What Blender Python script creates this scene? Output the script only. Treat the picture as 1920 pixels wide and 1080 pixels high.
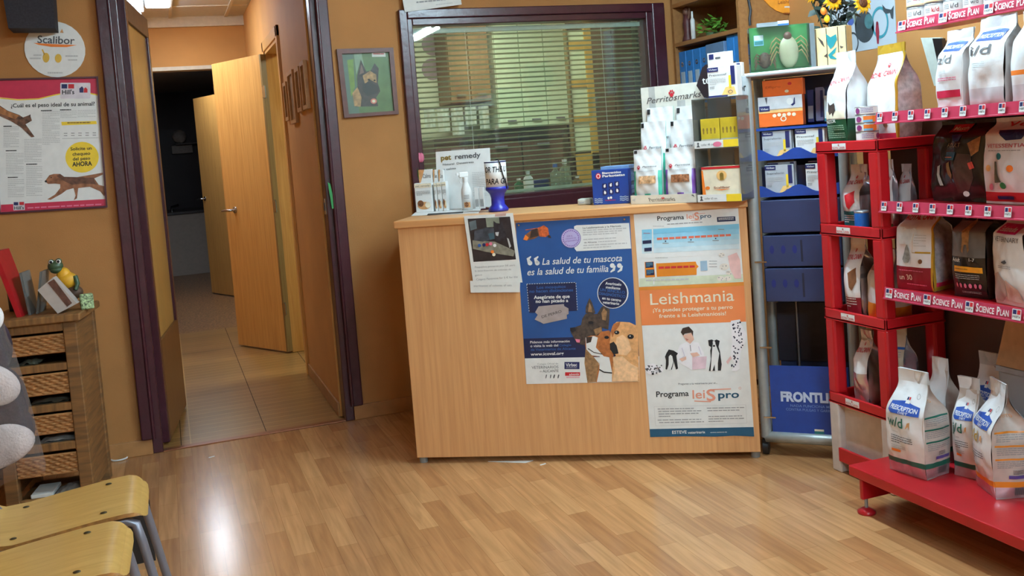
import bpy, bmesh, math, random
from mathutils import Vector, Matrix
from mathutils.geometry import tessellate_polygon
rnd = random.Random(7)
PI = math.pi
SC = bpy.context.scene
COL = SC.collection
for _o in list(bpy.data.objects):
    bpy.data.objects.remove(_o, do_unlink=True)

# ------------------------------------------------------------------ camera
FOC, YAW, PITCH, ROLL, PCY, EYE = 1822.0, 0.340, 0.07096, 0.0767, 401.8, 1.35
_sy, _cy, _sp, _cp = math.sin(YAW), math.cos(YAW), math.sin(PITCH), math.cos(PITCH)
CW = Vector((_sy * _cp, _cy * _cp, -_sp))
_r = Vector((_cy, -_sy, 0)); _u = _r.cross(CW)
CR = math.cos(ROLL) * _r - math.sin(ROLL) * _u
CU = math.sin(ROLL) * _r + math.cos(ROLL) * _u
C0 = Vector((0, 0, EYE))
cam = bpy.data.cameras.new('camera'); cam_o = bpy.data.objects.new('camera', cam); COL.objects.link(cam_o)
cam_o.matrix_world = Matrix(((CR.x, CU.x, -CW.x, 0), (CR.y, CU.y, -CW.y, 0), (CR.z, CU.z, -CW.z, EYE), (0, 0, 0, 1)))
cam.sensor_width = 36.0; cam.lens = FOC / 1920 * 36
cam.shift_y = (PCY - 540) / 1920; cam.clip_start = 0.05
SC.camera = cam_o

# ------------------------------------------------------------------ world, exposure
SC.view_settings.view_transform = 'Standard'; SC.view_settings.look = 'None'
SC.view_settings.gamma = 1.0; SC.view_settings.use_curve_mapping = False
SC.view_settings.exposure = 0.0
wd = bpy.data.worlds.new('world'); SC.world = wd; wd.use_nodes = True
wd.node_tree.nodes['Background'].inputs[0].default_value = (0.9, 0.95, 1.0, 1)
wd.node_tree.nodes['Background'].inputs[1].default_value = 0.05

# ------------------------------------------------------------------ measuring helpers: sight line to a real plane
def ray(x, y): return CW + CR * ((x - 960) / FOC) - CU * ((y - PCY) / FOC)
def onz(x, y, z=0.0): d = ray(x, y); return C0 + d * ((z - EYE) / d.z)
def ony(x, y, Y): d = ray(x, y); return C0 + d * (Y / d.y)
def onx(x, y, X): d = ray(x, y); return C0 + d * (X / d.x)
def onpl(x, y, p, n): d = ray(x, y); return C0 + d * ((Vector(p) - C0).dot(n) / d.dot(n))
def zat(X, Y, py):
    lo, hi = -1.0, 4.0
    for _ in range(50):
        m = (lo + hi) / 2; q = Vector((X, Y, m)) - C0
        if PCY - FOC * q.dot(CU) / q.dot(CW) > py: lo = m
        else: hi = m
    return lo

# ------------------------------------------------------------------ materials
def lin(c):
    return tuple((v / 255 / 12.92) if v / 255 <= 0.04045 else ((v / 255 + 0.055) / 1.055) ** 2.4 for v in c) + (1.0,)
MATS = {}
def mat(name, c, rough=0.5, metal=0.0, spec=0.5, var=0.05, scale=30.0, alpha=None, trans=0.0, emit=0.0, bump=0.0, bscale=80.0, ior=None):
    if name in MATS: return MATS[name]
    m = bpy.data.materials.new(name); m.use_nodes = True; nt = m.node_tree; b = nt.nodes['Principled BSDF']
    L = lin(c); b.inputs['Base Color'].default_value = L
    b.inputs['Roughness'].default_value = rough; b.inputs['Metallic'].default_value = metal
    b.inputs['Specular IOR Level'].default_value = spec
    if ior: b.inputs['IOR'].default_value = ior
    if trans: b.inputs['Transmission Weight'].default_value = trans
    if alpha is not None: b.inputs['Alpha'].default_value = alpha
    if emit:
        b.inputs['Emission Color'].default_value = L; b.inputs['Emission Strength'].default_value = emit
    tc = None
    if var and not trans:
        tc = nt.nodes.new('ShaderNodeTexCoord'); n = nt.nodes.new('ShaderNodeTexNoise'); n.inputs['Scale'].default_value = scale; n.inputs['Detail'].default_value = 4
        r = nt.nodes.new('ShaderNodeValToRGB'); lo = [max(0, v * (1 - 2 * var)) for v in L[:3]]; hi = [min(1, v * (1 + 2 * var)) for v in L[:3]]
        r.color_ramp.elements[0].position = 0.3; r.color_ramp.elements[1].position = 0.7
        r.color_ramp.elements[0].color = (*lo, 1); r.color_ramp.elements[1].color = (*hi, 1)
        nt.links.new(tc.outputs['Object'], n.inputs['Vector']); nt.links.new(n.outputs['Fac'], r.inputs['Fac']); nt.links.new(r.outputs['Color'], b.inputs['Base Color'])
    if bump:
        tc = tc or nt.nodes.new('ShaderNodeTexCoord'); n2 = nt.nodes.new('ShaderNodeTexNoise'); n2.inputs['Scale'].default_value = bscale; n2.inputs['Detail'].default_value = 3
        bp = nt.nodes.new('ShaderNodeBump'); bp.inputs['Strength'].default_value = bump; bp.inputs['Distance'].default_value = 0.01
        nt.links.new(tc.outputs['Object'], n2.inputs['Vector']); nt.links.new(n2.outputs['Fac'], bp.inputs['Height']); nt.links.new(bp.outputs['Normal'], b.inputs['Normal'])
    MATS[name] = m; return m

def wood(name, c1, c2, stretch=(2, 40, 40), rough=0.4, bump=0.05, spec=0.5):
    if name in MATS: return MATS[name]
    m = bpy.data.materials.new(name); m.use_nodes = True; nt = m.node_tree; b = nt.nodes['Principled BSDF']
    tc = nt.nodes.new('ShaderNodeTexCoord'); mp = nt.nodes.new('ShaderNodeMapping'); mp.inputs['Scale'].default_value = stretch
    n = nt.nodes.new('ShaderNodeTexNoise'); n.inputs['Scale'].default_value = 1.6; n.inputs['Detail'].default_value = 6; n.inputs['Distortion'].default_value = 0.6
    r = nt.nodes.new('ShaderNodeValToRGB'); r.color_ramp.elements[0].position = 0.3; r.color_ramp.elements[1].position = 0.7
    r.color_ramp.elements[0].color = lin(c1); r.color_ramp.elements[1].color = lin(c2)
    nt.links.new(tc.outputs['Object'], mp.inputs['Vector']); nt.links.new(mp.outputs['Vector'], n.inputs['Vector'])
    nt.links.new(n.outputs['Fac'], r.inputs['Fac']); nt.links.new(r.outputs['Color'], b.inputs['Base Color'])
    if bump:
        bp = nt.nodes.new('ShaderNodeBump'); bp.inputs['Strength'].default_value = bump; bp.inputs['Distance'].default_value = 0.004
        nt.links.new(n.outputs['Fac'], bp.inputs['Height']); nt.links.new(bp.outputs['Normal'], b.inputs['Normal'])
    b.inputs['Roughness'].default_value = rough; b.inputs['Specular IOR Level'].default_value = spec
    MATS[name] = m; return m

def brick_mat(name, c1, c2, cm, w, h, mortar, rough, rotz=0.0, offset=0.5, grain=(60, 3, 1), gamt=0.35, bump=0.1, spec=0.5, bias=0.0, loc=(0, 0, 0), patch=None):
    """planks / tiles laid in the object's xy plane"""
    m = bpy.data.materials.new(name); m.use_nodes = True; nt = m.node_tree; b = nt.nodes['Principled BSDF']
    tc = nt.nodes.new('ShaderNodeTexCoord'); mp = nt.nodes.new('ShaderNodeMapping'); mp.inputs['Rotation'].default_value = (0, 0, rotz); mp.inputs['Location'].default_value = loc
    br = nt.nodes.new('ShaderNodeTexBrick'); br.offset = offset; br.squash = 1
    br.inputs['Color1'].default_value = lin(c1); br.inputs['Color2'].default_value = lin(c2); br.inputs['Mortar'].default_value = lin(cm)
    br.inputs['Scale'].default_value = 1; br.inputs['Mortar Size'].default_value = mortar; br.inputs['Brick Width'].default_value = w; br.inputs['Row Height'].default_value = h
    br.inputs['Bias'].default_value = bias; br.inputs['Mortar Smooth'].default_value = 0.1
    mg = nt.nodes.new('ShaderNodeMapping'); mg.inputs['Scale'].default_value = grain
    n = nt.nodes.new('ShaderNodeTexNoise'); n.inputs['Scale'].default_value = 1; n.inputs['Detail'].default_value = 5; n.inputs['Distortion'].default_value = 0.5
    mx = nt.nodes.new('ShaderNodeMixRGB'); mx.blend_type = 'OVERLAY'; mx.inputs['Fac'].default_value = gamt
    nt.links.new(tc.outputs['Object'], mp.inputs['Vector']); nt.links.new(mp.outputs['Vector'], br.inputs['Vector'])
    nt.links.new(tc.outputs['Object'], mg.inputs['Vector']); nt.links.new(mg.outputs['Vector'], n.inputs['Vector'])
    nt.links.new(br.outputs['Color'], mx.inputs['Color1']); nt.links.new(n.outputs['Fac'], mx.inputs['Color2'])
    nt.links.new(mx.outputs['Color'], b.inputs['Base Color'])
    bp = nt.nodes.new('ShaderNodeBump'); bp.inputs['Strength'].default_value = bump; bp.inputs['Distance'].default_value = 0.002; bp.invert = True
    nt.links.new(br.outputs['Fac'], bp.inputs['Height']); nt.links.new(bp.outputs['Normal'], b.inputs['Normal'])
    b.inputs['Roughness'].default_value = rough; b.inputs['Specular IOR Level'].default_value = spec
    MATS[name] = m; return m

def emis(name, c, s, linear=False):
    m = bpy.data.materials.new(name); m.use_nodes = True; nt = m.node_tree; nt.nodes.clear()
    e = nt.nodes.new('ShaderNodeEmission'); e.inputs[0].default_value = (*c, 1) if linear else lin(c); e.inputs[1].default_value = s
    o = nt.nodes.new('ShaderNodeOutputMaterial'); nt.links.new(e.outputs[0], o.inputs[0]); MATS[name] = m; return m

def glassy(name, c=(255, 255, 255), opacity=0.06, rough=0.02, refl=0.10):
    """thin clear sheet: mostly lets light through, with a mirror-like sheen growing at grazing angles"""
    m = bpy.data.materials.new(name); m.use_nodes = True; nt = m.node_tree; nt.nodes.clear()
    o = nt.nodes.new('ShaderNodeOutputMaterial'); t = nt.nodes.new('ShaderNodeBsdfTransparent'); g = nt.nodes.new('ShaderNodeBsdfGlossy'); d = nt.nodes.new('ShaderNodeBsdfDiffuse')
    t.inputs[0].default_value = lin(c); g.inputs['Roughness'].default_value = rough; d.inputs[0].default_value = lin(c)
    lw = nt.nodes.new('ShaderNodeFresnel'); lw.inputs['IOR'].default_value = 1.0 + refl * 5
    m1 = nt.nodes.new('ShaderNodeMixShader'); m2 = nt.nodes.new('ShaderNodeMixShader'); m2.inputs[0].default_value = opacity
    nt.links.new(lw.outputs[0], m1.inputs[0]); nt.links.new(t.outputs[0], m1.inputs[1]); nt.links.new(g.outputs[0], m1.inputs[2])
    nt.links.new(m1.outputs[0], m2.inputs[1]); nt.links.new(d.outputs[0], m2.inputs[2]); nt.links.new(m2.outputs[0], o.inputs[0])
    MATS[name] = m; return m

# ------------------------------------------------------------------ lamps' light and brightness live here
LAMP_MAIN, LAMP_CORR, LAMP_BACK = 230.0, 41.0, 34.0
lampm = emis('lamp_tube_cool', (.60, .84, .97), LAMP_MAIN, True)
lampc = emis('lamp_tube_corridor', (.60, .73, .90), LAMP_CORR, True)
lamph = emis('lamp_tube_hall', (.66, .72, .80), LAMP_CORR * 1.7, True)
lampb = emis('lamp_diffuser_green_white', (240, 252, 232), LAMP_BACK)

# ------------------------------------------------------------------ mesh builder
class MB:
    def __init__(s): s.v = []; s.f = []; s.m = []; s.mats = []; s.sm = []; s.T = None
    def mi(s, m):
        if m not in s.mats: s.mats.append(m)
        return s.mats.index(m)
    def add(s, vs, fs, m, smooth=False):
        k = len(s.v); i = s.mi(m)
        s.v += [(s.T @ Vector(q)) if s.T else Vector(q) for q in vs]
        for f in fs: s.f.append([a + k for a in f]); s.m.append(i); s.sm.append(smooth)
        return s
    def box(s, a, b, m, bev=0.0):
        x0, y0, z0 = a; x1, y1, z1 = b
        x0, x1 = min(x0, x1), max(x0, x1); y0, y1 = min(y0, y1), max(y0, y1); z0, z1 = min(z0, z1), max(z0, z1)
        if bev <= 0:
            vs = [(x0, y0, z0), (x1, y0, z0), (x1, y1, z0), (x0, y1, z0), (x0, y0, z1), (x1, y0, z1), (x1, y1, z1), (x0, y1, z1)]
            return s.add(vs, [(0, 3, 2, 1), (4, 5, 6, 7), (0, 1, 5, 4), (1, 2, 6, 5), (2, 3, 7, 6), (3, 0, 4, 7)], m)
        bm = bmesh.new(); bmesh.ops.create_cube(bm, size=1)
        for q in bm.verts: q.co = Vector(((x0 + x1) / 2 + q.co.x * (x1 - x0), (y0 + y1) / 2 + q.co.y * (y1 - y0), (z0 + z1) / 2 + q.co.z * (z1 - z0)))
        bv = min(bev, 0.45 * min(x1 - x0, y1 - y0, z1 - z0))
        bmesh.ops.bevel(bm, geom=bm.edges[:], offset=bv, segments=2, profile=0.5, affect='EDGES')
        return s.bm(bm, m)
    def bm(s, bm, m, smooth=False):
        bm.verts.ensure_lookup_table(); bm.verts.index_update()
        s.add([q.co.copy() for q in bm.verts], [[q.index for q in f.verts] for f in bm.faces], m, smooth); bm.free(); return s
    def tube(s, pts, r, m, n=10, cap=True, closed=False):
        pts = [Vector(p) for p in pts]; N = len(pts); rs = r if isinstance(r, (list, tuple)) else [r] * N
        vs = []; fs = []; prev = None
        for i, p in enumerate(pts):
            if closed: t = pts[(i + 1) % N] - pts[i - 1]
            else: t = pts[min(i + 1, N - 1)] - pts[max(i - 1, 0)]
            if t.length < 1e-9: t = Vector((0, 0, 1))
            t.normalize()
            if prev is None: a = t.orthogonal().normalized()
            else:
                a = prev - t * prev.dot(t)
                a = t.orthogonal().normalized() if a.length < 1e-6 else a.normalized()
            prev = a; b = t.cross(a)
            for k in range(n):
                g = 2 * PI * k / n; vs.append(p + (a * math.cos(g) + b * math.sin(g)) * rs[i])
        for i in range(N if closed else N - 1):
            j = (i + 1) % N
            for k in range(n): fs.append((i * n + k, i * n + (k + 1) % n, j * n + (k + 1) % n, j * n + k))
        s.add(vs, fs, m, True)
        if cap and not closed:
            s.add(vs[:n], [tuple(range(n - 1, -1, -1))], m); s.add(vs[-n:], [tuple(range(n))], m)
        return s
    def cyl(s, a, b, r, m, n=20, r2=None): return s.tube([a, b], [r, r if r2 is None else r2], m, n)
    def lathe(s, prof, m, c=(0, 0, 0), n=28, mf=None):
        c = Vector(c); vs = []
        for (r, z) in prof:
            for k in range(n): g = 2 * PI * k / n; vs.append(c + Vector((r * math.cos(g), r * math.sin(g), z)))
        for i in range(len(prof) - 1):
            fs = [(i * n + k, i * n + (k + 1) % n, (i + 1) * n + (k + 1) % n, (i + 1) * n + k) for k in range(n)]
            mm = mf(i) if mf else m
            k0 = len(s.v); ii = s.mi(mm)
            if i == 0: s.v += [(s.T @ Vector(q)) if s.T else Vector(q) for q in vs]; base = k0
            for f in fs: s.f.append([a + base for a in f]); s.m.append(ii); s.sm.append(True)
        return s
    def ell(s, c, r, m, nu=20, nv=12, rot=None):
        vs = []; c = Vector(c); r = (r, r, r) if not isinstance(r, (tuple, list)) else r
        for j in range(nv + 1):
            t = PI * j / nv
            for i in range(nu):
                g = 2 * PI * i / nu; q = Vector((r[0] * math.sin(t) * math.cos(g), r[1] * math.sin(t) * math.sin(g), r[2] * math.cos(t)))
                if rot: q = rot @ q
                vs.append(c + q)
        fs = [(j * nu + i, j * nu + (i + 1) % nu, (j + 1) * nu + (i + 1) % nu, (j + 1) * nu + i) for j in range(nv) for i in range(nu)]
        return s.add(vs, fs, m, True)
    def prism(s, poly, o, ax, ay, n, m, smooth=False):
        """outline in (ax, ay) from o, extruded by vector n"""
        o, ax, ay, n = Vector(o), Vector(ax), Vector(ay), Vector(n); k = len(poly)
        a = [o + ax * x + ay * y for x, y in poly]; b = [q + n for q in a]
        tri = tessellate_polygon([[Vector((x, y, 0)) for x, y in poly]])
        s.add(a, [tuple(t) for t in tri], m); s.add(b, [tuple(t) for t in tri], m)
        return s.add(a + b, [(i, (i + 1) % k, k + (i + 1) % k, k + i) for i in range(k)], m, smooth)
    def grid(s, fn, nu, nv, m, closed_u=False, mf=None, smooth=True):
        vs = [fn(i / nu, j / nv) for j in range(nv + 1) for i in range(nu + (0 if closed_u else 1))]
        W = nu if closed_u else nu + 1
        k = len(s.v); s.v += [(s.T @ Vector(q)) if s.T else Vector(q) for q in vs]
        for j in range(nv):
            for i in range(nu):
                mm = mf((i + .5) / nu, (j + .5) / nv) if mf else m
                s.f.append([k + j * W + i, k + j * W + (i + 1) % W, k + (j + 1) * W + (i + 1) % W, k + (j + 1) * W + i]); s.m.append(s.mi(mm)); s.sm.append(smooth)
        return s
    def obj(s, name, parent=None, fix=True):
        me = bpy.data.meshes.new(name); me.from_pydata([tuple(q) for q in s.v], [], s.f)
        for m in s.mats: me.materials.append(m)
        me.polygons.foreach_set('material_index', s.m); me.polygons.foreach_set('use_smooth', s.sm)
        if fix:
            bm = bmesh.new(); bm.from_mesh(me); bmesh.ops.recalc_face_normals(bm, faces=bm.faces[:]); bm.to_mesh(me); bm.free()
        me.update(); o = bpy.data.objects.new(name, me); COL.objects.link(o)
        if parent: o.parent = parent
        return o

def tag(o, label, cat, group=None):
    o['label'] = label; o['category'] = cat
    if group: o['group'] = group
    return o
def thing(name, label, cat, loc=(0, 0, 0), rz=0.0, group=None):
    o = bpy.data.objects.new(name, None); COL.objects.link(o); o.location = loc; o.rotation_euler = (0, 0, rz); o.empty_display_size = 0.05
    return tag(o, label, cat, group)
def struct(o): o['kind'] = 'structure'; return o
def dup(o, loc=None, rz=None, label=None):
    r = o.copy(); COL.objects.link(r)
    if loc is not None: r.location = loc
    if rz is not None: r.rotation_euler = (0, 0, rz)
    if label: r['label'] = label
    for ch in list(o.children):
        c = ch.copy(); COL.objects.link(c); c.parent = r
        for g in list(ch.children):
            d = g.copy(); COL.objects.link(d); d.parent = c
    return r

# ------------------------------------------------------------------ printed artwork: flat shapes mapped onto a surface
_TX = {}
def text_geo(t, bold=0.0, shear=0.0):
    k = (t, bold, shear)
    if k in _TX: return _TX[k]
    cu = bpy.data.curves.new('lettering', 'FONT'); cu.body = t; cu.size = 1; cu.offset = bold; cu.shear = shear; cu.resolution_u = 3
    ob = bpy.data.objects.new('lettering', cu); me = ob.to_mesh()
    vs = [(q.co.x, q.co.y) for q in me.vertices]; fs = [tuple(p.vertices) for p in me.polygons]
    ob.to_mesh_clear(); bpy.data.objects.remove(ob); bpy.data.curves.remove(cu)
    x0 = min(v[0] for v in vs); x1 = max(v[0] for v in vs)
    _TX[k] = ([((a - x0) / max(1e-6, x1 - x0), b / 0.70) for a, b in vs], fs); return _TX[k]

class Art:
    def __init__(s, tf=None): s.it = []; s.tf = tf or (lambda x, y: (x, y)); s.rn = random.Random(3)
    def _p(s, pts): return [s.tf(*p) for p in pts]
    def poly(s, pts, m, l=1):
        q = s._p(pts); tri = tessellate_polygon([[Vector((a, b, 0)) for a, b in q]]); s.it.append((m, l, q, [tuple(t) for t in tri])); return s
    def rect(s, x0, y0, x1, y1, m, l=1, nu=1, nv=1):
        g = s._p([(x0 + (x1 - x0) * i / nu, y0 + (y1 - y0) * j / nv) for j in range(nv + 1) for i in range(nu + 1)]); W = nu + 1
        s.it.append((m, l, g, [(j * W + i, j * W + i + 1, (j + 1) * W + i + 1, (j + 1) * W + i) for j in range(nv) for i in range(nu)])); return s
    def quad(s, a, b, c, d, m, l=1):
        s.it.append((m, l, s._p([a, b, c, d]), [(0, 1, 2, 3)])); return s
    def ell(s, cx, cy, rx, ry, m, l=1, rot=0.0, n=28, a0=0.0, a1=2 * PI):
        c, d = math.cos(rot), math.sin(rot); P = []
        for i in range(n + (0 if a1 - a0 > 6.28 else 1)):
            g = a0 + (a1 - a0) * i / n; x, y = rx * math.cos(g), ry * math.sin(g); P.append((cx + c * x - d * y, cy + d * x + c * y))
        q = s._p([(cx, cy)] + P); k = len(P)
        s.it.append((m, l, q, [(0, 1 + i, 1 + (i + 1) % k) for i in range(k if a1 - a0 > 6.28 else k - 1)])); return s
    def ring(s, cx, cy, rx, ry, t, m, l=1, n=36, a0=0.0, a1=2 * PI):
        P = []
        for i in range(n + 1):
            g = a0 + (a1 - a0) * i / n
            P += [(cx + rx * math.cos(g), cy + ry * math.sin(g)), (cx + (rx - t) * math.cos(g), cy + (ry - t * ry / rx) * math.sin(g))]
        s.it.append((m, l, s._p(P), [(2 * i, 2 * i + 2, 2 * i + 3, 2 * i + 1) for i in range(n)])); return s
    def rrect(s, x0, y0, x1, y1, r, m, l=1):
        P = []
        sx = 1 if x1 > x0 else -1; sy = 1 if y1 > y0 else -1
        for cx, cy, a in ((x1 - sx * r, y1 - sy * r, 0), (x0 + sx * r, y1 - sy * r, 1), (x0 + sx * r, y0 + sy * r, 2), (x1 - sx * r, y0 + sy * r, 3)):
            for k in range(6):
                g = (a + k / 5) * PI / 2; P.append((cx + sx * r * math.cos(g), cy + sy * r * math.sin(g)))
        return s.poly(P, m, l)
    def line(s, pts, t, m, l=1):
        for (xa, ya), (xb, yb) in zip(pts[:-1], pts[1:]):
            L = math.hypot(xb - xa, yb - ya) or 1; nx, ny = -(yb - ya) / L * t / 2, (xb - xa) / L * t / 2
            s.quad((xa + nx, ya + ny), (xb + nx, yb + ny), (xb - nx, yb - ny), (xa - nx, ya - ny), m, l)
        return s
    def text(s, t, p0, p1, h, m, l=2, bold=0.0, shear=0.0):
        """baseline from p0 to p1, capital height h, all in this artwork's own units"""
        vs, fs = text_geo(t, bold, shear); dx, dy = p1[0] - p0[0], p1[1] - p0[1]
        ux, uy = s.up(dx, dy)
        s.it.append((m, l, s._p([(p0[0] + dx * a + ux * h * b, p0[1] + dy * a + uy * h * b) for a, b in vs], ), fs)); return s
    ydown = False
    def up(s, dx, dy):
        L = math.hypot(dx, dy) or 1; v = (-dy / L, dx / L)
        return (-v[0], -v[1]) if s.ydown else v
    def lines(s, x0, y0, x1, y1, n, m, l=2, fill=0.45, slope=0.0):
        """rows of small print too fine to read"""
        st = (y1 - y0) / n
        for i in range(n):
            y = y0 + st * i; x = x0; e = x1 if i % 4 != 3 else x0 + (x1 - x0) * s.rn.uniform(.4, .8)
            while x < e - abs(x1 - x0) * .02:
                w = abs(x1 - x0) * s.rn.uniform(.05, .16); xe = min(e, x + w); g = slope
                s.quad((x, y + (x - x0) * g), (xe, y + (xe - x0) * g), (xe, y + (xe - x0) * g + st * fill), (x, y + (x - x0) * g + st * fill), m, l)
                x = xe + abs(x1 - x0) * .018
        return s
    def put(s, B, fn, mx=None):
        """mx: split any triangle edge longer than this, so print follows a curved surface"""
        for m, l, vs, fs in s.it:
            if mx and len(vs) < 400:
                T = []
                for f in fs: T += [[vs[f[0]], vs[f[i]], vs[f[i + 1]]] for i in range(1, len(f) - 1)]
                V2 = []; 
                while T:
                    t = T.pop(); e = [math.dist(t[i], t[(i + 1) % 3]) for i in range(3)]; k = e.index(max(e))
                    if e[k] > mx:
                        a, b_, c = t[k], t[(k + 1) % 3], t[(k + 2) % 3]; h = ((a[0] + b_[0]) / 2, (a[1] + b_[1]) / 2); T += [[a, h, c], [h, b_, c]]
                    else: V2 += t
                B.add([fn(a, b_, l) for a, b_ in V2], [(i, i + 1, i + 2) for i in range(0, len(V2), 3)], m)
            else: B.add([fn(a, b_, l) for a, b_ in vs], fs, m)
        return B

WHITE = mat('white_print', (226, 226, 224), 0.55, var=0.02)
PAPER = mat('white_paper', (224, 224, 220), 0.7, var=0.02)
INK = mat('black_ink', (22, 22, 26), 0.6, var=0)
GREYT = mat('grey_print', (150, 150, 152), 0.6, var=0)
LGREY = mat('pale_grey_print', (190, 190, 190), 0.6, var=0)
DGREY = mat('dark_grey_print', (80, 80, 84), 0.6, var=0)
NAVY = mat('navy_print', (30, 36, 92), 0.5, var=0.02)
BLUE = mat('blue_print', (38, 92, 170), 0.5, var=0.03)
LBLUE = mat('light_blue_print', (120, 190, 228), 0.5, var=0.03)
RED = mat('red_print', (200, 34, 44), 0.5, var=0.02)
CRIM = mat('crimson_print', (196, 38, 74), 0.45, var=0.03)
ORANGE = mat('orange_print', (240, 128, 44), 0.5, var=0.02)
YELLOW = mat('yellow_print', (240, 205, 50), 0.5, var=0.02)
GREEN = mat('green_print', (40, 130, 70), 0.5, var=0.02)
TEAL = mat('teal_print', (24, 116, 122), 0.5, var=0.02)
PINK = mat('pink_print', (224, 120, 150), 0.5, var=0.02)
PURPLE = mat('purple_print', (110, 60, 160), 0.5, var=0.02)
BROWN = mat('brown_print', (120, 74, 44), 0.6, var=0.12, scale=60)
DBROWN = mat('dark_brown_print', (56, 40, 34), 0.6, var=0.12, scale=60)
TAN = mat('tan_print', (206, 150, 98), 0.6, var=0.1, scale=60)
CREAM = mat('cream_print', (234, 222, 196), 0.6, var=0.04)
GOLD = mat('gold_print', (196, 154, 50), 0.35, metal=0.3, var=0.05)
SILVER = mat('silver_print', (186, 186, 194), 0.3, metal=0.5, var=0.05)
BLACKP = mat('black_plastic', (24, 24, 28), 0.4, var=0.03)
CHROME = mat('brushed_metal', (180, 180, 182), 0.25, metal=1.0, var=0.02)
GREYM = mat('grey_metal', (150, 152, 158), 0.4, metal=0.6, var=0.03)
# ================================================================== the room shell
YW = 4.96; XR = 3.10; XL = -0.95; YF = -2.2; ZC = 2.6
M_WALL = mat('orange_tan_wall_paint', (177, 124, 73), 0.75, spec=0.25, var=0.05, scale=3.0, bump=0.12, bscale=220)
M_CORRW = mat('corridor_orange_paint', (202, 146, 82), 0.7, spec=0.25, var=0.04, scale=3.0, bump=0.1, bscale=220)
M_PURP = mat('glossy_aubergine_wood_paint', (66, 27, 38), 0.28, spec=0.55, var=0.08, scale=20, bump=0.12, bscale=35)
M_FLOOR = brick_mat('beech_strip_laminate', (194, 143, 95), (166, 114, 72), (140, 96, 58), 0.40, 0.074, 0.0006, 0.19, rotz=PI / 2, offset=0.37, grain=(50, 3, 1), gamt=0.45, bump=0.03)
M_TILE = brick_mat('wood_look_ceramic_tile', (152, 112, 62), (134, 98, 52), (182, 146, 88), 40.0, 0.085, 0.003, 0.3, rotz=0, offset=0.0, grain=(8, 50, 1), gamt=0.3, bump=0.05)
M_TERR = mat('speckled_terrazzo', (142, 104, 70), 0.35, var=0.42, scale=52)
M_CEIL = mat('white_ceiling', (206, 202, 194), 0.8, var=0.02)
M_SKIRT = mat('tan_tile_skirting', (172, 122, 74), 0.4, var=0.08, scale=12)
M_CORN = mat('cream_plaster_cornice', (216, 204, 180), 0.7, var=0.03)
B = MB().box((XL, YF, -0.08), (XR, YW + 0.02, 0), M_FLOOR); struct(B.obj('floor'))
B = MB().box((-0.32, YW + 0.02, -0.08), (3.95, 8.5, -0.002), M_TILE)
for x in (0.365, 0.777, -0.045): B.box((x - .002, YW + .03, -0.004), (x + .002, 8.5, -0.0012), mat('dark_grout', (66, 46, 30), 0.8))
struct(B.obj('floor_corridor'))
struct(MB().box((-0.32, 8.5, -0.08), (0.85, 14.6, -0.003), M_TERR).obj('floor_hall'))
struct(MB().box((XL - .1, YF - .1, ZC), (XR + .1, YW, ZC + .08), M_CEIL).obj('ceiling'))
B = MB().box((-0.42, YW, ZC), (4.05, 8.5, ZC + .08), M_CEIL)
for x in (0.172, 0.61): B.box((x - .012, 5.1, ZC - .012), (x + .012, 8.45, ZC + .001), M_CORN)
for y in (5.7, 6.35, 7.0, 7.9): B.box((-.3, y - .01, ZC - .008), (.74, y + .01, ZC + .001), M_CORN)
struct(B.obj('ceiling_corridor'))
struct(MB().box((-0.42, 8.6, 2.45), (0.95, 14.7, 2.53), M_CEIL).obj('ceiling_hall'))

DX0, DX1 = -0.128, 0.762            # doorway
WX0, WX1, WZ0, WZ1 = 1.285, 2.640, 1.085, 2.005   # window pane opening
B = MB()
B.box((XL, YW, 0), (DX0 - .03, YW + .1, ZC), M_WALL).box((DX0 - .03, YW, 2.42), (DX1 + .03, YW + .1, ZC), M_WALL)
B.box((DX1 + .03, YW, 0), (WX0 - .02, YW + .1, ZC), M_WALL).box((WX0 - .02, YW, 0), (WX1 + .02, YW + .1, WZ0 - .02), M_WALL)
B.box((WX0 - .02, YW, WZ1 + .02), (WX1 + .02, YW + .1, ZC), M_WALL).box((WX1 + .02, YW, 0), (4.05, YW + .1, ZC), M_WALL)
struct(B.obj('wall_back'))
struct(MB().box((XR, YF, 0), (XR + .1, YW + .1, ZC), M_WALL).obj('wall_right'))
struct(MB().box((XL - .1, YF, 0), (XL, YW + .1, ZC), M_WALL).obj('wall_left'))
struct(MB().box((XL - .1, YF - .1, 0), (XR + .1, YF, ZC), mat('white_front_wall', (200, 190, 175), .8)).obj('wall_front'))
B = MB(); DY0, DY1 = 6.24, 7.03
B.box((.752, YW + .1, 0), (.85, DY0, ZC), M_CORRW).box((.752, DY0, 2.13), (.85, DY1, ZC), M_CORRW).box((.752, DY1, 0), (.85, 8.5, ZC), M_CORRW)
struct(B.obj('wall_corridor_right'))
struct(MB().box((-.42, YW + .1, 0), (-.32, 8.5, ZC), M_CORRW).obj('wall_corridor_left'))
B = MB().box((-.32, 8.5, 2.19), (.752, 8.6, ZC), M_CORRW).box((-.32, 8.5, 0), (-.055, 8.6, 2.19), M_CORRW)
struct(B.obj('wall_corridor_end'))
M_DARKH = mat('unlit_hall_dark', (40, 28, 38), 0.5, var=0.1, scale=4)  # dark base colour stands in for the shade of the unlit hall
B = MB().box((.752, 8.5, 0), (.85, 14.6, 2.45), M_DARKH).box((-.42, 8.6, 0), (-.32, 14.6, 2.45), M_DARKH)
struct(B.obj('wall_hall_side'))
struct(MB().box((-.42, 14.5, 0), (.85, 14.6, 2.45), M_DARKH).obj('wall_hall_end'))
struct(MB().box((-.32, 8.46, 2.52), (.752, 8.5, ZC), M_CORN).obj('trim_3'))
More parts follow.
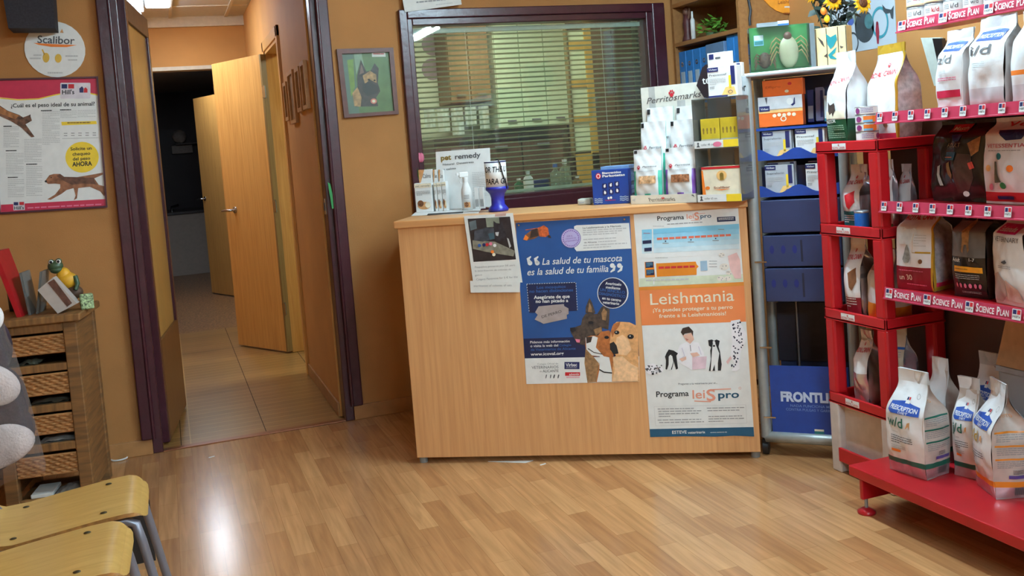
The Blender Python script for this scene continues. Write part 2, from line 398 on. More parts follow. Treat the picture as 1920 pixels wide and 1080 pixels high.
B = MB().box((-.075, 8.47, 2.17), (.752, 8.61, 2.2), M_CORN).box((-.055, 8.47, 0), (-.03, 8.61, 2.2), mat('pine_lining', (212, 150, 84), .4, var=.05))
struct(B.obj('trim_4'))

# door casing of the corridor doorway
B = MB()
for x0, sg in ((DX0, -1), (DX1, 1)):
    B.box((x0, YW - .012, 0), (x0 + sg * .045, YW + .11, 2.42), M_PURP, .004)
    B.box((x0 + sg * .03, YW - .034, .075), (x0 + sg * .092, YW + .02, 2.5), M_PURP, .006)
    B.tube([(x0 + sg * .036, YW - .032, .078), (x0 + sg * .036, YW - .032, 2.5)], .009, M_PURP, 8)
B.box((DX0 - .09, YW - .03, 2.4), (DX1 + .09, YW + .1, 2.5), M_PURP)
struct(B.obj('trim_1'))
struct(MB().box((DX0, YW - .012, 0), (DX1, YW + .035, .006), mat('copper_threshold', (140, 86, 58), .3, metal=.6), .002).obj('trim_2'))
B = MB().box((DX1 + .045, YW - .016, 0), (XR, YW, .075), M_SKIRT, .003); struct(B.obj('baseboard_back'))
struct(MB().box((XL, YW - .016, 0), (DX0 - .045, YW, .075), M_SKIRT, .003).obj('baseboard_back_left'))
struct(MB().box((.741, YW + .1, 0), (.752, DY0 - .06, .075), M_SKIRT, .003).obj('baseboard_corridor'))
struct(MB().box((XR - .012, 1.0, 0), (XR, 4.2, .075), M_SKIRT).obj('baseboard_right'))

# lining of the side doorway in the corridor
M_BEECH = wood('honey_beech_veneer', (226, 172, 96), (206, 148, 76), (50, 50, 2), .38)
M_BEECHE = wood('beech_door_edge', (150, 120, 72), (128, 100, 58), (50, 50, 2), .45)
B = MB()
for y0, y1 in ((DY0 - .065, DY0), (DY1, DY1 + .065)): B.box((.735, y0, 0), (.755, y1, 2.2), M_BEECH, .004)
B.box((.735, DY0 - .065, 2.13), (.755, DY1 + .065, 2.2), M_BEECH, .004)
B.box((.745, DY0 - .004, 0), (.86, DY0 + .025, 2.15), M_BEECH).box((.745, DY1 - .025, 0), (.86, DY1 + .004, 2.15), M_BEECH).box((.745, DY0, 2.11), (.86, DY1, 2.15), M_BEECH)
struct(B.obj('trim_5'))

def lever(o, side, x, z, sgn):
    b = MB(); y = side
    b.lathe([(0, 0), (.024, 0), (.024, .007), (0, .007)], CHROME, n=20)
    for i, q in enumerate(b.v): b.v[i] = Vector((x + q.x, y + sgn * q.z, z + q.y))
    b.tube([(x, y, z), (x, y + sgn * .045, z), (x + .012, y + sgn * .052, z), (x + .06, y + sgn * .052, z), (x + .11, y + sgn * .046, z - .004)], [.009, .009, .009, .008, .006], CHROME, 10)
    return b.obj('door_handle', o)
def leaf(name, hinge, free, h, th=.035):
    a, f = Vector(hinge), Vector(free); d = f - a; w = d.length
    o = bpy.data.objects.new(name, None); COL.objects.link(o); o.location = (a.x, a.y, 0); o.rotation_euler = (0, 0, math.atan2(d.y, d.x)); struct(o)
    return o, w
# pale beech doors standing open in the corridor
o, w = leaf('door_2', (.722, 7.0, 0), (.427, 7.55, 0), 2.1)
MB().box((0, -.018, .012), (w, .018, 2.112), M_BEECH).box((-.002, -.0185, .012), (.002, .0185, 2.112), M_BEECHE).obj('door_panel', o)
MB().box((-.012, -.021, .012), (.006, .021, 2.11), M_BEECHE).obj('door_edge', o)
lever(o, .018, w - .13, 1.03, 1); lever(o, -.018, w - .13, 1.03, -1)
for z in (.32, 1.05, 1.85):
    MB().cyl((-.012, .014, z - .045), (-.012, .014, z + .045), .009, CHROME, 12).box((-.03, .012, z - .04), (.004, .022, z + .04), CHROME).obj('hinge', o)
o, w = leaf('door_3', (.66, 10.27, 0), (.389, 10.95, 0), 2.1)
MB().box((0, -.018, .012), (w, .018, 2.1), M_BEECH).obj('door_panel', o)
lever(o, .018, w - .06, 1.03, 1); lever(o, -.018, w - .06, 1.03, -1)

# glazed aubergine door folded back into the corridor
M_AMBER = mat('amber_frosted_glass', (196, 152, 78), .35, spec=.6, var=.05, scale=6)
M_RAIL = mat('taupe_worn_rail', (112, 82, 66), .45, var=.1)
M_BOTP = wood('brown_door_panel', (126, 82, 44), (104, 66, 36), (40, 40, 2), .35)
zt = ony(268, 36, 5.80).z; zg0 = ony(312, 605, 5.70).z; zg1 = ony(260, 68, 5.70).z
o, w = leaf('door_1', (DX0 + .012, 5.07, 0), (-.022, 5.815, 0), zt)
MB().box((.0, -.02, .012), (.055, .02, zt), M_PURP, .003).obj('stile', o)
MB().box((w - .05, -.02, zg0 - .0), (w, .02, zg1), M_PURP, .003).obj('stile', o)
MB().box((.055, -.02, zg1), (w, .02, zt), M_RAIL, .003).obj('top_rail', o)
MB().box((.055, -.02, .012), (w, .02, zg0), M_BOTP, .003).obj('bottom_panel', o)
MB().box((.055, -.006, zg0), (w - .05, .006, zg1), M_AMBER).obj('door_glass', o)

# ------------------------------------------------------------------ consulting-room window
wn = bpy.data.objects.new('window_1', None); COL.objects.link(wn); wn.location = (WX0, YW, WZ0); struct(wn)
OX0, OX1, OZ0, OZ1 = 1.212, 2.752, .985, 2.086
B = MB(); B.T = Matrix.Translation((-WX0, -YW, -WZ0))
def frame(b, x0, x1, z0, z1, X0, X1, Z0, Z1, ya, yb, bev):
    b.box((X0, ya, Z0), (x0, yb, Z1), M_PURP, bev).box((x1, ya, Z0), (X1, yb, Z1), M_PURP, bev)
    b.box((x0, ya, z1), (x1, yb, Z1), M_PURP, bev).box((x0, ya, Z0), (x1, yb, z0), M_PURP, bev)
frame(B, WX0 - .028, WX1 + .035, WZ0 - .02, WZ1 + .034, OX0, OX1, OZ0, OZ1, YW - .03, YW + .02, .005)
frame(B, WX0, WX1, WZ0, WZ1, WX0 - .03, WX1 + .04, WZ0 - .03, WZ1 + .036, YW - .014, YW + .1, .004)
B.obj('window_frame', wn)
M_GLASS = glassy('window_glass', (248, 252, 248), .02, .015, .10)
B = MB(); B.T = Matrix.Translation((-WX0, -YW, -WZ0)); B.box((WX0 - .004, YW + .022, WZ0 - .004), (WX1 + .004, YW + .027, WZ1 + .004), M_GLASS); B.obj('window_pane', wn)

M_SLAT = mat('sage_aluminium_slat', (172, 182, 156), .4, spec=.4, var=.02)
bl = thing('venetian_blind', 'sage green venetian blind with open slats behind the aubergine framed window', 'blind', ((WX0 + WX1) / 2, YW + .06, WZ1 - .01))
hw = (WX1 - WX0) / 2 - .012
MB().box((-hw, -.014, -.026), (hw, .014, -.001), mat('blind_headrail', (170, 182, 174), .4)).obj('headrail', bl)
n = 32; pitch = .0268
s0 = None
for k in range(n):
    if s0 is None:
        b = MB()
        def sl(u, v, hw=hw): y = (v - .5) * .025; return Vector((-hw + 2 * hw * u, y * .93, .0022 * (1 - (2 * v - 1) ** 2) - y * .30))
        b.grid(sl, 1, 4, M_SLAT); s0 = b.obj('slat', bl, fix=False); s = s0
    else:
        s = s0.copy(); COL.objects.link(s); s.parent = bl
    s.location = (0, 0, -.04 - k * pitch)
zb = -.04 - n * pitch
MB().box((-hw, -.012, zb - .008), (hw, .012, zb + .008), M_SLAT, .003).obj('bottom_rail', bl)
for x in (-.38, .42): MB().tube([(x, -.014, -.02), (x, -.014, zb)], .0012, WHITE, 5).obj('cord', bl)
def top(b, name, label, cat, group=None, fix=True):
    """one-mesh thing with its origin at the middle of its base"""
    xs = [q.x for q in b.v]; ys = [q.y for q in b.v]; zs = [q.z for q in b.v]
    c = Vector(((min(xs) + max(xs)) / 2, (min(ys) + max(ys)) / 2, min(zs)))
    b.v = [q - c for q in b.v]; o = b.obj(name, None, fix); o.location = c
    return tag(o, label, cat, group)
def crop(ox, oy, sc, fn): return lambda x, y: fn(ox + x / sc, oy + y / sc)
def yd(tf):
    a = Art(tf); a.ydown = True; return a

# ================================================================== lamps
def lamp(name, label, loc, L, along_y, m, group, w=.16):
    o = thing(name, label, 'ceiling light', loc, PI / 2 if along_y else 0, group)
    MB().box((-L / 2 - .03, -w / 2, -.05), (L / 2 + .03, w / 2, 0), mat('white_lamp_housing', (220, 220, 216), .5), .006).obj('housing', o)
    for s in (-1, 1):
        MB().cyl((-L / 2, s * w * .27, -.068), (L / 2, s * w * .27, -.068), .016, m, 14).obj('tube', o)
        for e in (-1, 1): MB().box((e * (L / 2 + .012) - .012, s * w * .27 - .015, -.09), (e * (L / 2 + .012) + .012, s * w * .27 + .015, -.045), WHITE).obj('lamp_holder', o)
    return o
lamp('ceiling_light', 'twin tube ceiling light over the right front of the shop floor', (2.58, .44, ZC), 1.0, True, lampm, 'shop ceiling lights')
lamp('ceiling_light', 'twin tube ceiling light over the front of the shop', (.9, -1.0, ZC), 1.5, False, lampm, 'shop ceiling lights')
lamp('ceiling_light', 'twin tube ceiling light above the space before the counter', (1.9, 3.0, ZC), 1.2, True, lampm, 'shop ceiling lights')
lamp('ceiling_light', 'twin tube ceiling light along the corridor above the glazed door', (-.10, 7.2, ZC - .0), 1.2, True, lampc, None)
o = thing('ceiling_light_panel', 'square glowing ceiling panel set in the corridor ceiling grid', 'ceiling light', (.082, 7.45, ZC))
MB().box((-.09, -.43, -.012), (.09, .43, 0), mat('white_lamp_housing', (220, 220, 216))).obj('frame', o)
MB().box((-.08, -.42, -.016), (.08, .42, -.0125), lampc).obj('diffuser', o)
lamp('ceiling_light', 'short ceiling light just past the corridor doorway header', (.2, 9.9, 2.45), 1.2, True, lamph, None)
o = thing('ceiling_light_panel', 'square ceiling light panel of the room behind the blind', 'ceiling light', (2.1, 6.2, ZC))
MB().box((-.32, -.32, -.012), (.32, .32, 0), mat('white_lamp_housing', (220, 220, 216))).obj('frame', o)
MB().box((-.3, -.3, -.018), (.3, .3, -.0125), lampb).obj('diffuser', o)

# ================================================================== room behind the blind
M_CLIN = mat('pale_green_white_paint', (206, 214, 190), .7, var=.03)
YB = 7.6
struct(MB().box((.85, YB, 0), (4.05, YB + .1, ZC), M_CLIN).obj('wall_clinic_back'))
struct(MB().box((3.95, YW + .1, 0), (4.05, YB, ZC), M_CLIN).obj('wall_clinic_right'))
def bxp(b, x0, y0, x1, y1, Y, d, m, bev=0):
    a = ony((x0), (y0 + y1) / 2, Y); c = ony(x1, (y0 + y1) / 2, Y); zt = ony((x0 + x1) / 2, y0, Y).z; zb = ony((x0 + x1) / 2, y1, Y).z
    return b.box((a.x, Y, zb), (c.x, Y + d, zt), m, bev), (a.x, c.x, zb, zt)
M_PGREEN = mat('pale_green_laminate', (204, 222, 192), .45, var=.02)
def wallcab(name, label, px, Y, m, doors, hz=None, htop=False):
    b, (xa, xc, zb, zt) = bxp(MB(), *px, Y, YB - Y, m)
    o = thing(name, label, 'cabinet', ((xa + xc) / 2, Y, zb)); w = (xc - xa)
    MB().box((-w / 2, .02, 0), (w / 2, YB - Y - .012, zt - zb), m).obj('body', o)
    for k in range(doors):
        a = -w / 2 + w * k / doors + .003; e = -w / 2 + w * (k + 1) / doors - .003
        d = MB().box((a, 0, .003), (e, .02, zt - zb - .003), m, .003).obj('door', o)
        MB().box(((a + e) / 2 - .035, -.02, .05), ((a + e) / 2 + .035, -.002, .065), GREYM).obj('handle', d)
    return o
wallcab('wall_cabinet', 'brown wooden wall cabinet seen through the upper left of the blind', (840, 40, 917, 192), 7.25, wood('brown_wall_cabinet_wood', (140, 108, 66), (120, 90, 54), (30, 30, 2), .5), 2)
wallcab('cupboard', 'pale green tall wall cupboard seen through the middle of the blind', (929, 25, 1066, 238), 7.25, M_PGREEN, 3)
wallcab('tall_cabinet', 'dark brown tall cabinet behind the right side of the blind', (1122, 20, 1200, 560), 7.0, wood('dark_brown_cabinet_wood', (112, 88, 66), (96, 74, 54), (30, 30, 2), .5), 2)
b, (xa, xc, zb, zt) = bxp(MB(), 826, 252, 1066, 560, 7.05, .5, BROWN)
o = thing('base_cabinet', 'dark base cabinet with worktop under the pale green cupboard', 'cabinet', ((xa + xc) / 2, 7.05, 0)); w = xc - xa
MB().box((-w / 2, .02, 0), (w / 2, .54, zt - .04), mat('dark_brown_laminate', (86, 62, 44), .5)).obj('body', o)
MB().box((-w / 2 - .01, -.02, zt - .04), (w / 2 + .01, .54, zt), mat('dark_worktop', (52, 46, 42), .35)).obj('worktop', o)
for k in range(3):
    d = MB().box((-w / 2 + w * k / 3 + .004, 0, .08), (-w / 2 + w * (k + 1) / 3 - .004, .02, zt - .05), mat('dark_brown_laminate', (86, 62, 44), .5), .003).obj('door', o)
    MB().box((-w / 2 + w * (k + .5) / 3 - .05, -.02, zt - .1), (-w / 2 + w * (k + .5) / 3 + .05, -.003, zt - .085), GREYM).obj('handle', d)
# yellow glazed door frame
Yd = 6.6; xa, xc = ony(1070, 200, Yd).x, ony(1117, 200, Yd).x
M_YEL = mat('yellow_door_paint', (192, 156, 70), .45, var=.04)
o = thing('yellow_glazed_frame', 'narrow yellow frame with four glazed openings behind the blind', 'frame', ((xa + xc) / 2, Yd, 0)); w = xc - xa
zs = [ony(1095, y, Yd).z for y in (345, 288, 228, 222, 160, 152, 90, 80, 44)]
MB().box((-w / 2, 0, 0), (-w / 2 + .012, .05, 2.2), mat('olive_frame_edge', (104, 92, 52), .5)).box((w / 2 - .055, 0, 0), (w / 2, .05, 2.2), M_YEL).box((-w / 2, 0, 0), (w / 2, .05, zs[1]), M_YEL).obj('stile', o)
for i in range(3):
    MB().box((-w / 2 + .02, .004, zs[2 + 2 * i] - .01), (w / 2 - .05, .046, zs[3 + 2 * i] + .02), M_YEL).obj('rail', o)
for i in range(4):
    MB().box((-w / 2 + .010, .017, zs[1 + 2 * i]), (w / 2 - .04, .0195, zs[2 + 2 * i] if i < 3 else 2.16), mat('dark_pane_gasket', (44, 48, 40), .6)).obj('gasket', o)
    MB().box((-w / 2 + .022, .012, zs[1 + 2 * i] + .014), (w / 2 - .056, .016, (zs[2 + 2 * i] if i < 3 else 2.15) - .005), M_PGREEN).obj('pane', o)
# round stickers and hanging bags on the far left wall
def disc(b, c, r, m, ax=(1, 0, 0), az=(0, 0, 1), n=(0, -1, 0), t=.002): return b.prism([(r * math.cos(2 * PI * k / 28), r * math.sin(2 * PI * k / 28)) for k in range(28)], c, ax, az, Vector(n) * t, m)
for y, lb in ((84, 'faded round wall sticker, upper of two, behind the left of the blind'), (130, 'faded round wall sticker, lower of two, behind the left of the blind')):
    c = ony(810, y, YB); top(disc(MB(), c, .085, mat('faded_mauve_sticker', (150, 130, 140), .6)), 'wall_sticker', lb, 'sticker', 'wall stickers behind the blind')
o = thing('dish_rack', 'grey drying rack with hanging clear bags behind the blind', 'rack', tuple(ony(835, 262, 7.3)))
b = MB()
b.box((-.18, 0, .24), (.40, .02, .26), DGREY).obj('rail', o)
for k in range(5): MB().grid(lambda u, v, k=k: Vector((-.16 + .11 * k + .09 * u, .015 * math.sin(u * 9 + k) - .02, .24 - (.15 + .03 * (k % 3)) * v)), 6, 6, mat('clear_grey_film', (176, 186, 176), .3, var=.06)).obj('hanging_bag', o)
# worktop just inside the pane with bottles
struct(MB().box((1.2, 5.12, 1.02), (2.7, 5.55, 1.05), mat('pale_worktop', (150, 150, 130), .4)).obj('trim_6'))
M_CLB = glassy('clear_bottle', (225, 240, 225), .18, .05, .1)
def bottle(px, h, r, m, capm, label, i):
    p = onz(px, 352, 1.05); d = (5.3 + .05 * (i % 3)) / p.y if p.y else 1; p = ony(px, 330, 5.28 + .06 * (i % 3))
    o = thing('bottle', label, 'bottle', (p.x, p.y, 1.05), 0, 'bottles inside the clinic window')
    MB().lathe([(0, 0), (r, 0), (r, h * .6), (r * .85, h * .7), (r * .35, h * .8), (r * .35, h * .88)], m, n=18).obj('body', o)
    MB().cyl((0, 0, h * .86), (0, 0, h), r * .42, capm, 14).obj('cap', o)
bs = [(860, .12, .028, WHITE, GREEN, 'white bottle with a green cap at the left end inside the window'), (884, .15, .03, M_CLB, WHITE, 'clear bottle with a white cap beside the collection tin inside the window'),
      (972, .10, .03, mat('green_bottle', (60, 110, 70), .3), WHITE, 'small green bottle with a white cap inside the window'), (990, .15, .03, WHITE, LGREY, 'white bottle inside the window, left of the blue tray'),
      (1042, .17, .034, M_CLB, BLUE, 'clear bottle with a blue cap inside the window'), (1060, .19, .036, M_CLB, WHITE, 'tallest clear bottle inside the window'),
      (1082, .09, .03, mat('amber_bottle', (130, 100, 56), .3), WHITE, 'squat amber bottle beside the yellow frame inside the window')]
for i, a in enumerate(bs): bottle(*a[:5], a[5], i)
p = ony(1018, 330, 5.4); top(MB().box((p.x - .06, 5.45, 1.0502), (p.x + .06, 5.53, 1.13), NAVY, .008), 'tray', 'navy blue tray among bottles inside the window', 'tray')

# ================================================================== reception counter
CL = Vector((.918, 4.073, 0)); CT = Vector((.8649, -.5019, 0)).normalized(); CN = Vector((-CT.y, CT.x, 0)); CLEN = 1.4547; ZT = 1.064
CRZ = math.atan2(CT.y, CT.x)
M_CB = wood('beech_counter_laminate', (222, 168, 114), (206, 150, 98), (45, 45, 1.6), .42, bump=.02)
M_CBT = wood('beech_counter_edge', (216, 158, 102), (200, 142, 90), (1.6, 45, 45), .38, bump=.02)
o = thing('reception_counter', 'tall beech laminate reception counter with two posters on its front', 'counter', tuple(CL), CRZ)
MB().box((0, 0, .028), (CLEN, .02, ZT - .032), M_CB, .0015).obj('front_panel', o)
MB().box((0, .02, .028), (.022, .45, ZT - .032), M_CB).obj('side_panel', o)
MB().box((CLEN - .022, .02, .028), (CLEN, .45, ZT - .032), M_CB).obj('side_panel', o)
MB().box((-.012, -.014, ZT - .032), (CLEN + .006, .36, ZT), M_CBT, .004).obj('countertop', o)
MB().box((.022, .02, .70), (CLEN - .022, .62, .725), M_CB).obj('desk_shelf', o)
for x in (.02, CLEN - .02):
    for y in (.03, .42): MB().cyl((x, y, 0), (x, y, .03), .018, mat('grey_foot', (140, 142, 140), .5), 16).obj('foot', o)
def ctr(x, y): q = onpl(x, y, CL, CN) - CL; return (q.dot(CT), q.z)
def cpl(s, z, l=0, off=.001): return CL + CT * s + Vector((0, 0, z)) - CN * (off + .0004 * l)
def sheet(b, q4, m, fn, th=.0008):
    """a sheet of paper of real thickness under its print"""
    q4 = [(a_, min(e_, ZT - .0335)) if max(e for _, e in q4) < 1.06 else (a_, e_) for a_, e_ in q4]; f = [fn(*q, 0) for q in q4]; k = [fn(*q, 0) + CN * th for q in q4]
    b.add(f + k, [(0, 1, 2, 3), (7, 6, 5, 4), (0, 4, 5, 1), (1, 5, 6, 2), (2, 6, 7, 3), (3, 7, 4, 0)], m)

# --- blue poster
PB = mat('poster_blue', (36, 84, 148), .38, var=.06, scale=5); PBD = mat('poster_dark_blue', (24, 36, 74), .38, var=.03)
PBL = mat('poster_mid_blue_ink', (48, 96, 160), .4, var=0)
b = MB(); A = yd(crop(0, 0, 1, ctr)); q4 = [ctr(*p) for p in ((987, 720), (1198, 715), (1181, 405), (967, 418))]
sheet(b, q4, PB, cpl)
c = crop(960, 540, 5.4, ctr); A = yd(c)
A.poly([(118, 512), (1275, 478), (1287, 690), (130, 712)], PBD, 1)
A.poly([(130, 712), (1287, 690), (1290, 948), (147, 972)], WHITE, 1)
A.text('Pidenos más información', (185, 560), (585, 548), 24, WHITE, 2, .012); A.text('o visita la web del', (187, 598), (468, 590), 24, WHITE, 2, .012)
A.text('Colegio', (478, 590), (600, 586), 22, PBL, 2, .012); A.text('de Veterinarios de Alicante', (190, 636), (645, 622), 24, PBL, 2, .012)
A.text('www.icoval.org', (190, 684), (524, 674), 30, WHITE, 2, .02)
A.text('Colegio Oficial de', (258, 778), (468, 772), 18, GREYT, 2); A.text('VETERINARIOS', (200, 818), (470, 812), 28, DGREY, 2); A.text('de', (280, 852), (306, 851), 18, GREYT, 2); A.text('ALICANTE', (312, 854), (472, 850), 27, INK, 2)
for x, ww in ((340, 14), (385, 14), (418, 20), (462, 18)): A.poly([(x, 915), (x + ww * .5, 912), (x + ww, 880), (x + ww * .6, 872), (x + 2, 890)], DGREY, 2)
A.rect(532, 748, 684, 820, NAVY, 2); A.text('Virbac', (545, 795), (660, 791), 34, WHITE, 3, .02); A.lines(548, 803, 660, 814, 1, LGREY, 3)
A.rect(538, 852, 690, 888, RED, 2); A.text('advantix', (580, 882), (682, 879), 20, WHITE, 3, .02); A.lines(552, 896, 684, 916, 2, PINK, 3)
# three dogs' heads
GSD = mat('shepherd_fur', (70, 56, 48), .7, var=.25, scale=70); GSDT = mat('shepherd_tan_fur', (150, 112, 74), .7, var=.2, scale=70)
LABR = mat('golden_fur', (222, 164, 108), .7, var=.1, scale=60); LABL = mat('pale_golden_fur', (236, 192, 146), .7, var=.08, scale=60); BOX_ = mat('chestnut_fur', (176, 104, 52), .7, var=.15, scale=60)
A.poly([(745, 250), (748, 190), (785, 98), (812, 150), (845, 250), (800, 275)], GSD, 2).poly([(770, 240), (782, 140), (805, 190), (812, 245)], GSDT, 3)
A.poly([(865, 260), (900, 200), (925, 178), (990, 215), (985, 330), (975, 420), (900, 400)], GSD, 2).poly([(905, 250), (930, 205), (962, 235), (950, 330), (915, 320)], GSDT, 3)
A.poly([(745, 260), (870, 262), (910, 350), (915, 440), (860, 490), (760, 500), (735, 580), (660, 560), (600, 455), (588, 405), (640, 395), (700, 372), (712, 310)], GSD, 3)
A.poly([(590, 402), (640, 395), (650, 430), (610, 450), (590, 430)], INK, 4).ell(800, 350, 28, 16, INK, 4).poly([(640, 515), (690, 520), (686, 552), (655, 548)], PINK, 4).poly([(825, 420), (905, 390), (912, 440), (850, 480)], GSDT, 4)
A.poly([(745, 600), (880, 760), (880, 840), (850, 950), (765, 958), (735, 760)], GSDT, 3)
A.poly([(870, 480), (905, 440), (985, 428), (1015, 470), (1030, 690), (1010, 950), (850, 952), (870, 830), (900, 690), (820, 690), (760, 630), (742, 590), (745, 500), (800, 480)], BOX_, 5)
A.poly([(745, 500), (830, 485), (870, 500), (850, 600), (930, 690), (985, 700), (1015, 860), (1010, 948), (860, 950), (885, 830), (890, 690), (810, 680), (755, 620)], WHITE, 6)
A.poly([(750, 495), (815, 490), (800, 545), (755, 560)], DBROWN, 7).ell(960, 498, 24, 16, INK, 7).line([(885, 822), (930, 850), (1015, 858)], 12, INK, 8).line([(770, 610), (830, 650), (915, 668)], 8, DBROWN, 8)
A.poly([(1000, 440), (1020, 380), (1060, 340), (1110, 340), (1190, 345), (1262, 380), (1275, 450), (1290, 945), (1015, 945), (1015, 850), (1030, 700), (1055, 680), (1000, 640), (990, 560)], LABR, 8)
A.poly([(1000, 440), (1030, 360), (1100, 338), (1085, 385), (1040, 440), (1020, 500)], BOX_, 9).poly([(1060, 500), (1120, 470), (1180, 520), (1210, 620), (1160, 680), (1080, 670), (1040, 600)], LABL, 9)
A.poly([(1020, 700), (1120, 690), (1200, 760), (1275, 800), (1275, 940), (1020, 940), (1040, 820)], LABL, 9)
A.poly([(992, 560), (1030, 540), (1060, 580), (1080, 660), (1030, 670), (995, 620)], INK, 10).ell(1062, 448, 26, 20, INK, 10).ell(1202, 490, 32, 24, INK, 10).ell(1056, 444, 6, 5, WHITE, 11).ell(1196, 484, 7, 6, WHITE, 11)
# dark ticket and razor blade
A.poly([(149, -41), (645, -58), (660, 230), (175, 250)], PBD, 2)
for i in range(20): A.quad((149 + i * 25, -43 - i * .85), (163 + i * 25, -44 - i * .85), (163 + i * 25, -39 - i * .85), (149 + i * 25, -38 - i * .85), WHITE, 3)
for i in range(11): A.quad((645 + i * 1.4, -52 + i * 26), (650 + i * 1.4, -52 + i * 26), (651 + i * 1.4, -39 + i * 26), (646 + i * 1.4, -39 + i * 26), WHITE, 3).quad((148 + i * 2.3, -38 + i * 26), (153 + i * 2.3, -38 + i * 26), (154 + i * 2.3, -25 + i * 26), (149 + i * 2.3, -25 + i * 26), WHITE, 3)
A.text('Los mosquitos', (252, 8), (544, -4), 28, PBL, 3, .015); A.text('no hacen distinciones', (178, 48), (620, 32), 30, PBL, 3, .02); A.text('Asegúrate de que', (222, 110), (585, 98), 33, WHITE, 3, .025); A.text('no han picado a', (242, 150), (570, 140), 33, WHITE, 3, .025)
A.poly([(235, 245), (270, 185), (525, 160), (530, 182), (572, 205), (575, 262), (555, 270), (558, 310), (320, 362), (290, 345), (230, 318), (262, 270)], SILVER, 4)
A.text('DE PERRO', (305, 305), (505, 245), 26, DGREY, 5, .01)
c = crop(960, 390, 6.354, ctr); A2 = yd(c)
A2.poly([(740, 218), (770, 205), (1395, 178), (1420, 482), (770, 515), (745, 480)], WHITE, 2)
A2.text('La Leishmaniosis y la Filariosis', (845, 248), (1300, 222), 20, DGREY, 3, .015)
for i in range(3): A2.lines(845, 262 + 26 * i, 1370 - 60 * i, 276 + 26 * i, 1, LGREY, 3, .9, -.055)
A2.text('de Alicante', (860, 420), (1010, 412), 18, DGREY, 3, .012); A2.lines(1025, 396, 1250, 410, 1, LGREY, 3, .9, -.055)
for i in range(2): A2.lines(850, 440 + 30 * i, 1370 - 190 * i, 454 + 30 * i, 1, LGREY, 3, .9, -.055)
A2.lines(850, 370, 1240, 384, 1, LGREY, 3, .9, -.055)
LAV = mat('lavender_print', (186, 176, 222), .5, var=.02)
A2.ell(703, 360, 118, 117, mat('violet_ring_print', (108, 96, 160), .5, var=0), 3).ell(703, 360, 112, 111, LAV, 4)
A2.text('POR EL', (655, 345), (725, 338), 16, PURPLE, 5).text('COLEGIO DE', (640, 375), (765, 362), 16, PURPLE, 5).text('VETERINARIOS', (632, 408), (778, 388), 16, PURPLE, 5)
for k in range(26):
    g = 2 * PI * k / 26 + .1; A2.ell(703 + 92 * math.cos(g), 360 + 92 * math.sin(g), 7, 7, PURPLE, 5, n=6)
# flea
A2.poly([(140, 370), (160, 320), (230, 265), (300, 240), (330, 255), (325, 330), (270, 365), (180, 385)], BROWN, 2).poly([(310, 235), (380, 205), (430, 240), (445, 320), (400, 345), (330, 340)], mat('rust_print', (196, 92, 44), .6, var=.2, scale=90), 3)
A2.poly([(135, 375), (160, 318), (200, 350), (180, 388)], ORANGE, 3).poly([(425, 320), (455, 325), (470, 360), (430, 350)], DBROWN, 3).line([(160, 262), (310, 240)], 9, mat('rust_print', (196, 92, 44)), 2).poly([(230, 265), (300, 240), (318, 330), (215, 360)], DBROWN, 3)
for x in (175, 262): A2.ell(x + 40, 655, 28, 28, WHITE, 2).poly([(x + 12, 655), (x, 600), (x + 50, 570), (x + 55, 585), (x + 35, 610), (x + 68, 655)], WHITE, 2)
for x in (1205, 1290): A2.ell(x - 10, 685, 28, 28, WHITE, 2).poly([(x + 18, 685), (x + 32, 690), (x + 20, 745), (x - 30, 770), (x - 34, 755), (x - 8, 730)], WHITE, 2)
A2.text('La salud de tu mascota', (360, 676), (1312, 632), 78, WHITE, 2, .008, .25); A2.text('es la salud de tu familia', (185, 802), (1150, 758), 80, WHITE, 2, .008, .25)
A2.ell(1202, 1012, 186, 186, WHITE, 2).ell(1199, 1012, 174, 178, PBD, 3)
A2.text('Averíguelo', (1112, 910), (1302, 926), 32, WHITE, 4, .02); A2.text('mediante', (1118, 955), (1290, 972), 30, WHITE, 4, .02); A2.text('UN SENCILLO', (1048, 985), (1345, 1020), 32, PBL, 4, .02); A2.text('DIAGNÓSTICO', (1035, 1030), (1350, 1070), 32, PBL, 4, .02)
A.text('en tu centro', (912, 112), (1103, 138), 28, WHITE, 4, .02); A.text('veterinario', (918, 155), (1085, 172), 28, WHITE, 4, .02)
A.put(b, cpl); A2.put(b, cpl)
for x, y in ((973, 422), (1171, 411)):
    s_, z_ = ctr(x, y); b.cyl(cpl(s_, z_, 0), cpl(s_, z_, 14), .004, CHROME, 10)
top(b, 'poster', 'blue poster with three dogs pinned to the front of the beech counter', 'poster', fix=False)

# --- orange and white poster
OR = mat('poster_salmon_orange', (232, 134, 78), .42, var=.04, scale=6); SKY = mat('poster_sky_blue', (126, 196, 226), .42, var=.06, scale=6); SKY2 = mat('poster_pale_sky', (206, 226, 234), .42, var=.03); TEALD = mat('poster_teal_band', (22, 84, 116), .42, var=.03)
b = MB(); q4 = [ctr(*p) for p in ((1219, 818), (1414, 815), (1384, 389), (1188, 401))]; sheet(b, q4, WHITE, cpl)
A = yd(crop(1180, 380, 4.5, ctr)); B_ = yd(crop(1180, 600, 3.857, ctr))
LEI = mat('pale_salmon_ink', (226, 150, 126), .5, var=0); PRO = mat('deep_teal_ink', (22, 78, 104), .5, var=0)
A.text('Programa', (237, 152), (462, 138), 38, INK, 2, .012); A.text('lei', (485, 137), (545, 132), 40, LEI, 2, .012); A.text('S', (552, 145), (592, 140), 62, LEI, 2, .02); A.text('pro', (600, 130), (692, 125), 34, PRO, 2, .015)
A.line([(560, 95), (640, 88)], 4, LEI, 2).line([(520, 150), (600, 146)], 4, LEI, 2); A.lines(320, 178, 620, 186, 1, GREYT, 2, .9, -.06)
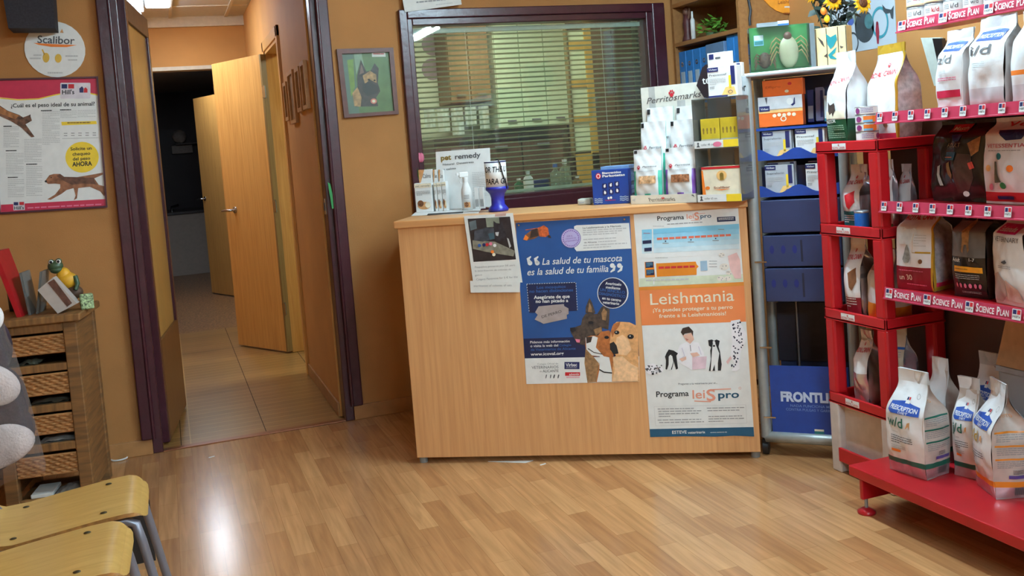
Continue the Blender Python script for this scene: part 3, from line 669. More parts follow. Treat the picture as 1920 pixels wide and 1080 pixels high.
A.poly([(738, 122), (893, 115), (897, 154), (741, 163)], PBD, 2); A.lines(752, 130, 880, 152, 2, WHITE, 3, .45, -.05)
for i in range(6): A.poly([(105, 228 + 40 * i), (925, 178 + 42 * i), (927, 222 + 42 * i), (107, 270 + 40 * i)], (SKY, mat('poster_sky_b', (146, 204, 230), .42, var=.04), mat('poster_sky_c', (168, 214, 232), .42, var=.03), mat('poster_sky_d', (188, 220, 234), .42, var=.03), SKY2, WHITE)[i], 1)
A.poly([(190, 224), (200, 223), (212, 690), (202, 690)], WHITE, 2)
A.poly([(84, 640), (955, 600), (960, 668), (86, 710)], mat('poster_pale_green', (206, 214, 188), .42, var=.05), 1)
A.poly([(112, 320), (186, 314), (187, 342), (113, 348)], PBD, 3).poly([(126, 382), (188, 377), (189, 408), (127, 412)], PBD, 3)
A.lines(120, 255, 176, 264, 1, RED, 3)
for i in range(12):
    x = 232 + i * 52 + (8 if i > 4 else 0); y = 296 - i * 2.8; A.poly([(x, y), (x + 44, y - 2.4), (x + 45, y + 16), (x + 1, y + 18)], mat('brick_orange_ink', (226, 110, 84), .5, var=0), 3)
for x, y in ((306, 325), (520, 313), (728, 302)): A.ell(x, y, 6, 6, PBD, 3, n=8); A.lines(x - 26, y + 14, x + 26, y + 22, 1, GREYT, 3, .9)
A.lines(750, 222, 800, 236, 1, GREYT, 3); A.lines(220, 462, 324, 470, 1, GREYT, 3); A.lines(200, 196, 292, 204, 1, GREYT, 3)
DOR = mat('poster_deep_orange', (226, 134, 34), .42, var=.05, scale=6)
A.poly([(130, 500), (205, 496), (218, 626), (134, 630)], DOR, 3).poly([(226, 512), (560, 496), (568, 520), (585, 538), (568, 556), (568, 608), (232, 624)], DOR, 3)
A.poly([(135, 502), (202, 498), (203, 546), (138, 550)], PBD, 4).poly([(142, 566), (210, 562), (211, 610), (144, 614)], PBD, 4)
A.lines(142, 508, 196, 544, 4, SKY, 5, .3, -.06); A.lines(148, 572, 204, 608, 4, SKY, 5, .3, -.06)
for i in range(6): x = 248 + i * 52; y = 540 - i * 2; A.poly([(x, y), (x + 44, y - 2), (x + 44, y + 16), (x, y + 18)], RED, 4)
A.poly([(598, 492), (655, 488), (660, 572), (602, 576)], mat('grey_blue_print', (150, 176, 196), .5, var=.03), 3); A.lines(672, 490, 740, 560, 3, GREYT, 3, .25); A.lines(140, 648, 500, 664, 1, LGREY, 3, .8, -.03)
A.poly([(830, 450), (905, 420), (935, 480), (945, 640), (890, 640), (850, 560)], mat('faded_pink_print', (230, 188, 184), .5, var=.05), 3)
for x, y, r in ((780, 440, 26), (800, 540, 40), (770, 640, 30), (830, 640, 30), (840, 590, 26)):
    A.ell(x, y, r, r * .7, mat('faded_cream_print', (226, 216, 204), .5, var=.04), 3)
    for k in range(4): A.ell(x + r * .6 * math.cos(k * 1.7 + x), y + r * .4 * math.sin(k * 2.1 + y), 5, 4, GREYT, 4, n=8)
A.poly([(82, 712), (965, 668), (968, 700), (84, 740)], mat('poster_amber_band', (222, 138, 52), .42, var=.05, scale=8), 2)
A.poly([(83, 728), (968, 696), (985, 1003), (104, 1036)], OR, 1)
A.text('Leishmania', (178, 862), (885, 826), 96, CREAM, 3, .004); A.text('¡Ya puedes proteger a tu perro', (200, 922), (872, 894), 32, CREAM, 3, .014); A.text('frente a la Leishmaniosis!', (252, 972), (816, 948), 32, CREAM, 3, .014)
# vet and his dogs
SKIN = mat('skin_print', (226, 180, 160), .6, var=.05); COATW = mat('white_coat_print', (236, 232, 236), .6, var=.02); COATS = mat('lilac_fold_print', (206, 198, 214), .6, var=.04)
B_.poly([(365, 180), (430, 150), (500, 165), (540, 240), (550, 350), (450, 360), (350, 300), (345, 235)], COATW, 2).poly([(455, 268), (560, 262), (552, 350), (455, 358)], mat('pink_trouser_print', (226, 196, 206), .6, var=.06), 3)
B_.line([(380, 200), (400, 260), (360, 285)], 5, COATS, 3).line([(500, 190), (520, 250)], 5, COATS, 3).line([(440, 180), (445, 225)], 4, DGREY, 3)
B_.poly([(388, 110), (455, 90), (468, 140), (440, 172), (410, 150)], SKIN, 3).poly([(372, 88), (385, 58), (430, 46), (462, 80), (460, 120), (448, 90), (400, 98), (390, 112)], DBROWN, 4).poly([(405, 130), (430, 140), (415, 150)], mat('pink_lip', (190, 120, 110), .6), 4)
B_.poly([(362, 280), (410, 262), (412, 285), (380, 300)], SKIN, 4).poly([(440, 240), (490, 232), (510, 255), (460, 268)], SKIN, 4)
for x, y, r1, r2 in ((165, 355, 48, 40), (215, 360, 30, 24)): B_.ell(x, y, r1, r2, COATW, 3)
for k in range(16): B_.ell(130 + rnd.random() * 105, 325 + rnd.random() * 60, 6, 5, DGREY, 4, n=7)
B_.ell(170, 388, 9, 8, INK, 5).ell(155, 352, 5, 5, INK, 5).ell(182, 354, 5, 5, INK, 5).poly([(112, 352), (135, 345), (132, 372)], DGREY, 4).poly([(200, 330), (235, 375), (215, 380)], DGREY, 4)
B_.poly([(268, 240), (285, 212), (320, 220), (352, 240), (340, 258), (352, 350), (338, 358), (322, 300), (308, 358), (290, 358), (285, 320), (272, 358), (262, 355), (265, 290), (258, 265)], INK, 3).poly([(285, 262), (310, 258), (318, 300), (300, 360), (284, 360)], WHITE, 4).poly([(290, 255), (303, 250), (305, 290), (292, 292)], WHITE, 5)
B_.poly([(570, 145), (598, 140), (612, 150), (630, 140), (654, 150), (645, 192), (655, 225), (668, 320), (662, 365), (575, 368), (590, 280), (585, 220), (592, 195), (575, 185)], INK, 3).poly([(604, 150), (618, 152), (628, 185), (650, 240), (640, 310), (640, 368), (620, 368), (616, 320), (600, 368), (588, 366), (595, 260), (600, 200)], WHITE, 4).ell(612, 186, 9, 7, INK, 5).ell(603, 172, 3, 3, INK, 5).ell(624, 172, 3, 3, INK, 5)
B_.poly([(735, 5), (800, -5), (808, 30), (845, 95), (842, 150), (808, 220), (795, 290), (798, 350), (770, 372), (740, 365), (760, 320), (732, 260), (742, 150), (738, 70), (728, 40)], COATW, 3).poly([(845, 95), (850, 110), (832, 130), (825, 118)], COATW, 3)
for k in range(46):
    t = rnd.random(); x = 770 + 18 * math.sin(t * 4) + (rnd.random() - .5) * (70 if t < .6 else 44); B_.ell(x, 8 + t * 330, 7, 5, mat('navy_spot', (30, 30, 56), .6), 4, rot=rnd.random() * 3, n=7)
B_.poly([(700, 300), (735, 255), (745, 270), (712, 320)], mat('faded_pink_print', (230, 188, 184)), 2)
B_.text('Pregunte a tu veterinario por el...', (355, 468), (636, 460), 13, DGREY, 2, .005)
B_.text('Programa', (195, 556), (430, 548), 40, INK, 2, .015); B_.text('lei', (458, 568), (548, 564), 62, LEI, 2, .01); B_.text('S', (560, 584), (625, 580), 82, LEI, 2, .02); B_.text('pro', (643, 566), (794, 560), 52, PRO, 2, .02)
B_.line([(590, 503), (735, 497)], 7, LEI, 2).line([(470, 585), (590, 590)], 7, LEI, 2).ring(800, 492, 9, 9, 2, LEI, 2)
for i, (x0, y0, x1) in enumerate(((205, 640, 470), (210, 658, 520), (212, 676, 500), (212, 694, 300), (205, 720, 520), (215, 738, 540), (560, 634, 830), (565, 652, 800), (572, 694, 815), (572, 712, 830), (572, 730, 680))): B_.lines(x0, y0, x1, y0 + 10, 1, GREYT, 2, .6, -.02)
B_.line([(180, 625), (842, 612), (850, 745), (190, 765), (180, 625)], 1.6, LGREY, 2)
B_.poly([(147, 788), (898, 773), (903, 842), (760, 836), (620, 843), (400, 840), (151, 846)], TEALD, 2)
B_.text('ESTEVE', (310, 822), (415, 819), 22, WHITE, 3, .014); B_.text('veterinaria', (424, 822), (548, 817), 18, WHITE, 3, .012); B_.text('www.esteve.es', (585, 817), (706, 813), 11, WHITE, 3)
A.put(b, cpl); B_.put(b, cpl)
top(b, 'poster', 'tall orange and white poster headed Leishmania on the right of the counter front', 'poster', fix=False)

# --- instant-photo style notice with a paper slip below it
A = yd(crop(860, 390, 6.354, ctr)); b = MB(); off = lambda s, z, l=0: cpl(s, z, l + 40)
q4 = [ctr(860 + x / 6.354, 390 + y / 6.354) for x, y in ((180, 862), (768, 880), (655, 55), (72, 92))]; sheet(b, q4, PAPER, off)
A.poly([(118, 125), (620, 98), (692, 606), (188, 636)], mat('dim_photo_dark', (44, 40, 44), .35, var=.2, scale=25), 1)
A.poly([(135, 160), (215, 140), (228, 240), (150, 265)], mat('dim_photo_grey', (96, 110, 116), .35, var=.1), 2).poly([(330, 115), (490, 105), (500, 215), (345, 225)], mat('dim_photo_sage', (132, 138, 122), .35, var=.1), 2)
A.poly([(175, 380), (440, 395), (680, 505), (660, 570), (330, 515), (180, 480)], mat('dim_photo_stone', (134, 130, 116), .35, var=.15, scale=50), 2)
A.poly([(200, 270), (330, 230), (430, 235), (440, 360), (300, 395), (190, 380)], mat('dim_photo_slate', (66, 72, 82), .35, var=.2, scale=40), 3).poly([(425, 150), (460, 175), (500, 180), (530, 150), (545, 240), (575, 300), (560, 390), (440, 390), (432, 260)], mat('dim_photo_fur', (40, 40, 48), .35, var=.25, scale=60), 4)
A.poly([(360, 300), (430, 285), (440, 360), (385, 375)], mat('dim_photo_teal', (62, 92, 104), .35, var=.1), 5)
for x, y, m in ((258, 440, BLUE), (312, 432, NAVY), (350, 430, RED), (392, 420, PINK), (440, 440, WHITE), (412, 515, ORANGE), (430, 548, CREAM)): A.ell(x, y, 20, 20, m, 5, n=10)
A.poly([(445, 285), (490, 280), (480, 330), (455, 322)], LGREY, 5).poly([(585, 350), (605, 360), (635, 450), (615, 470)], LGREY, 5)
A.text('Pequeños pinceros por 5€ para', (205, 708), (680, 682), 20, GREYT, 2).text('la esterilizacion de colonias de', (205, 752), (635, 732), 20, GREYT, 2).text('gatos', (205, 803), (288, 796), 20, GREYT, 2).text('Calgary Pantinosa for 5 € for the', (222, 855), (712, 822), 22, GREYT, 2)
A.poly([(445, 70), (575, 60), (570, 88), (440, 98)], mat('faded_pink_tape', (196, 160, 150), .5), 2)
A.put(b, off); top(b, 'notice', 'instant-photo style notice of a cat taped over the counter edge', 'notice', fix=False)
A = yd(crop(860, 390, 6.354, ctr)); b = MB(); off2 = lambda s, z, l=0: cpl(s, z, l + 46)
q4 = [ctr(860 + x / 6.354, 390 + y / 6.354) for x, y in ((155, 1000), (738, 995), (742, 872), (145, 860))]; sheet(b, q4, PAPER, off2)
A.text('sterilization of colonies of cats.', (192, 930), (648, 922), 24, GREYT, 2); A.put(b, off2)
top(b, 'paper_slip', 'narrow white paper slip hanging under the instant-photo notice', 'paper', fix=False)
# ================================================================== boxes and cards measured by their two front bottom corners
class Face:
    def __init__(s, P0, P1, lean=0.0):
        s.P = Vector(P0); d = Vector(P1) - s.P; d.z = 0; s.w = d.length; s.t = d.normalized()
        s.b = Vector((-s.t.y, s.t.x, 0)); s.n = -s.b
        s.up = Vector((0, 0, math.cos(lean))) + s.b * math.sin(lean); s.fn = s.n * math.cos(lean) + Vector((0, 0, math.sin(lean)))
    def tf(s, x, y): q = onpl(x, y, s.P, s.fn) - s.P; return (q.dot(s.t), q.dot(s.up))
    def pt(s, a, z, l=0, off=.0006): return s.P + s.t * a + s.up * z + s.fn * (off + .0004 * l)
    def M(s):
        m = Matrix.Identity(4)
        for i in range(3): m[i][0] = s.t[i]; m[i][1] = -s.fn[i]; m[i][2] = s.up[i]; m[i][3] = s.P[i]
        return m
    def h(s, py, frac=.5):
        p = s.pt(s.w * frac, 0); lo, hi = 0, 3
        for _ in range(40):
            m = (lo + hi) / 2; q = p + s.up * m - C0
            if PCY - FOC * q.dot(CU) / q.dot(CW) > py: lo = m
            else: hi = m
        return lo
def carton(name, label, cat, p0, p1, z, ytop, d, m, art=None, group=None, lean=0.0, bev=.0015, side=None, h=None, F=None, extra=None):
    F = F or Face(onz(*p0, z), onz(*p1, z), lean); H = h or F.h(ytop); F.P.z += d * math.sin(lean); b = MB(); b.T = F.M(); b.box((0, 0, 0), (F.w, d, H), m, bev); b.T = None
    if art:
        A = Art(lambda x, y: (x * F.w, y * H)); art(A); A.put(b, lambda s_, z_, l: F.pt(s_, z_, l))
    if side:
        A = Art(lambda x, y: (x * d, y * H)); side(A); A.put(b, lambda s_, z_, l: F.P + F.t * (F.w + .0006 + .0004 * l) - F.fn * s_ + F.up * z_)
    if extra: extra(b, F, H)
    return top(b, name, label, cat, group, fix=False), F, H
ON = ZT + .0005
# --- things on the counter, left to right
b = MB(); A = Art(); q = [onz(*p, ON) for p in ((771, 405), (897, 400), (906, 385), (788, 391))]
b.add(q + [v + Vector((0, 0, .0015)) for v in q], [(3, 2, 1, 0), (4, 5, 6, 7), (0, 1, 5, 4), (1, 2, 6, 5), (2, 3, 7, 6), (3, 0, 4, 7)], WHITE)
q2 = [onz(*p, ON + .002) for p in ((800, 403.5), (868, 399.5), (869, 396.5), (803, 400.5))]; b.add(q2, [(0, 1, 2, 3)], INK)
top(b, 'leaflet', 'white leaflet with a dark strip lying on the left end of the counter', 'leaflet', fix=False)

F = Face(onz(815, 397, ON), onz(917, 391, ON)); F0 = F; F = Face(F.P + F.b * .045 + Vector((0, 0, .0042)), F.P + F.b * .045 + F.t * F.w * 1.01 + Vector((0, 0, .0042)), .12); Hc = F.h(281)
def art(A):
    A.text('pet', (.10, .845), (.29, .85), .09, mat('olive_print', (140, 112, 50), .5, var=0), 2, .03).text('remedy', (.36, .85), (.83, .855), .085, DGREY, 2, .02)
    A.text('Natural  Desestresa', (.13, .755), (.70, .765), .034, DGREY, 2, .008).text('y calma', (.13, .675), (.37, .68), .034, DGREY, 2, .008); A.lines(.66, .60, .97, .18, 14, LGREY, 2, .3)
def ex(b, F, H):
    for s_ in (.03, F.w - .05):
        b.T = F.M(); b.box((s_, .002, 0), (s_ + .02, .07, .003), WHITE); b.T = None
carton('display_card', 'white display card with an olive and grey heading standing on the counter', 'sign', None, None, 0, 0, .003, WHITE, art, F=F, h=Hc, extra=ex)
# rows of small cartons in front of the card
def row(xa, ya, xb, yb, z, back=0.0):
    s0, s1 = ((onpl(x_, 392, F0.P, F0.n) - F0.P).dot(F0.t) for x_ in (xa, xb)); a = F0.P + F0.t * s0 + F0.b * back; a.z = z; return Face(a, a + F0.t * max(.008, s1 - s0))

def cart_art(A):
    A.rect(0, .84, 1, .97, CREAM, 1).text('pet remedy', (.08, .87), (.9, .87), .06, DGREY, 2); A.lines(.1, .72, .9, .56, 4, GREYT, 2)
    A.ell(.5, .22, .38, .13, TAN, 2).ell(.3, .3, .18, .11, BROWN, 3).ell(.72, .24, .16, .1, CREAM, 3).ell(.26, .27, .03, .02, INK, 4)
def cart_art2(A):
    A.poly([(0, 1), (.45, 1), (0, .6)], TAN, 1).text('Calma', (.3, .8), (.9, .8), .1, DGREY, 2).lines(.15, .6, .9, .15, 5, GREYT, 2)
for i, (xa, xb) in enumerate(((782, 814), (818, 823), (824, 832), (833, 841))):
    carton('product_carton', ['white carton with a brown dog picture at the left end of the counter', 'narrow white carton second in the front row beside the display card', 'narrow white carton third in the front row beside the display card', 'narrow white carton closest to the display card in the front row'][i], 'carton', None, None, 0, 343 - i, .035, WHITE, cart_art, 'small cartons beside the display card', F=row(xa, 397, xb, 397, ON + .002, -.012))
for i, (xa, xb) in enumerate(((787, 812), (814, 822), (824, 833))):
    F = row(xa, 397, xb, 397, ON + .002, .025)
    carton('product_carton', ['white carton with a tan corner standing behind the dog picture carton', 'white carton in the middle of the back row of small cartons', 'white carton at the right of the back row of small cartons'][i], 'carton', None, None, 0, 0, .016, WHITE, cart_art2, 'small cartons beside the display card', F=F, h=F.h(318))
for i, (xa, xb) in enumerate(((893, 901), (901.5, 910))):
    carton('product_carton', ['narrow white carton right of the spray bottle', 'white carton with bar code stripes between spray bottle and collection tin'][i], 'carton', None, None, 0, 351, .02, WHITE, (lambda A: [A.rect(.15 + .13 * k, .1, .19 + .13 * k + .02 * (k % 2), .45, INK if k % 2 else GREYT, 2) for k in range(6)]), 'small cartons beside the display card', F=row(xa, 397, xb, 397, ON + .002, -.012))
p = onz(880, 393, ON) - CN * .034 + Vector((0, 0, .002)); o = thing('spray_bottle', 'white trigger spray bottle with a small dog picture in front of the display card', 'bottle', tuple(p)); r_ = .0245; s_ = .19
b = MB().lathe([(0, 0), (r_, 0), (r_, s_ * .42), (r_ * .9, s_ * .5), (r_ * .5, s_ * .66), (r_ * .45, s_ * .7)], WHITE, n=22)
g0 = math.atan2(-p.y, -p.x)
A = Art(); A.rect(-.6, .012, .6, .036, TAN, 1, 8, 1).ell(-.1, .026, .35, .012, BROWN, 2).lines(-.5, .07, .5, .05, 3, GREYT, 2)
A.put(b, lambda a, z, l: Vector(((r_ + .0005 + .0003 * l) * math.cos(g0 + a), (r_ + .0005 + .0003 * l) * math.sin(g0 + a), z))); b.obj('body', o, fix=False)
MB().cyl((0, 0, s_ * .68), (0, 0, s_ * .80), r_ * .55, WHITE, 16).box((-.03, -.008, s_ * .8), (.014, .008, s_ * .93), WHITE, .004).box((-.042, -.004, s_ * .86), (-.03, .004, s_ * .92), WHITE).obj('trigger_head', o)
MB().tube([(-.02, 0, s_ * .8), (-.028, 0, s_ * .72), (-.024, 0, s_ * .66)], .003, WHITE, 8).obj('trigger', o)
# collection tin on a blue pedestal
p = onz(935, 396, ON); o = thing('collection_tin', 'white collection tin with black lettering on a blue pedestal', 'collection tin', tuple(p)); M_COB = mat('cobalt_plastic', (42, 46, 160), .35, var=.02)
z0 = zat(p.x, p.y, 350) - p.z; z1 = zat(p.x, p.y, 302) - p.z; R1 = .0475
MB().lathe([(0, 0), (.042, 0), (.046, .008), (.040, .018), (.030, .03), (.029, .06), (.034, z0 - .03), (.044, z0 - .018), (.0505, z0 - .012), (.0505, z0), (0, z0)], M_COB, n=32).obj('pedestal', o)
b = MB().lathe([(0, z0), (R1, z0), (R1, z1), (R1 - .004, z1), (R1 - .004, z1 - .004), (0, z1 - .004)], WHITE, n=36); g0 = math.atan2(-p.y, -p.x); hh = z1 - z0
A = Art(); A.rect(-PI, z1 - .006, PI, z1 - .001, NAVY, 1, 48, 1)
A.text('OR THE U', (-1.15, z0 + hh * .58), (1.15, z0 + hh * .58), .024, INK, 2, .02, .2).text('PARA GA', (-1.15, z0 + hh * .12), (1.15, z0 + hh * .12), .024, INK, 2, .02, .2)
A.put(b, lambda a, z, l: Vector(((R1 + .0004 + .0003 * l) * math.cos(g0 + a), (R1 + .0004 + .0003 * l) * math.sin(g0 + a), z))); b.obj('tin', o, fix=False)
gx = lambda a, r, z: Vector((r * math.cos(g0 + a), r * math.sin(g0 + a), z))
MB().tube([gx(.1, .02, z1 + .004), gx(.3, .045, z1 + .006), gx(.42, .053, z1 - .01), gx(.6, .052, z0 + hh * .5), gx(.9, .054, z0 + .01), gx(1.0, .052, z0 - .01)], .0028, INK, 8).obj('cord', o)
# artificial pink tulip behind the card
p = onz(801, 388, ON); o = thing('artificial_tulip', 'pink artificial tulip with green leaves behind the left of the display card', 'flower', (p.x + .0, p.y + .065, ZT)); zt = zat(p.x, p.y + .065, 300) - ZT
MB().tube([(0, 0, 0), (.005, 0, zt * .5), (0, 0, zt)], .003, mat('leaf_green', (60, 104, 52), .5, var=.1), 8).obj('stem', o)
b = MB()
for k in range(6):
    g = k * PI / 3; b.ell((.010 * math.cos(g), .010 * math.sin(g), zt + .012), (.013, .010, .026), PINK, 10, 8, Matrix.Rotation(g, 3, 'Z'))
b.obj('petals', o)
for k, g in enumerate((.5, 2.4, 4.0)):
    def lf(u, v, g=g): w = .012 * math.sin(PI * min(1, v * .92 + .08)); r = .01 + .028 * v; return Vector(((r) * math.cos(g) - w * (u - .5) * 2 * math.sin(g), r * math.sin(g) + w * (u - .5) * 2 * math.cos(g), zt * .85 * v))
    MB().grid(lf, 4, 8, mat('leaf_green', (60, 104, 52), .5)).obj('leaf', o, fix=False)
# small pale gadget
carton('card_reader', 'small pale grey gadget lying near the window end of the counter top', 'gadget', (1083, 385), (1108, 383.5), ON, 373, .07, mat('pale_grey_plastic', (186, 186, 176), .45), (lambda A: A.rect(.1, .3, .5, .5, GREYT, 1)), bev=.006)
# blue leaflet box and stack
M_LB = mat('leaflet_blue', (28, 66, 148), .35, var=.03)
def art(A):
    A.ell(.19, .83, .075, .09, RED, 2).ell(.19, .83, .055, .066, WHITE, 3).ell(.19, .83, .035, .045, RED, 4)
    A.text('Bienvenidos', (.30, .88), (.82, .885), .06, WHITE, 2, .035).text('Parkotetas', (.30, .79), (.92, .80), .065, WHITE, 2, .035)
    for j in range(2):
        for i in range(3):
            x, y = .28 + .17 * i, .46 - .19 * j + .02 * i; A.rrect(x, y, x + .13, y + .15, .02, NAVY, 2).ell(x + .065, y + .07, .03, .045, WHITE, 3, n=9).ell(x + .08 - .02 * j, y + .11, .016, .02, WHITE, 4, n=8)
    A.ell(.43, .18, .03, .035, WHITE, 2).ell(.50, .19, .03, .035, WHITE, 2).text('Fundacion', (.34, .1), (.62, .105), .035, RED, 2, .01)
    for k in range(3):
        for xa, xb, yy in ((.04, .26, .07), (.74, .98, .10)):
            A.line([(xa + (xb - xa) * i / 8, yy + k * .05 + .014 * math.sin(i * 1.6)) for i in range(9)], .014, SKY2, 2)
o_, F, H = carton('leaflet_box', 'blue leaflet dispenser box with six small pictures on the counter', 'leaflet box', (1113, 384.5), (1181, 381), ON, 318, .05, M_LB, art)
F2 = Face(F.P + F.b * .065 + F.t * .02, F.P + F.b * .065 + F.t * (F.w - .01)); F2.P.z = ON
b = MB()
for k in range(9): b.T = F2.M(); b.box((.002 * (k % 3), .003 * (k % 2), .018 * k), (F2.w - .002 * ((k + 1) % 3), .10, .018 * k + .0165), mat('pale_blue_leaflets', (120, 152, 196), .5, var=.05), .001); b.T = None
top(b, 'leaflet_stack', 'stack of pale blue leaflets behind the blue leaflet box', 'leaflets')

# --- dog treat display: cardboard tray, header card and six bags
M_KRAFTW = mat('off_white_card', (218, 214, 202), .6, var=.03); PAWR = mat('paw_red', (196, 44, 56), .5, var=0); SCRIPT = mat('charcoal_script_ink', (84, 80, 78), .6, var=0)
def paw(A, x, y, r, asp, l=3, m=PAWR):
    A.ell(x, y - r * .35 * asp, r * .62, r * .5 * asp, m, l)
    for dx, dy in ((-.75, .15), (-.3, .62), (.3, .62), (.75, .15)): A.ell(x + dx * r, y + dy * r * asp, r * .26, r * .36 * asp, m, l, n=12)
TF = Face(onz(1183, 383.5, ON), onz(1306, 379.7, ON)); TW = TF.w; th = TF.h(365); dz = .15
o = thing('treat_display', 'white cardboard dog treat display with a red paw on its header card', 'display', tuple(TF.P), math.atan2(TF.t.y, TF.t.x))
b = MB(); b.box((0, 0, 0), (TW, .002, th), M_KRAFTW).box((0, 0, 0), (.002, dz, th), M_KRAFTW).box((TW - .002, 0, 0), (TW, dz, th), M_KRAFTW).box((0, 0, 0), (TW, dz, .002), M_KRAFTW)
A = Art(lambda x, y: (x * TW, y * th)); A.text('Perritosmarks', (.30, .25), (.70, .28), .45, SCRIPT, 2, 0, .3); paw(A, .505, .62, .028, 4.6)
A.poly([(.02, .5), (.08, .7), (.07, .3)], LGREY, 2).poly([(.93, .85), (.98, .6), (.96, .9)], DGREY, 2); A.put(b, lambda s_, z_, l: Vector((s_, -.0006 - .0003 * l, z_))); b.obj('tray', o, fix=False)
HF = Face(TF.P + TF.b * dz + Vector((0, 0, 0)), TF.P + TF.b * dz + TF.t * TW); hh = HF.h(159)
b = MB(); b.box((.005, dz - .003, 0), (TW - .004, dz, hh), M_KRAFTW); A = Art(lambda x, y: (x * TW, y * hh))
A.text('Perritosmarks', (.10, .855), (.95, .875), .052, SCRIPT, 2, .004, .3); paw(A, .50, .925, .045, .75); A.rect(.14, .7, .24, 1, mat('clear_grey_tape', (176, 176, 172), .3), 1).rect(.575, .7, .70, .86, mat('clear_grey_tape', (176, 176, 172)), 1)
A.put(b, lambda s_, z_, l: Vector((s_, dz - .0036 - .0003 * l, z_))); b.obj('header_card', o, fix=False)
M_TREAT = mat('white_treat_film', (222, 222, 222), .28, spec=.6, var=.04, bump=.1, bscale=30); M_MINT = mat('mint_green_film', (60, 176, 146), .3, var=.03); M_VIO = mat('violet_film', (126, 74, 176), .3, var=.03)
M_BONES = mat('brown_treat_sticks', (150, 96, 62), .6, var=.3, scale=120); M_BISC = mat('tan_biscuits', (206, 164, 122), .6, var=.25, scale=90)
def treat(x0, x1, yt, back, label, sidem, winm, k):
    back *= .86
    """one flat treat pouch standing in the tray, its corner notches showing the side colour"""
    P0 = TF.P + TF.b * back; a = TW * x0; e = TW * x1; Fq = Face(P0 + TF.t * a, P0 + TF.t * e, .10); Fq.P.z = ON + .003; H = Fq.h(yt); w = Fq.w; b = MB()
    def f(u, v, sg):
        bulge = .016 * math.sin(PI * min(1, v * 1.12)) * (1 - (2 * u - 1) ** 4) if v < .89 else 0
        return Fq.P + Fq.t * (w * u) + Fq.up * (H * v) + Fq.fn * (sg * bulge + .0016 * sg + (.0012 * math.sin(17 * u + 23 * v + k) if sg > 0 else 0))
    mf = lambda u, v: sidem if (v < .62 and (u < .10 or u > .90)) else (M_TREAT)
    b.grid(lambda u, v: f(u, v, 1), 20, 20, M_TREAT, mf=mf).grid(lambda u, v: f(1 - u, v, -1), 8, 10, M_TREAT)
    for s_ in (0, 1): b.grid(lambda u, v: f(s_, v, 1 - 2 * (u if s_ else 1 - u)), 1, 10, sidem)
    b.grid(lambda u, v: f(u, 1, 1 - 2 * v), 8, 1, M_TREAT)
    A = Art(lambda x, y: (x, y)); A.rect(.02, .985, .13, .93, INK, 1, 2, 2); paw(A, .22, .66, .065, .7); A.text('Perritos', (.36, .655), (.86, .66), .035, SCRIPT, 3, .01, .25)
    A.rect(.24, .36, .84, .50, winm, 3, 6, 2).rect(.42, .06, .64, .17, sidem, 3, 4, 2).lines(.25, .6, .8, .56, 1, LGREY, 2); A.put(b, lambda u, v, l: f(u, v, 1) + Fq.fn * (.0012 + .0006 * l))
    return top(b, 'treat_bag', label, 'treat bag', 'dog treat bags in the white display', fix=False)
treat(.03, .46, 280, .022, 'white treat bag with mint green edges, front left of the treat display', M_MINT, M_BISC, 0); treat(.52, .97, 276, .022, 'white treat bag with violet edges, front right of the treat display', M_VIO, M_BONES, 1)
treat(.08, .47, 228, .07, 'white treat bag with green edges, middle row left of the treat display', M_MINT, M_BISC, 2); treat(.54, .95, 224, .07, 'white treat bag with green edges, middle row right of the treat display', M_MINT, M_BONES, 3)
treat(.11, .52, 201, .118, 'white treat bag just under the header card, back row left', M_MINT, M_BISC, 4); treat(.57, .98, 198, .118, 'white treat bag just under the header card, back row right', M_MINT, M_BONES, 5)

# --- clear acrylic stand with flea collar boxes
AF = Face(TF.P + TF.t * (TW + .005), TF.P + TF.t * (TW + .005 + (onz(1398, 372.5, ON) - onz(1309, 377.5, ON)).length)); AW = AF.w; AD = .125; AH = AF.h(183); zm = AF.h(277)
M_ACR = glassy('clear_acrylic', (236, 236, 232), .10, .03, .14)
o = thing('acrylic_stand', 'two tier clear acrylic stand at the right end of the counter', 'display stand', tuple(AF.P), math.atan2(AF.t.y, AF.t.x))
for nm, a_, e_ in (('side_sheet', (0, 0, 0), (.003, AD, AH)), ('side_sheet', (AW - .003, 0, 0), (AW, AD, AH)), ('back_sheet', (0, AD - .003, 0), (AW, AD, AH)), ('shelf', (.003, .0, zm - .003), (AW - .003, AD - .003, zm)), ('top_sheet', (0, 0, AH - .003), (AW, AD, AH)), ('base_sheet', (.003, 0, 0), (AW - .003, AD - .003, .003))): MB().box(a_, e_, M_ACR).obj(nm, o)
for zz, nm in ((0, 1), (zm, 2)):
    b = MB().box((.002, -.002, zz + .001), (AW - .002, .0, zz + .030), WHITE); A = Art(); A.rect(AW * .66, zz + .001, AW - .002, zz + .03, YELLOW, 1)
    A.text('collar 48 cm' if nm == 2 else 'collar 65 cm', (AW * .17, zz + .011), (AW * .45, zz + .011), .008, DGREY, 2)
    A.ell(AW * .10, zz + .02, .004, .005, DGREY, 2, n=10).poly([(AW * .06, zz + .006), (AW * .14, zz + .006), (AW * .10, zz + .018)], DGREY, 2)
    if nm == 2: A.ell(AW * .53, zz + .014, .018, .01, PINK, 2)
    A.put(b, lambda x, y, l: Vector((x, -.0025 - .0003 * l, y))); b.obj('price_strip', o, fix=False)
M_YB = mat('mustard_yellow_carton', (206, 178, 48), .45, var=.05)
def yart(A):
    for k in range(4): A.ell(.16 + .2 * k, .62, .05, .07, mat('olive_print', (140, 112, 50)), 2, n=12); A.ell(.16 + .2 * k, .53, .035, .06, mat('olive_print', (140, 112, 50)), 2, n=12)
    A.rect(0, 0, 1, .3, mat('grey_carton_band', (176, 170, 150), .5), 1).lines(.05, .22, .95, .08, 2, GREYT, 2)
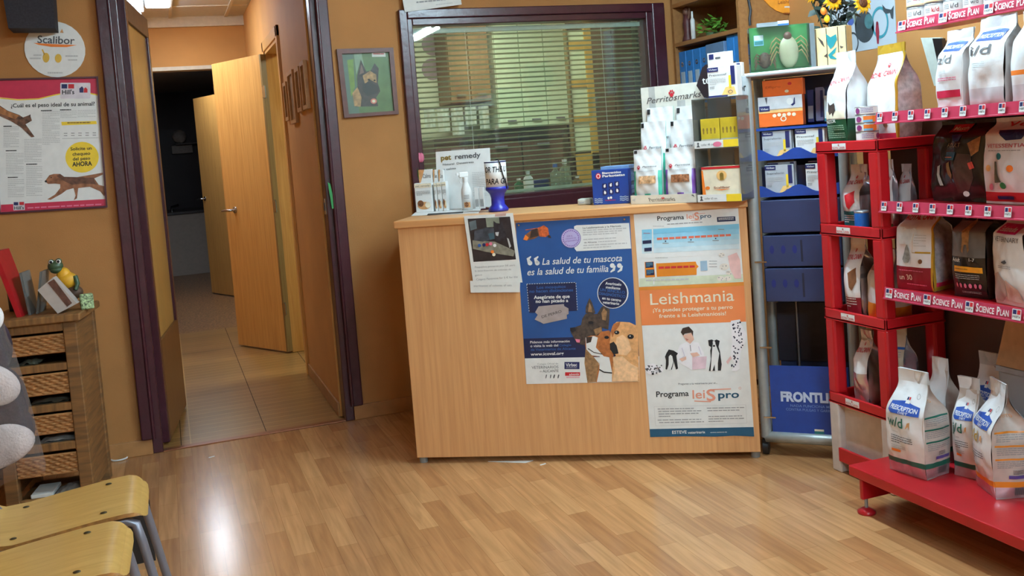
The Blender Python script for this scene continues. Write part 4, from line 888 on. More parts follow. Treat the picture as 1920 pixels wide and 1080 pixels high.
def sub(x0, x1, back, z0, h, d, m, art, label, name='collar_carton', group='flea collar cartons in the acrylic stand', lean=0):
    Fq = Face(AF.P + AF.b * back + AF.t * (AW * x0), AF.P + AF.b * back + AF.t * (AW * x1), lean); Fq.P.z = AF.P.z + z0; return carton(name, label, 'carton', None, None, 0, 0, d, m, art, group, F=Fq, h=h)
sub(.10, .52, .03, zm + .001, .115, .05, M_YB, yart, 'mustard yellow carton, left of the upper tier of the acrylic stand'); sub(.54, .96, .03, zm + .001, .115, .05, M_YB, yart, 'mustard yellow carton, right of the upper tier of the acrylic stand')
sub(.18, .62, .085, .004, .135, .03, M_YB, yart, 'mustard yellow carton behind the cream carton on the lower tier'); sub(.64, .95, .085, .004, .125, .03, mat('charcoal_carton', (54, 50, 50), .5), None, 'dark carton behind the cream carton on the lower tier')
def scart(A):
    A.rect(0, .93, 1, 1, RED, 1).poly([(0, 0), (.1, 0), (.04, .9), (0, .9)], ORANGE, 1).ell(.52, .74, .13, .14, mat('apricot_print', (240, 190, 120), .5), 2).ell(.52, .76, .05, .06, mat('olive_print', (140, 112, 50)), 3).rect(.47, .60, .57, .76, mat('olive_print', (140, 112, 50)), 3)
    A.ell(.14, .38, .06, .05, ORANGE, 2).text('Scalibor', (.30, .35), (.72, .36), .065, mat('brown_ink', (140, 70, 30), .5), 2, .015).poly([(.28, .33), (.74, .335), (.5, .30)], ORANGE, 2)
    for k in range(6): A.ell(.08 + .17 * k, .07, .035, .035, mat('olive_print', (140, 112, 50)), 2, n=10)
sub(.10, .97, .012, .004, .135, .05, CREAM, scart, 'cream collar carton with a red top edge on the lower tier of the acrylic stand')
# cartons standing on top of the acrylic stand
def virb(title, grey=False):
    def f(A):
        A.rect(.0, .84, .38, .98, NAVY, 2).text('Virbac', (.05, .885), (.34, .885), .055, WHITE, 3, .012).text(title, (.06, .70), (.66, .70), .065, DGREY, 2, .006).lines(.06, .62, .62, .40, 4, LGREY, 2).lines(.06, .36, .22, .26, 2, GREYT, 2)
        A.rect(.80, .38, .94, .98, NAVY, 2).rect(.72, .14, .80, .68, YELLOW, 2).poly([(.45, .05), (.60, .30), (.74, .32), (.9, .3), (.96, .05)], mat('pale_orange_print', (246, 200, 120), .5, var=.03), 2).ell(.76, .14, .14, .11, mat('apricot_print', (240, 190, 120)), 3).ring(.76, .14, .08, .06, .02, DGREY, 4, 16).rect(0, 0, .66, .06, NAVY, 2)
    return f
TOPZ = AF.P.z + AH + .0005
def hang_tab(b, F, H):
    b.T = F.M(); b.box((.004, .001, H), (F.w - .012, .003, H + .055), WHITE, .001); b.T = None
    A = Art(); A.rect(.01, H + .03, .03, H + .05, NAVY, 1).rrect(.036, H + .03, .058, H + .037, .003, DGREY, 1); A.put(b, lambda a_, z_, l: F.pt(a_, z_, l) - F.fn * .0012)
def fs(px, back): return AF.P + AF.b * back + AF.t * (onpl(px, 150, AF.P + AF.b * back, AF.n) - AF.P).dot(AF.t)
Fq = Face(fs(1327, .02), fs(1382, .02)); Fq.P.z = TOPZ
carton('parasite_carton', 'white and navy carton with a hanging tab on top of the acrylic stand', 'carton', None, None, 0, 0, .05, WHITE, virb('Preventef'), F=Fq, h=Fq.h(124), extra=hang_tab)
Fq = Face(fs(1346, .078), fs(1392, .078)); Fq.P.z = TOPZ
carton('parasite_carton', 'second white carton just behind the tabbed carton on the acrylic stand', 'carton', None, None, 0, 0, .026, WHITE, virb('Preventef'), F=Fq, h=Fq.h(119))
Fq = Face(fs(1305, .108), fs(1380, .108)); Fq.P.z = TOPZ; h_ = Fq.h(119)
M_CHAR = mat('charcoal_card', (36, 30, 36), .4, var=.05)
b = MB(); b.prism([(0, h_ * .42), (.03, h_ * .05), (.06, 0), (Fq.w, 0), (Fq.w, h_), (.045, h_), (.03, h_ * .92)], Fq.P, Fq.t, (0, 0, 1), Fq.b * .010, M_CHAR)
A = Art(); A.text('te', (.028, h_ * .44), (.06, h_ * .45), .03, WHITE, 2, .01); A.put(b, lambda a_, z_, l: Fq.pt(a_, z_, l)); top(b, 'hexagonal_card', 'black hexagonal card with white letters behind the cartons on the acrylic stand', 'sign', fix=False)
Fq = Face(fs(1385, .0708), fs(1399, .0708)); Fq.P.z = TOPZ
carton('white_card', 'small white card with dark letters at the right edge of the acrylic stand top', 'card', None, None, 0, 0, .004, mat('grey_white_card', (170, 176, 180), .5), (lambda A: A.text('or', (.1, .2), (.95, .22), .4, INK, 2, .02)), F=Fq, h=.075)
Fq = Face(TF.P + TF.b * .178 + TF.t * (TW * .98), TF.P + TF.b * .178 + TF.t * (TW * .98 + .10)); Fq.P.z = ON
carton('grey_panel', 'dark grey blue panel standing between treat display and acrylic stand', 'panel', None, None, 0, 0, .012, mat('slate_panel', (74, 88, 104), .5), F=Fq, h=Fq.h(158))

# ================================================================== on the back wall
def wl(x, y): q = ony(x, y, YW); return (q.x, q.z)
def wfn(off=.001): return lambda x, z, l: Vector((x, YW - off - .0004 * l, z))
def framed(name, label, cat, outer, inner, fm, depth=.018):
    o_ = [Vector(wl(*p)) for p in outer]; i_ = [Vector(wl(*p)) for p in inner]; c = sum(o_, Vector((0, 0))) / 4
    o = thing(name, label, cat, (c.x, YW, min(q.y for q in o_))); b = MB(); b.T = Matrix.Translation((-c.x, -YW, -min(q.y for q in o_)))
    for k in range(4):
        a, e, f, g = o_[k], o_[(k + 1) % 4], i_[(k + 1) % 4], i_[k]; P = [a, e, f, g]
        vs = [Vector((q.x, YW - depth, q.y)) for q in P] + [Vector((q.x, YW, q.y)) for q in P]
        b.add(vs, [(0, 1, 2, 3), (0, 4, 5, 1), (2, 6, 7, 3), (1, 5, 6, 2), (3, 7, 4, 0)], fm)
    b.obj('frame', o); return o, b.T, i_
o, T, i_ = framed('framed_photo', 'framed photo of a German shepherd dog hung between doorway and window', 'picture', ((630, 92.6), (736, 90), (746.5, 214), (644.5, 221.5)), ((640, 101.5), (728.5, 98), (738, 208), (653, 214)), mat('mahogany_frame', (92, 48, 36), .4, var=.1))
b = MB(); b.T = T; A = yd(crop(600, 0, 2.571, wl)); b.add([Vector((q.x, YW - .003, q.y)) for q in i_], [(0, 1, 2, 3)], mat('photo_grass_green', (96, 124, 78), .3, var=.1, scale=20))
A.poly([(103, 262), (160, 258), (190, 548), (135, 551)], mat('photo_slate_green', (92, 116, 104), .3, var=.06), 1).poly([(130, 290), (160, 285), (168, 420), (150, 470)], mat('photo_lime', (120, 150, 66), .3, var=.1), 2)
SHD = mat('photo_shepherd_dark', (62, 54, 56), .35, var=.25, scale=60); SHT = mat('photo_shepherd_tan', (176, 136, 92), .35, var=.2, scale=60)
A.poly([(178, 370), (196, 288), (222, 345), (245, 340), (262, 305), (282, 330), (278, 400), (290, 440), (270, 470), (280, 512), (170, 515), (155, 450), (180, 420)], SHD, 3)
A.poly([(205, 365), (240, 342), (270, 360), (272, 400), (240, 385), (215, 405)], SHT, 4).poly([(155, 450), (180, 420), (200, 470), (195, 515), (165, 512)], SHT, 4).poly([(205, 405), (240, 395), (285, 420), (275, 450), (230, 462), (205, 440)], mat('photo_muzzle', (40, 38, 44), .35, var=.1), 5)
A.ell(235, 385, 6, 5, INK, 6).ell(262, 388, 5, 4, INK, 6).poly([(190, 360), (198, 310), (212, 350)], mat('photo_inner_ear', (128, 100, 96), .4), 5).ell(258, 488, 15, 13, mat('photo_tag_pink', (214, 120, 108), .4), 6).ell(258, 488, 8, 7, CREAM, 7).poly([(248, 252), (313, 249), (316, 274), (250, 275)], WHITE, 4)
A.lines(256, 258, 308, 268, 1, RED, 5); A.poly([(162, 258), (200, 256), (215, 340), (195, 290), (175, 360)], mat('photo_sheen', (140, 164, 140), .3), 2)
A.put(b, lambda x, z, l: Vector((x, YW - .003 - .0004 * l, z))); b.obj('photo', o, fix=False)
b = MB(); b.T = T; b.add([Vector((q.x, YW - .010, q.y)) for q in i_], [(0, 1, 2, 3)], M_GLASS); b.obj('glass', o, fix=False)

# weight chart poster in a thin maroon frame
cs = crop(0, 0, 4.154, wl); cpx = lambda x, y: (x / 4.154, y / 4.154)
o, T, i_ = framed('framed_poster', 'framed pet weight chart with a leaping cat and a running dog', 'poster', [(-16, 148), (184, 143.5), (202, 389), (-2, 402)], [(-12.5, 151.5), (181, 147), (198.5, 385.5), (1.5, 398)], mat('maroon_frame', (74, 22, 36), .4), .012)
b = MB(); b.T = T; b.add([Vector((q.x, YW - .003, q.y)) for q in i_], [(0, 1, 2, 3)], WHITE); A = yd(cs)
A.poly([(-52, 629), (752, 610), (768, 738), (650, 712), (560, 712), (430, 735), (300, 766), (140, 772), (0, 758), (-44, 742)], CRIM, 1)
A.line([(-44, 750), (0, 764), (140, 778), (300, 771), (430, 740), (560, 717), (650, 717), (768, 742)], 9, YELLOW, 2)
A.rrect(470, 645, 705, 768, 10, mat('pale_logo_panel', (214, 206, 214), .5), 3).rect(480, 656, 524, 690, NAVY, 4).rect(532, 656, 578, 690, RED, 4).text("Hill's", (484, 735), (580, 733), 34, INK, 4, .02).poly([(620, 722), (618, 690), (640, 672), (652, 690), (650, 722)], NAVY, 4).poly([(652, 722), (655, 690), (668, 680), (682, 695), (682, 722)], RED, 4)
A.text('¿Cuál es el peso ideal de su animal?', (86, 838), (738, 822), 30, INK, 2, .016)
YO = 664.6
A.poly([(-45, 815), (0, 822), (60, 862), (150, 895), (180, 915), (235, 895), (250, 940), (215, 960), (200, 968), (270, 1065), (245, 1070), (165, 992), (80, 940), (0, 905), (-42, 880)], mat('tortoiseshell_fur', (104, 70, 52), .6, var=.4, scale=45), 3)
A.poly([(0, 830), (60, 865), (150, 900), (120, 930), (40, 900), (0, 885)], mat('ginger_fur', (168, 110, 66), .6, var=.2, scale=50), 4).poly([(225, 900), (238, 890), (240, 910)], DBROWN, 4)
for x0, y0, x1, y1, n in ((28, 320, 150, 490, 13), (48, 530, 185, 700, 13), (62, 735, 190, 880, 10), (190, 420, 325, 605, 14), (205, 632, 330, 870, 17), (330, 205, 468, 470, 20), (470, 200, 600, 262, 5), (605, 195, 745, 255, 5)): A.lines(x0, YO + y0, x1, YO + y1, n, LGREY, 2, .35, -.02)
for x0, y0, x1 in ((28, 322, 92), (46, 512, 130), (62, 720, 140), (205, 617, 290), (320, 200, 405), (468, 194, 555)): A.lines(x0, YO + y0 - 6, x1, YO + y0 + 4, 1, INK, 3, .8, -.02)
A.poly([(478, YO + 285), (750, YO + 278), (755, YO + 302), (482, YO + 312)], YELLOW, 2); A.lines(525, YO + 288, 705, YO + 300, 1, mat('olive_print', (140, 112, 50)), 3, .8, -.02)
for k in range(5): A.lines(498 + 56 * k, YO + 372 - k, 525 + 56 * k, YO + 408 - k, 2, DGREY, 3, .25)
A.line([(485, YO + 415), (768, YO + 408)], 3, GREYT, 2)
A.ell(640, YO + 560, 130, 120, YELLOW, 3).text('Solicite un', (550, YO + 508), (715, YO + 500), 24, INK, 4, .02).text('chequeo', (566, YO + 548), (704, YO + 540), 24, INK, 4, .02).text('del peso', (568, YO + 586), (704, YO + 578), 24, INK, 4, .02).text('AHORA', (564, YO + 632), (718, YO + 624), 34, INK, 4, .03)
A.poly([(352, YO + 745), (385, YO + 700), (420, YO + 690), (470, YO + 690), (500, YO + 712), (600, YO + 715), (720, YO + 695), (800, YO + 680), (802, YO + 695), (735, YO + 725), (770, YO + 775), (810, YO + 785), (818, YO + 850), (812, YO + 865), (780, YO + 825), (700, YO + 790), (610, YO + 800), (600, YO + 880), (575, YO + 895), (590, YO + 860), (575, YO + 800), (520, YO + 815), (480, YO + 845), (395, YO + 892), (368, YO + 888), (430, YO + 850), (470, YO + 800), (470, YO + 770), (430, YO + 765), (375, YO + 768)], mat('red_brown_fur', (142, 92, 64), .6, var=.2, scale=50), 3)
A.poly([(470, YO + 690), (500, YO + 712), (600, YO + 715), (730, YO + 720), (745, YO + 770), (640, YO + 765), (560, YO + 775), (500, YO + 745), (440, YO + 705)], mat('umber_fur', (104, 66, 50), .6, var=.2, scale=50), 4).ell(358, YO + 748, 9, 8, INK, 4).ell(400, YO + 718, 5, 4, INK, 4)
A.poly([(8, YO + 930), (825, YO + 885), (832, YO + 940), (6, YO + 988)], CRIM, 2).poly([(103, YO + 908), (192, YO + 904), (195, YO + 970), (106, YO + 974)], mat('pale_logo_panel', (214, 206, 214)), 3).rect(108, YO + 910, 143, YO + 934, NAVY, 4).rect(152, YO + 908, 188, YO + 932, RED, 4).text("Hill's", (112, YO + 967), (188, YO + 964), 24, INK, 4, .015)
A.lines(215, YO + 950, 790, YO + 964, 1, PINK, 3, .7, -.05); A.put(b, lambda x, z, l: Vector((x, YW - .003 - .0004 * l, z))); b.obj('print', o, fix=False)

# round sign
b = MB(); c2 = ony(430 / 4.154, 385 / 4.154, YW); rr = ony(665 / 4.154, 385 / 4.154, YW).x - c2.x
disc(b, Vector((c2.x, YW - .004, c2.z)), rr, WHITE, n=(0, 1, 0), t=.004); A = yd(cs)
A.text('Scalibor', (292, 335), (582, 345), 58, DGREY, 3, .012).poly([(262, 335), (430, 345), (600, 352), (520, 368), (400, 366), (300, 350)], ORANGE, 2)
for x in (382, 432, 482): A.poly([(x - 14, 255), (x + 14, 258), (x + 2, 225)], TAN, 2)
A.ell(360, 450, 26, 38, mat('ochre_print', (220, 178, 70), .5, var=.05), 2).ell(455, 455, 26, 34, mat('ochre_print', (220, 178, 70)), 2).line([(330, 385), (348, 425)], 10, mat('ochre_print', (220, 178, 70)), 2)
for x0, y0, x1 in ((262, 425, 325), (232, 450, 318), (510, 432, 608), (530, 462, 604), (372, 562, 490)): A.lines(x0, y0, x1, y0 + 14, 1, LGREY, 2, .8)
A.put(b, lambda x, z, l: Vector((x, YW - .0045 - .0004 * l, z))); top(b, 'round_sign', 'round white sign with an orange stroke above the framed weight chart', 'sign', fix=False)
# dark wall speaker at the very top left
a = ony(5, 0, 4.80); e = ony(101, 0, 4.80); zb = ony(50, 53, 4.8).z
b = MB()
def spk(u, v): x = a.x + (e.x - a.x) * u; return None
b.prism([(a.x + .012, zb), (e.x - .006, zb - .006), (e.x + .006, zb + .30), (a.x - .004, zb + .30)], (0, 4.78, 0), (1, 0, 0), (0, 0, 1), (0, .16, 0), mat('charcoal_speaker', (40, 38, 46), .8, var=.15, scale=120))
b.box((a.x + .07, 4.93, zb + .08), (a.x + .13, YW, zb + .16), BLACKP); top(b, 'wall_speaker', 'charcoal box mounted on the wall above the round white sign', 'speaker')
# notice taped over the window's top left corner
b = MB(); P4 = [(747, -24), (756, 25), (862, 10.5), (856, -30)]; nf = lambda x, z, l: Vector((x, YW - .036 - .0004 * l, z)); q = [nf(*wl(*p), 0) for p in P4]
b.add(q + [v + Vector((0, .0012, 0)) for v in q], [(0, 1, 2, 3), (7, 6, 5, 4), (0, 4, 5, 1), (1, 5, 6, 2), (2, 6, 7, 3), (3, 7, 4, 0)], PAPER); A = yd(crop(700, 0, 5.4, wl))
A.lines(310, -2, 630, 14, 1, GREYT, 2, .9, -.06); A.lines(418, 28, 720, 44, 1, GREYT, 2, .95, -.1); A.lines(615, 56, 780, 66, 1, LGREY, 2, .8, -.12); A.lines(320, -50, 760, -20, 2, GREYT, 2, .5, -.08); A.put(b, nf)
top(b, 'notice', 'white notice taped over the top left corner of the window frame', 'notice', fix=False)
# green tape and strike plate on the right jamb
x_, z_ = wl(615, 341); x2, z2 = wl(617, 391)
b = MB().prism([(x_ - .008, z_), (x_ + .004, z_ - .01), (x_ + .022, z2), (x_ + .002, z2)], (0, YW - .0375, 0), (1, 0, 0), (0, 0, 1), (0, .0015, 0), mat('green_tape', (40, 140, 70), .4)); top(b, 'tape_strip', 'green strip of tape on the right door jamb', 'tape')
b = MB().box((DX1 - .0035, 4.975, 1.07), (DX1 - .0005, 5.03, 1.15), CHROME, .001).box((DX1 - .006, 4.99, 1.09), (DX1 - .003, 5.015, 1.13), DGREY); top(b, 'strike_plate', 'metal strike plate let into the right door jamb', 'strike plate')
# small pictures on the corridor wall
for y0, y1, z0, z1, lb in ((5.93, 6.07, 1.60, 1.83, 'farthest of the pale framed pictures along the corridor wall'), (5.60, 5.84, 1.57, 1.87, 'largest pale framed picture on the corridor wall, second from the far end'), (5.33, 5.50, 1.62, 1.86, 'dark framed picture on the corridor wall, third from the far end'), (5.12, 5.27, 1.62, 1.87, 'picture on the corridor wall nearest the doorway')):
    o = thing('corridor_picture', lb, 'picture', (.752, (y0 + y1) / 2, z0), 0, 'pictures along the corridor wall'); w = (y1 - y0) / 2; h = z1 - z0; t = .022
    b = MB(); fm = wood('pale_picture_wood', (196, 148, 92), (176, 126, 74), (20, 20, 20), .5)
    b.box((-.02, -w, 0), (0, w, t), fm).box((-.02, -w, h - t), (0, w, h), fm).box((-.02, -w, t), (0, -w + t, h - t), fm).box((-.02, w - t, t), (0, w, h - t), fm).obj('frame', o)
    MB().box((-.008, -w + t, t), (-.002, w - t, h - t), mat('dim_sepia_picture', (150, 112, 72), .5, var=.2, scale=14)).obj('picture', o)
# far dark washroom: tub, tap, shelf
o = thing('washing_tub', 'pale grey washing tub at the dark far end of the corridor', 'tub', (.20, 13.55, 0)); zt = ony(345, 396, 13.2).z
MB().box((-.50, -.35, 0), (.5, .7, zt - .04), mat('grey_tub', (176, 166, 156), .5, var=.03)).obj('body', o); MB().box((-.51, -.37, zt - .04), (.51, .71, zt), mat('dark_steel_rim', (60, 58, 62), .3, metal=.5), .01).obj('rim', o)
p = ony(322, 388, 13.3); MB().tube([(p.x - .20, -.2, zt), (p.x - .20, -.2, zt + .06), (p.x - .12, -.24, zt + .08)], .018, CHROME).obj('tap', o)
p = ony(352, 268, 14.4); b = MB().box((p.x - .16, 14.32, p.z - .02), (p.x + .4, 14.5, p.z), mat('grey_shelf', (110, 100, 100), .5)); top(b, 'wall_shelf', 'small grey shelf on the dark wall at the far end of the corridor', 'shelf')
b = MB(); b.ell((ony(336, 254, 14.4).x, 14.40, p.z + .0955), (.095, .06, .095), mat('dull_white_plastic', (196, 184, 176), .5)); top(b, 'round_bowl', 'round whitish bowl leaning on the far dark shelf', 'bowl')
b = MB().box((p.x + .15, 14.36, p.z + .001), (p.x + .26, 14.44, p.z + .09), mat('dull_grey_plastic', (140, 130, 126), .5), .01); top(b, 'toiletry_box', 'small greyish box beside the round bowl on the far shelf', 'box')
q = ony(342, 280, 14.4); b = MB().box((q.x - .14, 14.42, q.z - .06), (q.x + .14, 14.5, q.z + .06), mat('dull_white_plastic', (196, 184, 176)), .01); top(b, 'towel_dispenser', 'whitish wall dispenser under the far dark shelf', 'dispenser')
from mathutils import noise as _nz
# ================================================================== bookcase against the right wall
BX = 2.80; M_BC = wood('walnut_tan_bookcase', (158, 110, 62), (140, 94, 52), (30, 2, 30), .5)
o = thing('bookcase', 'tan wooden bookcase beside the window holding blue binders', 'bookcase', (BX, 4.265, 0)); D_ = XR - .005 - BX; W_ = 4.945 - 4.265
zu = onx(1264, 82, BX).z; zt = onx(1265, 14, BX).z; zl = onx(1275, 165, BX).z - .10
for y in (0, W_ - .02): MB().box((0, y, 0), (D_, y + .02, 2.55), M_BC).obj('side_panel', o)
MB().box((D_ - .01, .02, 0), (D_, W_ - .02, 2.55), M_BC).obj('back_panel', o)
for z in (.06, .55, 1.02, zl, zu, zt + .02, 2.53): MB().box((.0, .02, z - .022), (D_ - .01, W_ - .02, z), M_BC, .002).obj('shelf', o)
yb = 4.925
M_BIN = mat('binder_blue', (36, 122, 196), .45, var=.05)
def binder(y1, w, h, label, dx=.02, lab=True):
    h = min(h, zu - .022 - zl - .004)
    o = thing('ring_binder', label, 'binder', (BX + dx, y1 - w / 2, zl + .001), 0, 'blue binders on the bookcase shelf')
    MB().box((0, -w / 2 + .001, 0), (.24, w / 2 - .001, h), M_BIN, .004).obj('cover', o)
    if lab:
        MB().box((-.0012, -w * .30, h * .08), (0, w * .26, h * .62), mat('binder_label', (176, 196, 210), .5)).obj('spine_label', o)
        b = MB(); b.T = Matrix.Translation((-.0015, 0, h * .76)) @ Matrix.Rotation(PI / 2, 4, 'Y'); b.lathe([(.006, 0), (.013, 0), (.013, .002), (.006, .002)], CHROME, n=16); b.obj('finger_ring', o)
hb = onx(1275, 97, BX).z - zl
for k, lb in enumerate(('blue ring binder closest to the window', 'blue ring binder second from the window', 'blue ring binder third from the window', 'blue ring binder fourth from the window, beside the grey file box')): binder(yb - .078 * k, .076, hb, lb)
b = MB().box((BX + .005, yb - .078 * 4 - .185, zl + .001), (BX + .24, yb - .078 * 4 - .004, zl + hb + .005), mat('grey_blue_file_box', (92, 122, 158), .5), .004); top(b, 'file_box', 'grey blue file box between the blue binders on the bookcase', 'box')
binder(yb - .078 * 4 - .187, .07, hb + .035, 'taller plain blue binder right of the grey file box', lab=False); binder(yb - .078 * 4 - .259, .05, hb + .03, 'plain blue binder at the near end of the bookcase shelf', lab=False)
# ornaments on the upper shelf
p = onx(1285, 70, BX + .06); o = thing('figurine', 'small dark red and brown figurine on the upper bookcase shelf', 'figurine', (BX + .06, p.y - .03, zu + .001)); h = .21
MB().lathe([(0, 0), (.035, 0), (.03, .02), (.02, .05), (.026, .10), (.018, .15), (0, .155)], mat('dark_red_resin', (84, 40, 40), .5, var=.1)).obj('body', o)
MB().ell((0, 0, .172), (.02, .02, .024), mat('brown_resin', (120, 84, 70), .5)).obj('head', o)
for s in (-1, 1): MB().tube([(0, s * .018, .13), (0, s * .030, .15), (0, s * .033, .185)], .007, mat('brown_resin', (120, 84, 70))).obj('arm', o)
p = onx(1295, 65, BX + .05); o = thing('tube_bottle', 'thin white and teal bottle beside the figurine on the bookcase', 'bottle', (BX + .05, p.y - .028, zu + .001))
MB().lathe([(0, 0), (.013, 0), (.013, .11), (.006, .125), (0, .126)], WHITE, n=18, mf=lambda i: TEAL if i == 3 else WHITE).obj('body', o); MB().cyl((0, 0, .124), (0, 0, .16), .006, WHITE, 12).obj('cap', o)
p = onx(1315, 60, BX + .09); o = thing('potted_plant', 'small leafy green plant on the upper bookcase shelf', 'plant', (BX + .12, p.y - .065, zu + .001)); b = MB(); r2 = random.Random(5)
MB().lathe([(0, 0), (.03, 0), (.036, .03), (.032, .03), (0, .026)], mat('moss_pot', (70, 96, 58), .5)).obj('pot', o)
for k in range(70):
    c = Vector((r2.uniform(-.045, .06), r2.uniform(-.075, .075), .055 + r2.uniform(-.025, .05))); t = Vector((r2.uniform(-1, 1), r2.uniform(-1, 1), r2.uniform(-.3, 1))).normalized(); s = t.orthogonal().normalized()
    b.add([c, c + t * .02 + s * .009, c + t * .042, c + t * .02 - s * .009], [(0, 1, 2, 3)], mat('bright_leaf', (96, 150, 50), .5, var=.15))
b.obj('leaves', o, fix=False)
# orange round sign and dangling cord on the bookcase end panel
def en(x, y): q = ony(x, y, 4.262); return (q.x, q.z)
c2 = ony(1478, -47, 4.262); b = MB(); disc(b, Vector((c2.x, 4.258, c2.z)), .20, mat('orange_card_disc', (232, 150, 46), .5, var=.04), n=(0, 1, 0), t=.004); A = yd(en)
A.text('Leishmaniosis', (1458, 8), (1508, 4), 7, mat('brown_ink', (140, 70, 30)), 2, .005); A.lines(1470, 12, 1500, 15, 1, WHITE, 2, .9); A.lines(1468, 24, 1492, 27, 1, mat('brown_ink', (140, 70, 30)), 2, .9)
A.put(b, lambda x, z, l: Vector((x, 4.2575 - .0004 * l, z))); top(b, 'round_sign', 'orange round sign on the end of the bookcase above the tick display', 'sign', fix=False)
b = MB().tube([Vector((en(x, y)[0], 4.255, en(x, y)[1])) for x, y in ((1401, -60), (1402, 0), (1406, 20), (1404, 36), (1405, 48))], .007, mat('black_cord', (36, 40, 46), .5)); top(b, 'cord', 'dark cord hanging down the end of the bookcase', 'cord')
# poster with circles on the right wall
def rw(x, y): q = onx(x, y, XR); return (-q.y, q.z)
b = MB(); y0, y1 = onx(1555, 60, XR).y, onx(1681, 60, XR).y; z0, z1 = onx(1590, 100, XR).z, 2.12
b.box((XR - .002, y1, z0), (XR - .0003, y0, z1), mat('pale_grey_poster', (168, 176, 184), .45, var=.05, scale=4)); A = yd(rw); DG = mat('dark_slate_print', (52, 60, 66), .5, var=.15, scale=12)
A.ell(1622, 50, 18, 30, DG, 2).ell(1630, 40, 8, 14, mat('dim_teal_print', (60, 100, 104), .5, var=.15), 3).ring(1651, 42, 16, 30, 3, mat('steel_teal_print', (52, 128, 142), .5), 2, 40)
A.poly([(1655, 8), (1662, 16), (1672, 18), (1677, 10), (1676, 36), (1672, 34), (1670, 24), (1662, 26), (1658, 22)], DG, 3).poly([(1644, 44), (1648, 44), (1650, 60), (1649, 82), (1646, 82), (1643, 58)], mat('dark_red_print', (130, 36, 52), .5), 4).ell(1646, 43, 2, 3, mat('dark_red_print', (130, 36, 52)), 4)
A.ring(1600, 80, 11, 20, 2, DG, 2, 24).poly([(1592, 60), (1596, 62), (1598, 95), (1594, 92)], DG, 3).ell(1596, 40, 6, 8, mat('slate_blue_print', (62, 84, 150), .5), 3).poly([(1594, 0), (1604, 2), (1608, 14), (1600, 22), (1592, 18)], DG, 2).ring(1580, 12, 8, 14, 1.5, DG, 2, 20)
A.poly([(1602, 16), (1608, 22), (1606, 50), (1600, 40)], mat('grey_leaf_print', (110, 126, 120), .5, var=.1), 2); A.put(b, lambda y, z, l: Vector((XR - .0025 - .0004 * l, -y, z))); top(b, 'poster', 'grey poster of circles and small figures on the right wall', 'poster', fix=False)

# ================================================================== tall silver display stand
SL = Vector((2.23, 3.375, 0)); SD = Vector((.7071, -.7071, 0)); SN = Vector((.7071, .7071, 0)); SW = .36; SRZ = -PI / 4
def st(x, y, dep=0.0): q = onpl(x, y, SL + SN * dep, SN) - SL; return (q.dot(SD), q.z)
M_TUBE = mat('silver_grey_tube', (166, 172, 172), .38, metal=.35, var=.04); M_DB = mat('deep_blue_board', (44, 56, 94), .45, var=.05, scale=10); M_DB2 = mat('display_blue', (30, 68, 152), .4, var=.04)
zb = .075; ztop = 1.562
o = thing('display_stand', 'tall silver tube display stand with blue trays on castors', 'display stand', tuple(SL), SRZ)
for s in (0, SW):
    MB().cyl((s, 0, zb), (s, 0, ztop - .015), .0215, M_TUBE, 20).obj('pole', o); MB().cyl((s, .26, zb), (s, .26, ztop - .015), .0215, M_TUBE, 20).obj('pole', o)
MB().box((-.035, -.03, ztop - .016), (SW + .035, .29, ztop), mat('pale_grey_top_board', (196, 200, 200), .45, var=.03), .006).obj('top_board', o)
MB().tube([(-.0, .26, zb), (-.004, .22, zb), (-.004, .04, zb), (0, 0, zb), (SW, 0, zb), (SW + .03, .04, zb), (SW + .03, .22, zb), (SW, .26, zb)], .0225, M_TUBE, 16, closed=True).obj('base_tube', o)
for s, y in ((-.005, .0), (SW, .0), (0, .26), (SW, .26)):
    w_ = MB().cyl((s - .011, y + .005, .028), (s + .011, y + .005, .028), .0275, BLACKP, 20).box((s - .014, y - .01, .03), (s + .014, y + .014, .065), BLACKP, .004).obj('castor', o)
MB().box((.03, .245, .10), (SW - .03, .255, ztop - .02), M_DB).obj('back_board', o)
def span(x0, y0, x1, y1, dep): a = st(x0, (y0 + y1) / 2, dep); e = st(x1, (y0 + y1) / 2, dep); return a[0], e[0], st((x0 + x1) / 2, y1, dep)[1], st((x0 + x1) / 2, y0, dep)[1]
sA, sB = .026, SW - .026
zs1 = st(1470, 236, .03)[1]; zr1 = st(1470, 297, .03)[1]; zr2 = st(1470, 366, .03)[1]
for z in (zs1 - .004,): MB().box((sA, .02, z - .01), (sB, .245, z), M_DB2).obj('shelf', o)
for zr in (zr1, zr2):
    b = MB(); hh = .035; N = 24; pts = [(sA, 0)] + [(sA + (sB - sA) * i / N, hh * (.75 + .55 * math.cos(4 * PI * (i / N)) * .8)) for i in range(N + 1)] + [(sB, 0)]
    b.prism(pts, (0, .02, zr), (1, 0, 0), (0, 0, 1), (0, .004, 0), M_DB2).box((sA, .02, zr - .004), (sB, .245, zr), M_DB2).obj('wave_front_tray', o)
    MB().box((sA, .085, zr), (sB, .089, zr + .115), M_DB).obj('tray_divider', o)
for (ya, yb2, hol) in ((374, 436, 0), (441, 500, 1), (503, 566, 2)):
    z1 = st(1480, ya, .02)[1]; z0 = st(1480, yb2, .02)[1]; b = MB().box((sA, .02, z0), (sB, .235, z1), M_DB, .004)
    A = Art()
    if hol:
        for k in range(3): A.ell(sA + .035 + .045 * k, z0 + (z1 - z0) * .55, .009, .017, mat('dark_blue_slot', (20, 34, 110), .6), 1)
        A.rect(sA + .148, z0 + .02, sA + .156, z1 - .02, mat('dark_slot', (22, 26, 48), .6), 1)
    A.put(b, lambda s, z, l: Vector((s, .0195 - .0004 * l, z))); b.obj('blue_compartment', o, fix=False)
z0, z1 = st(1500, 818, .0)[1], st(1500, 687, .0)[1]
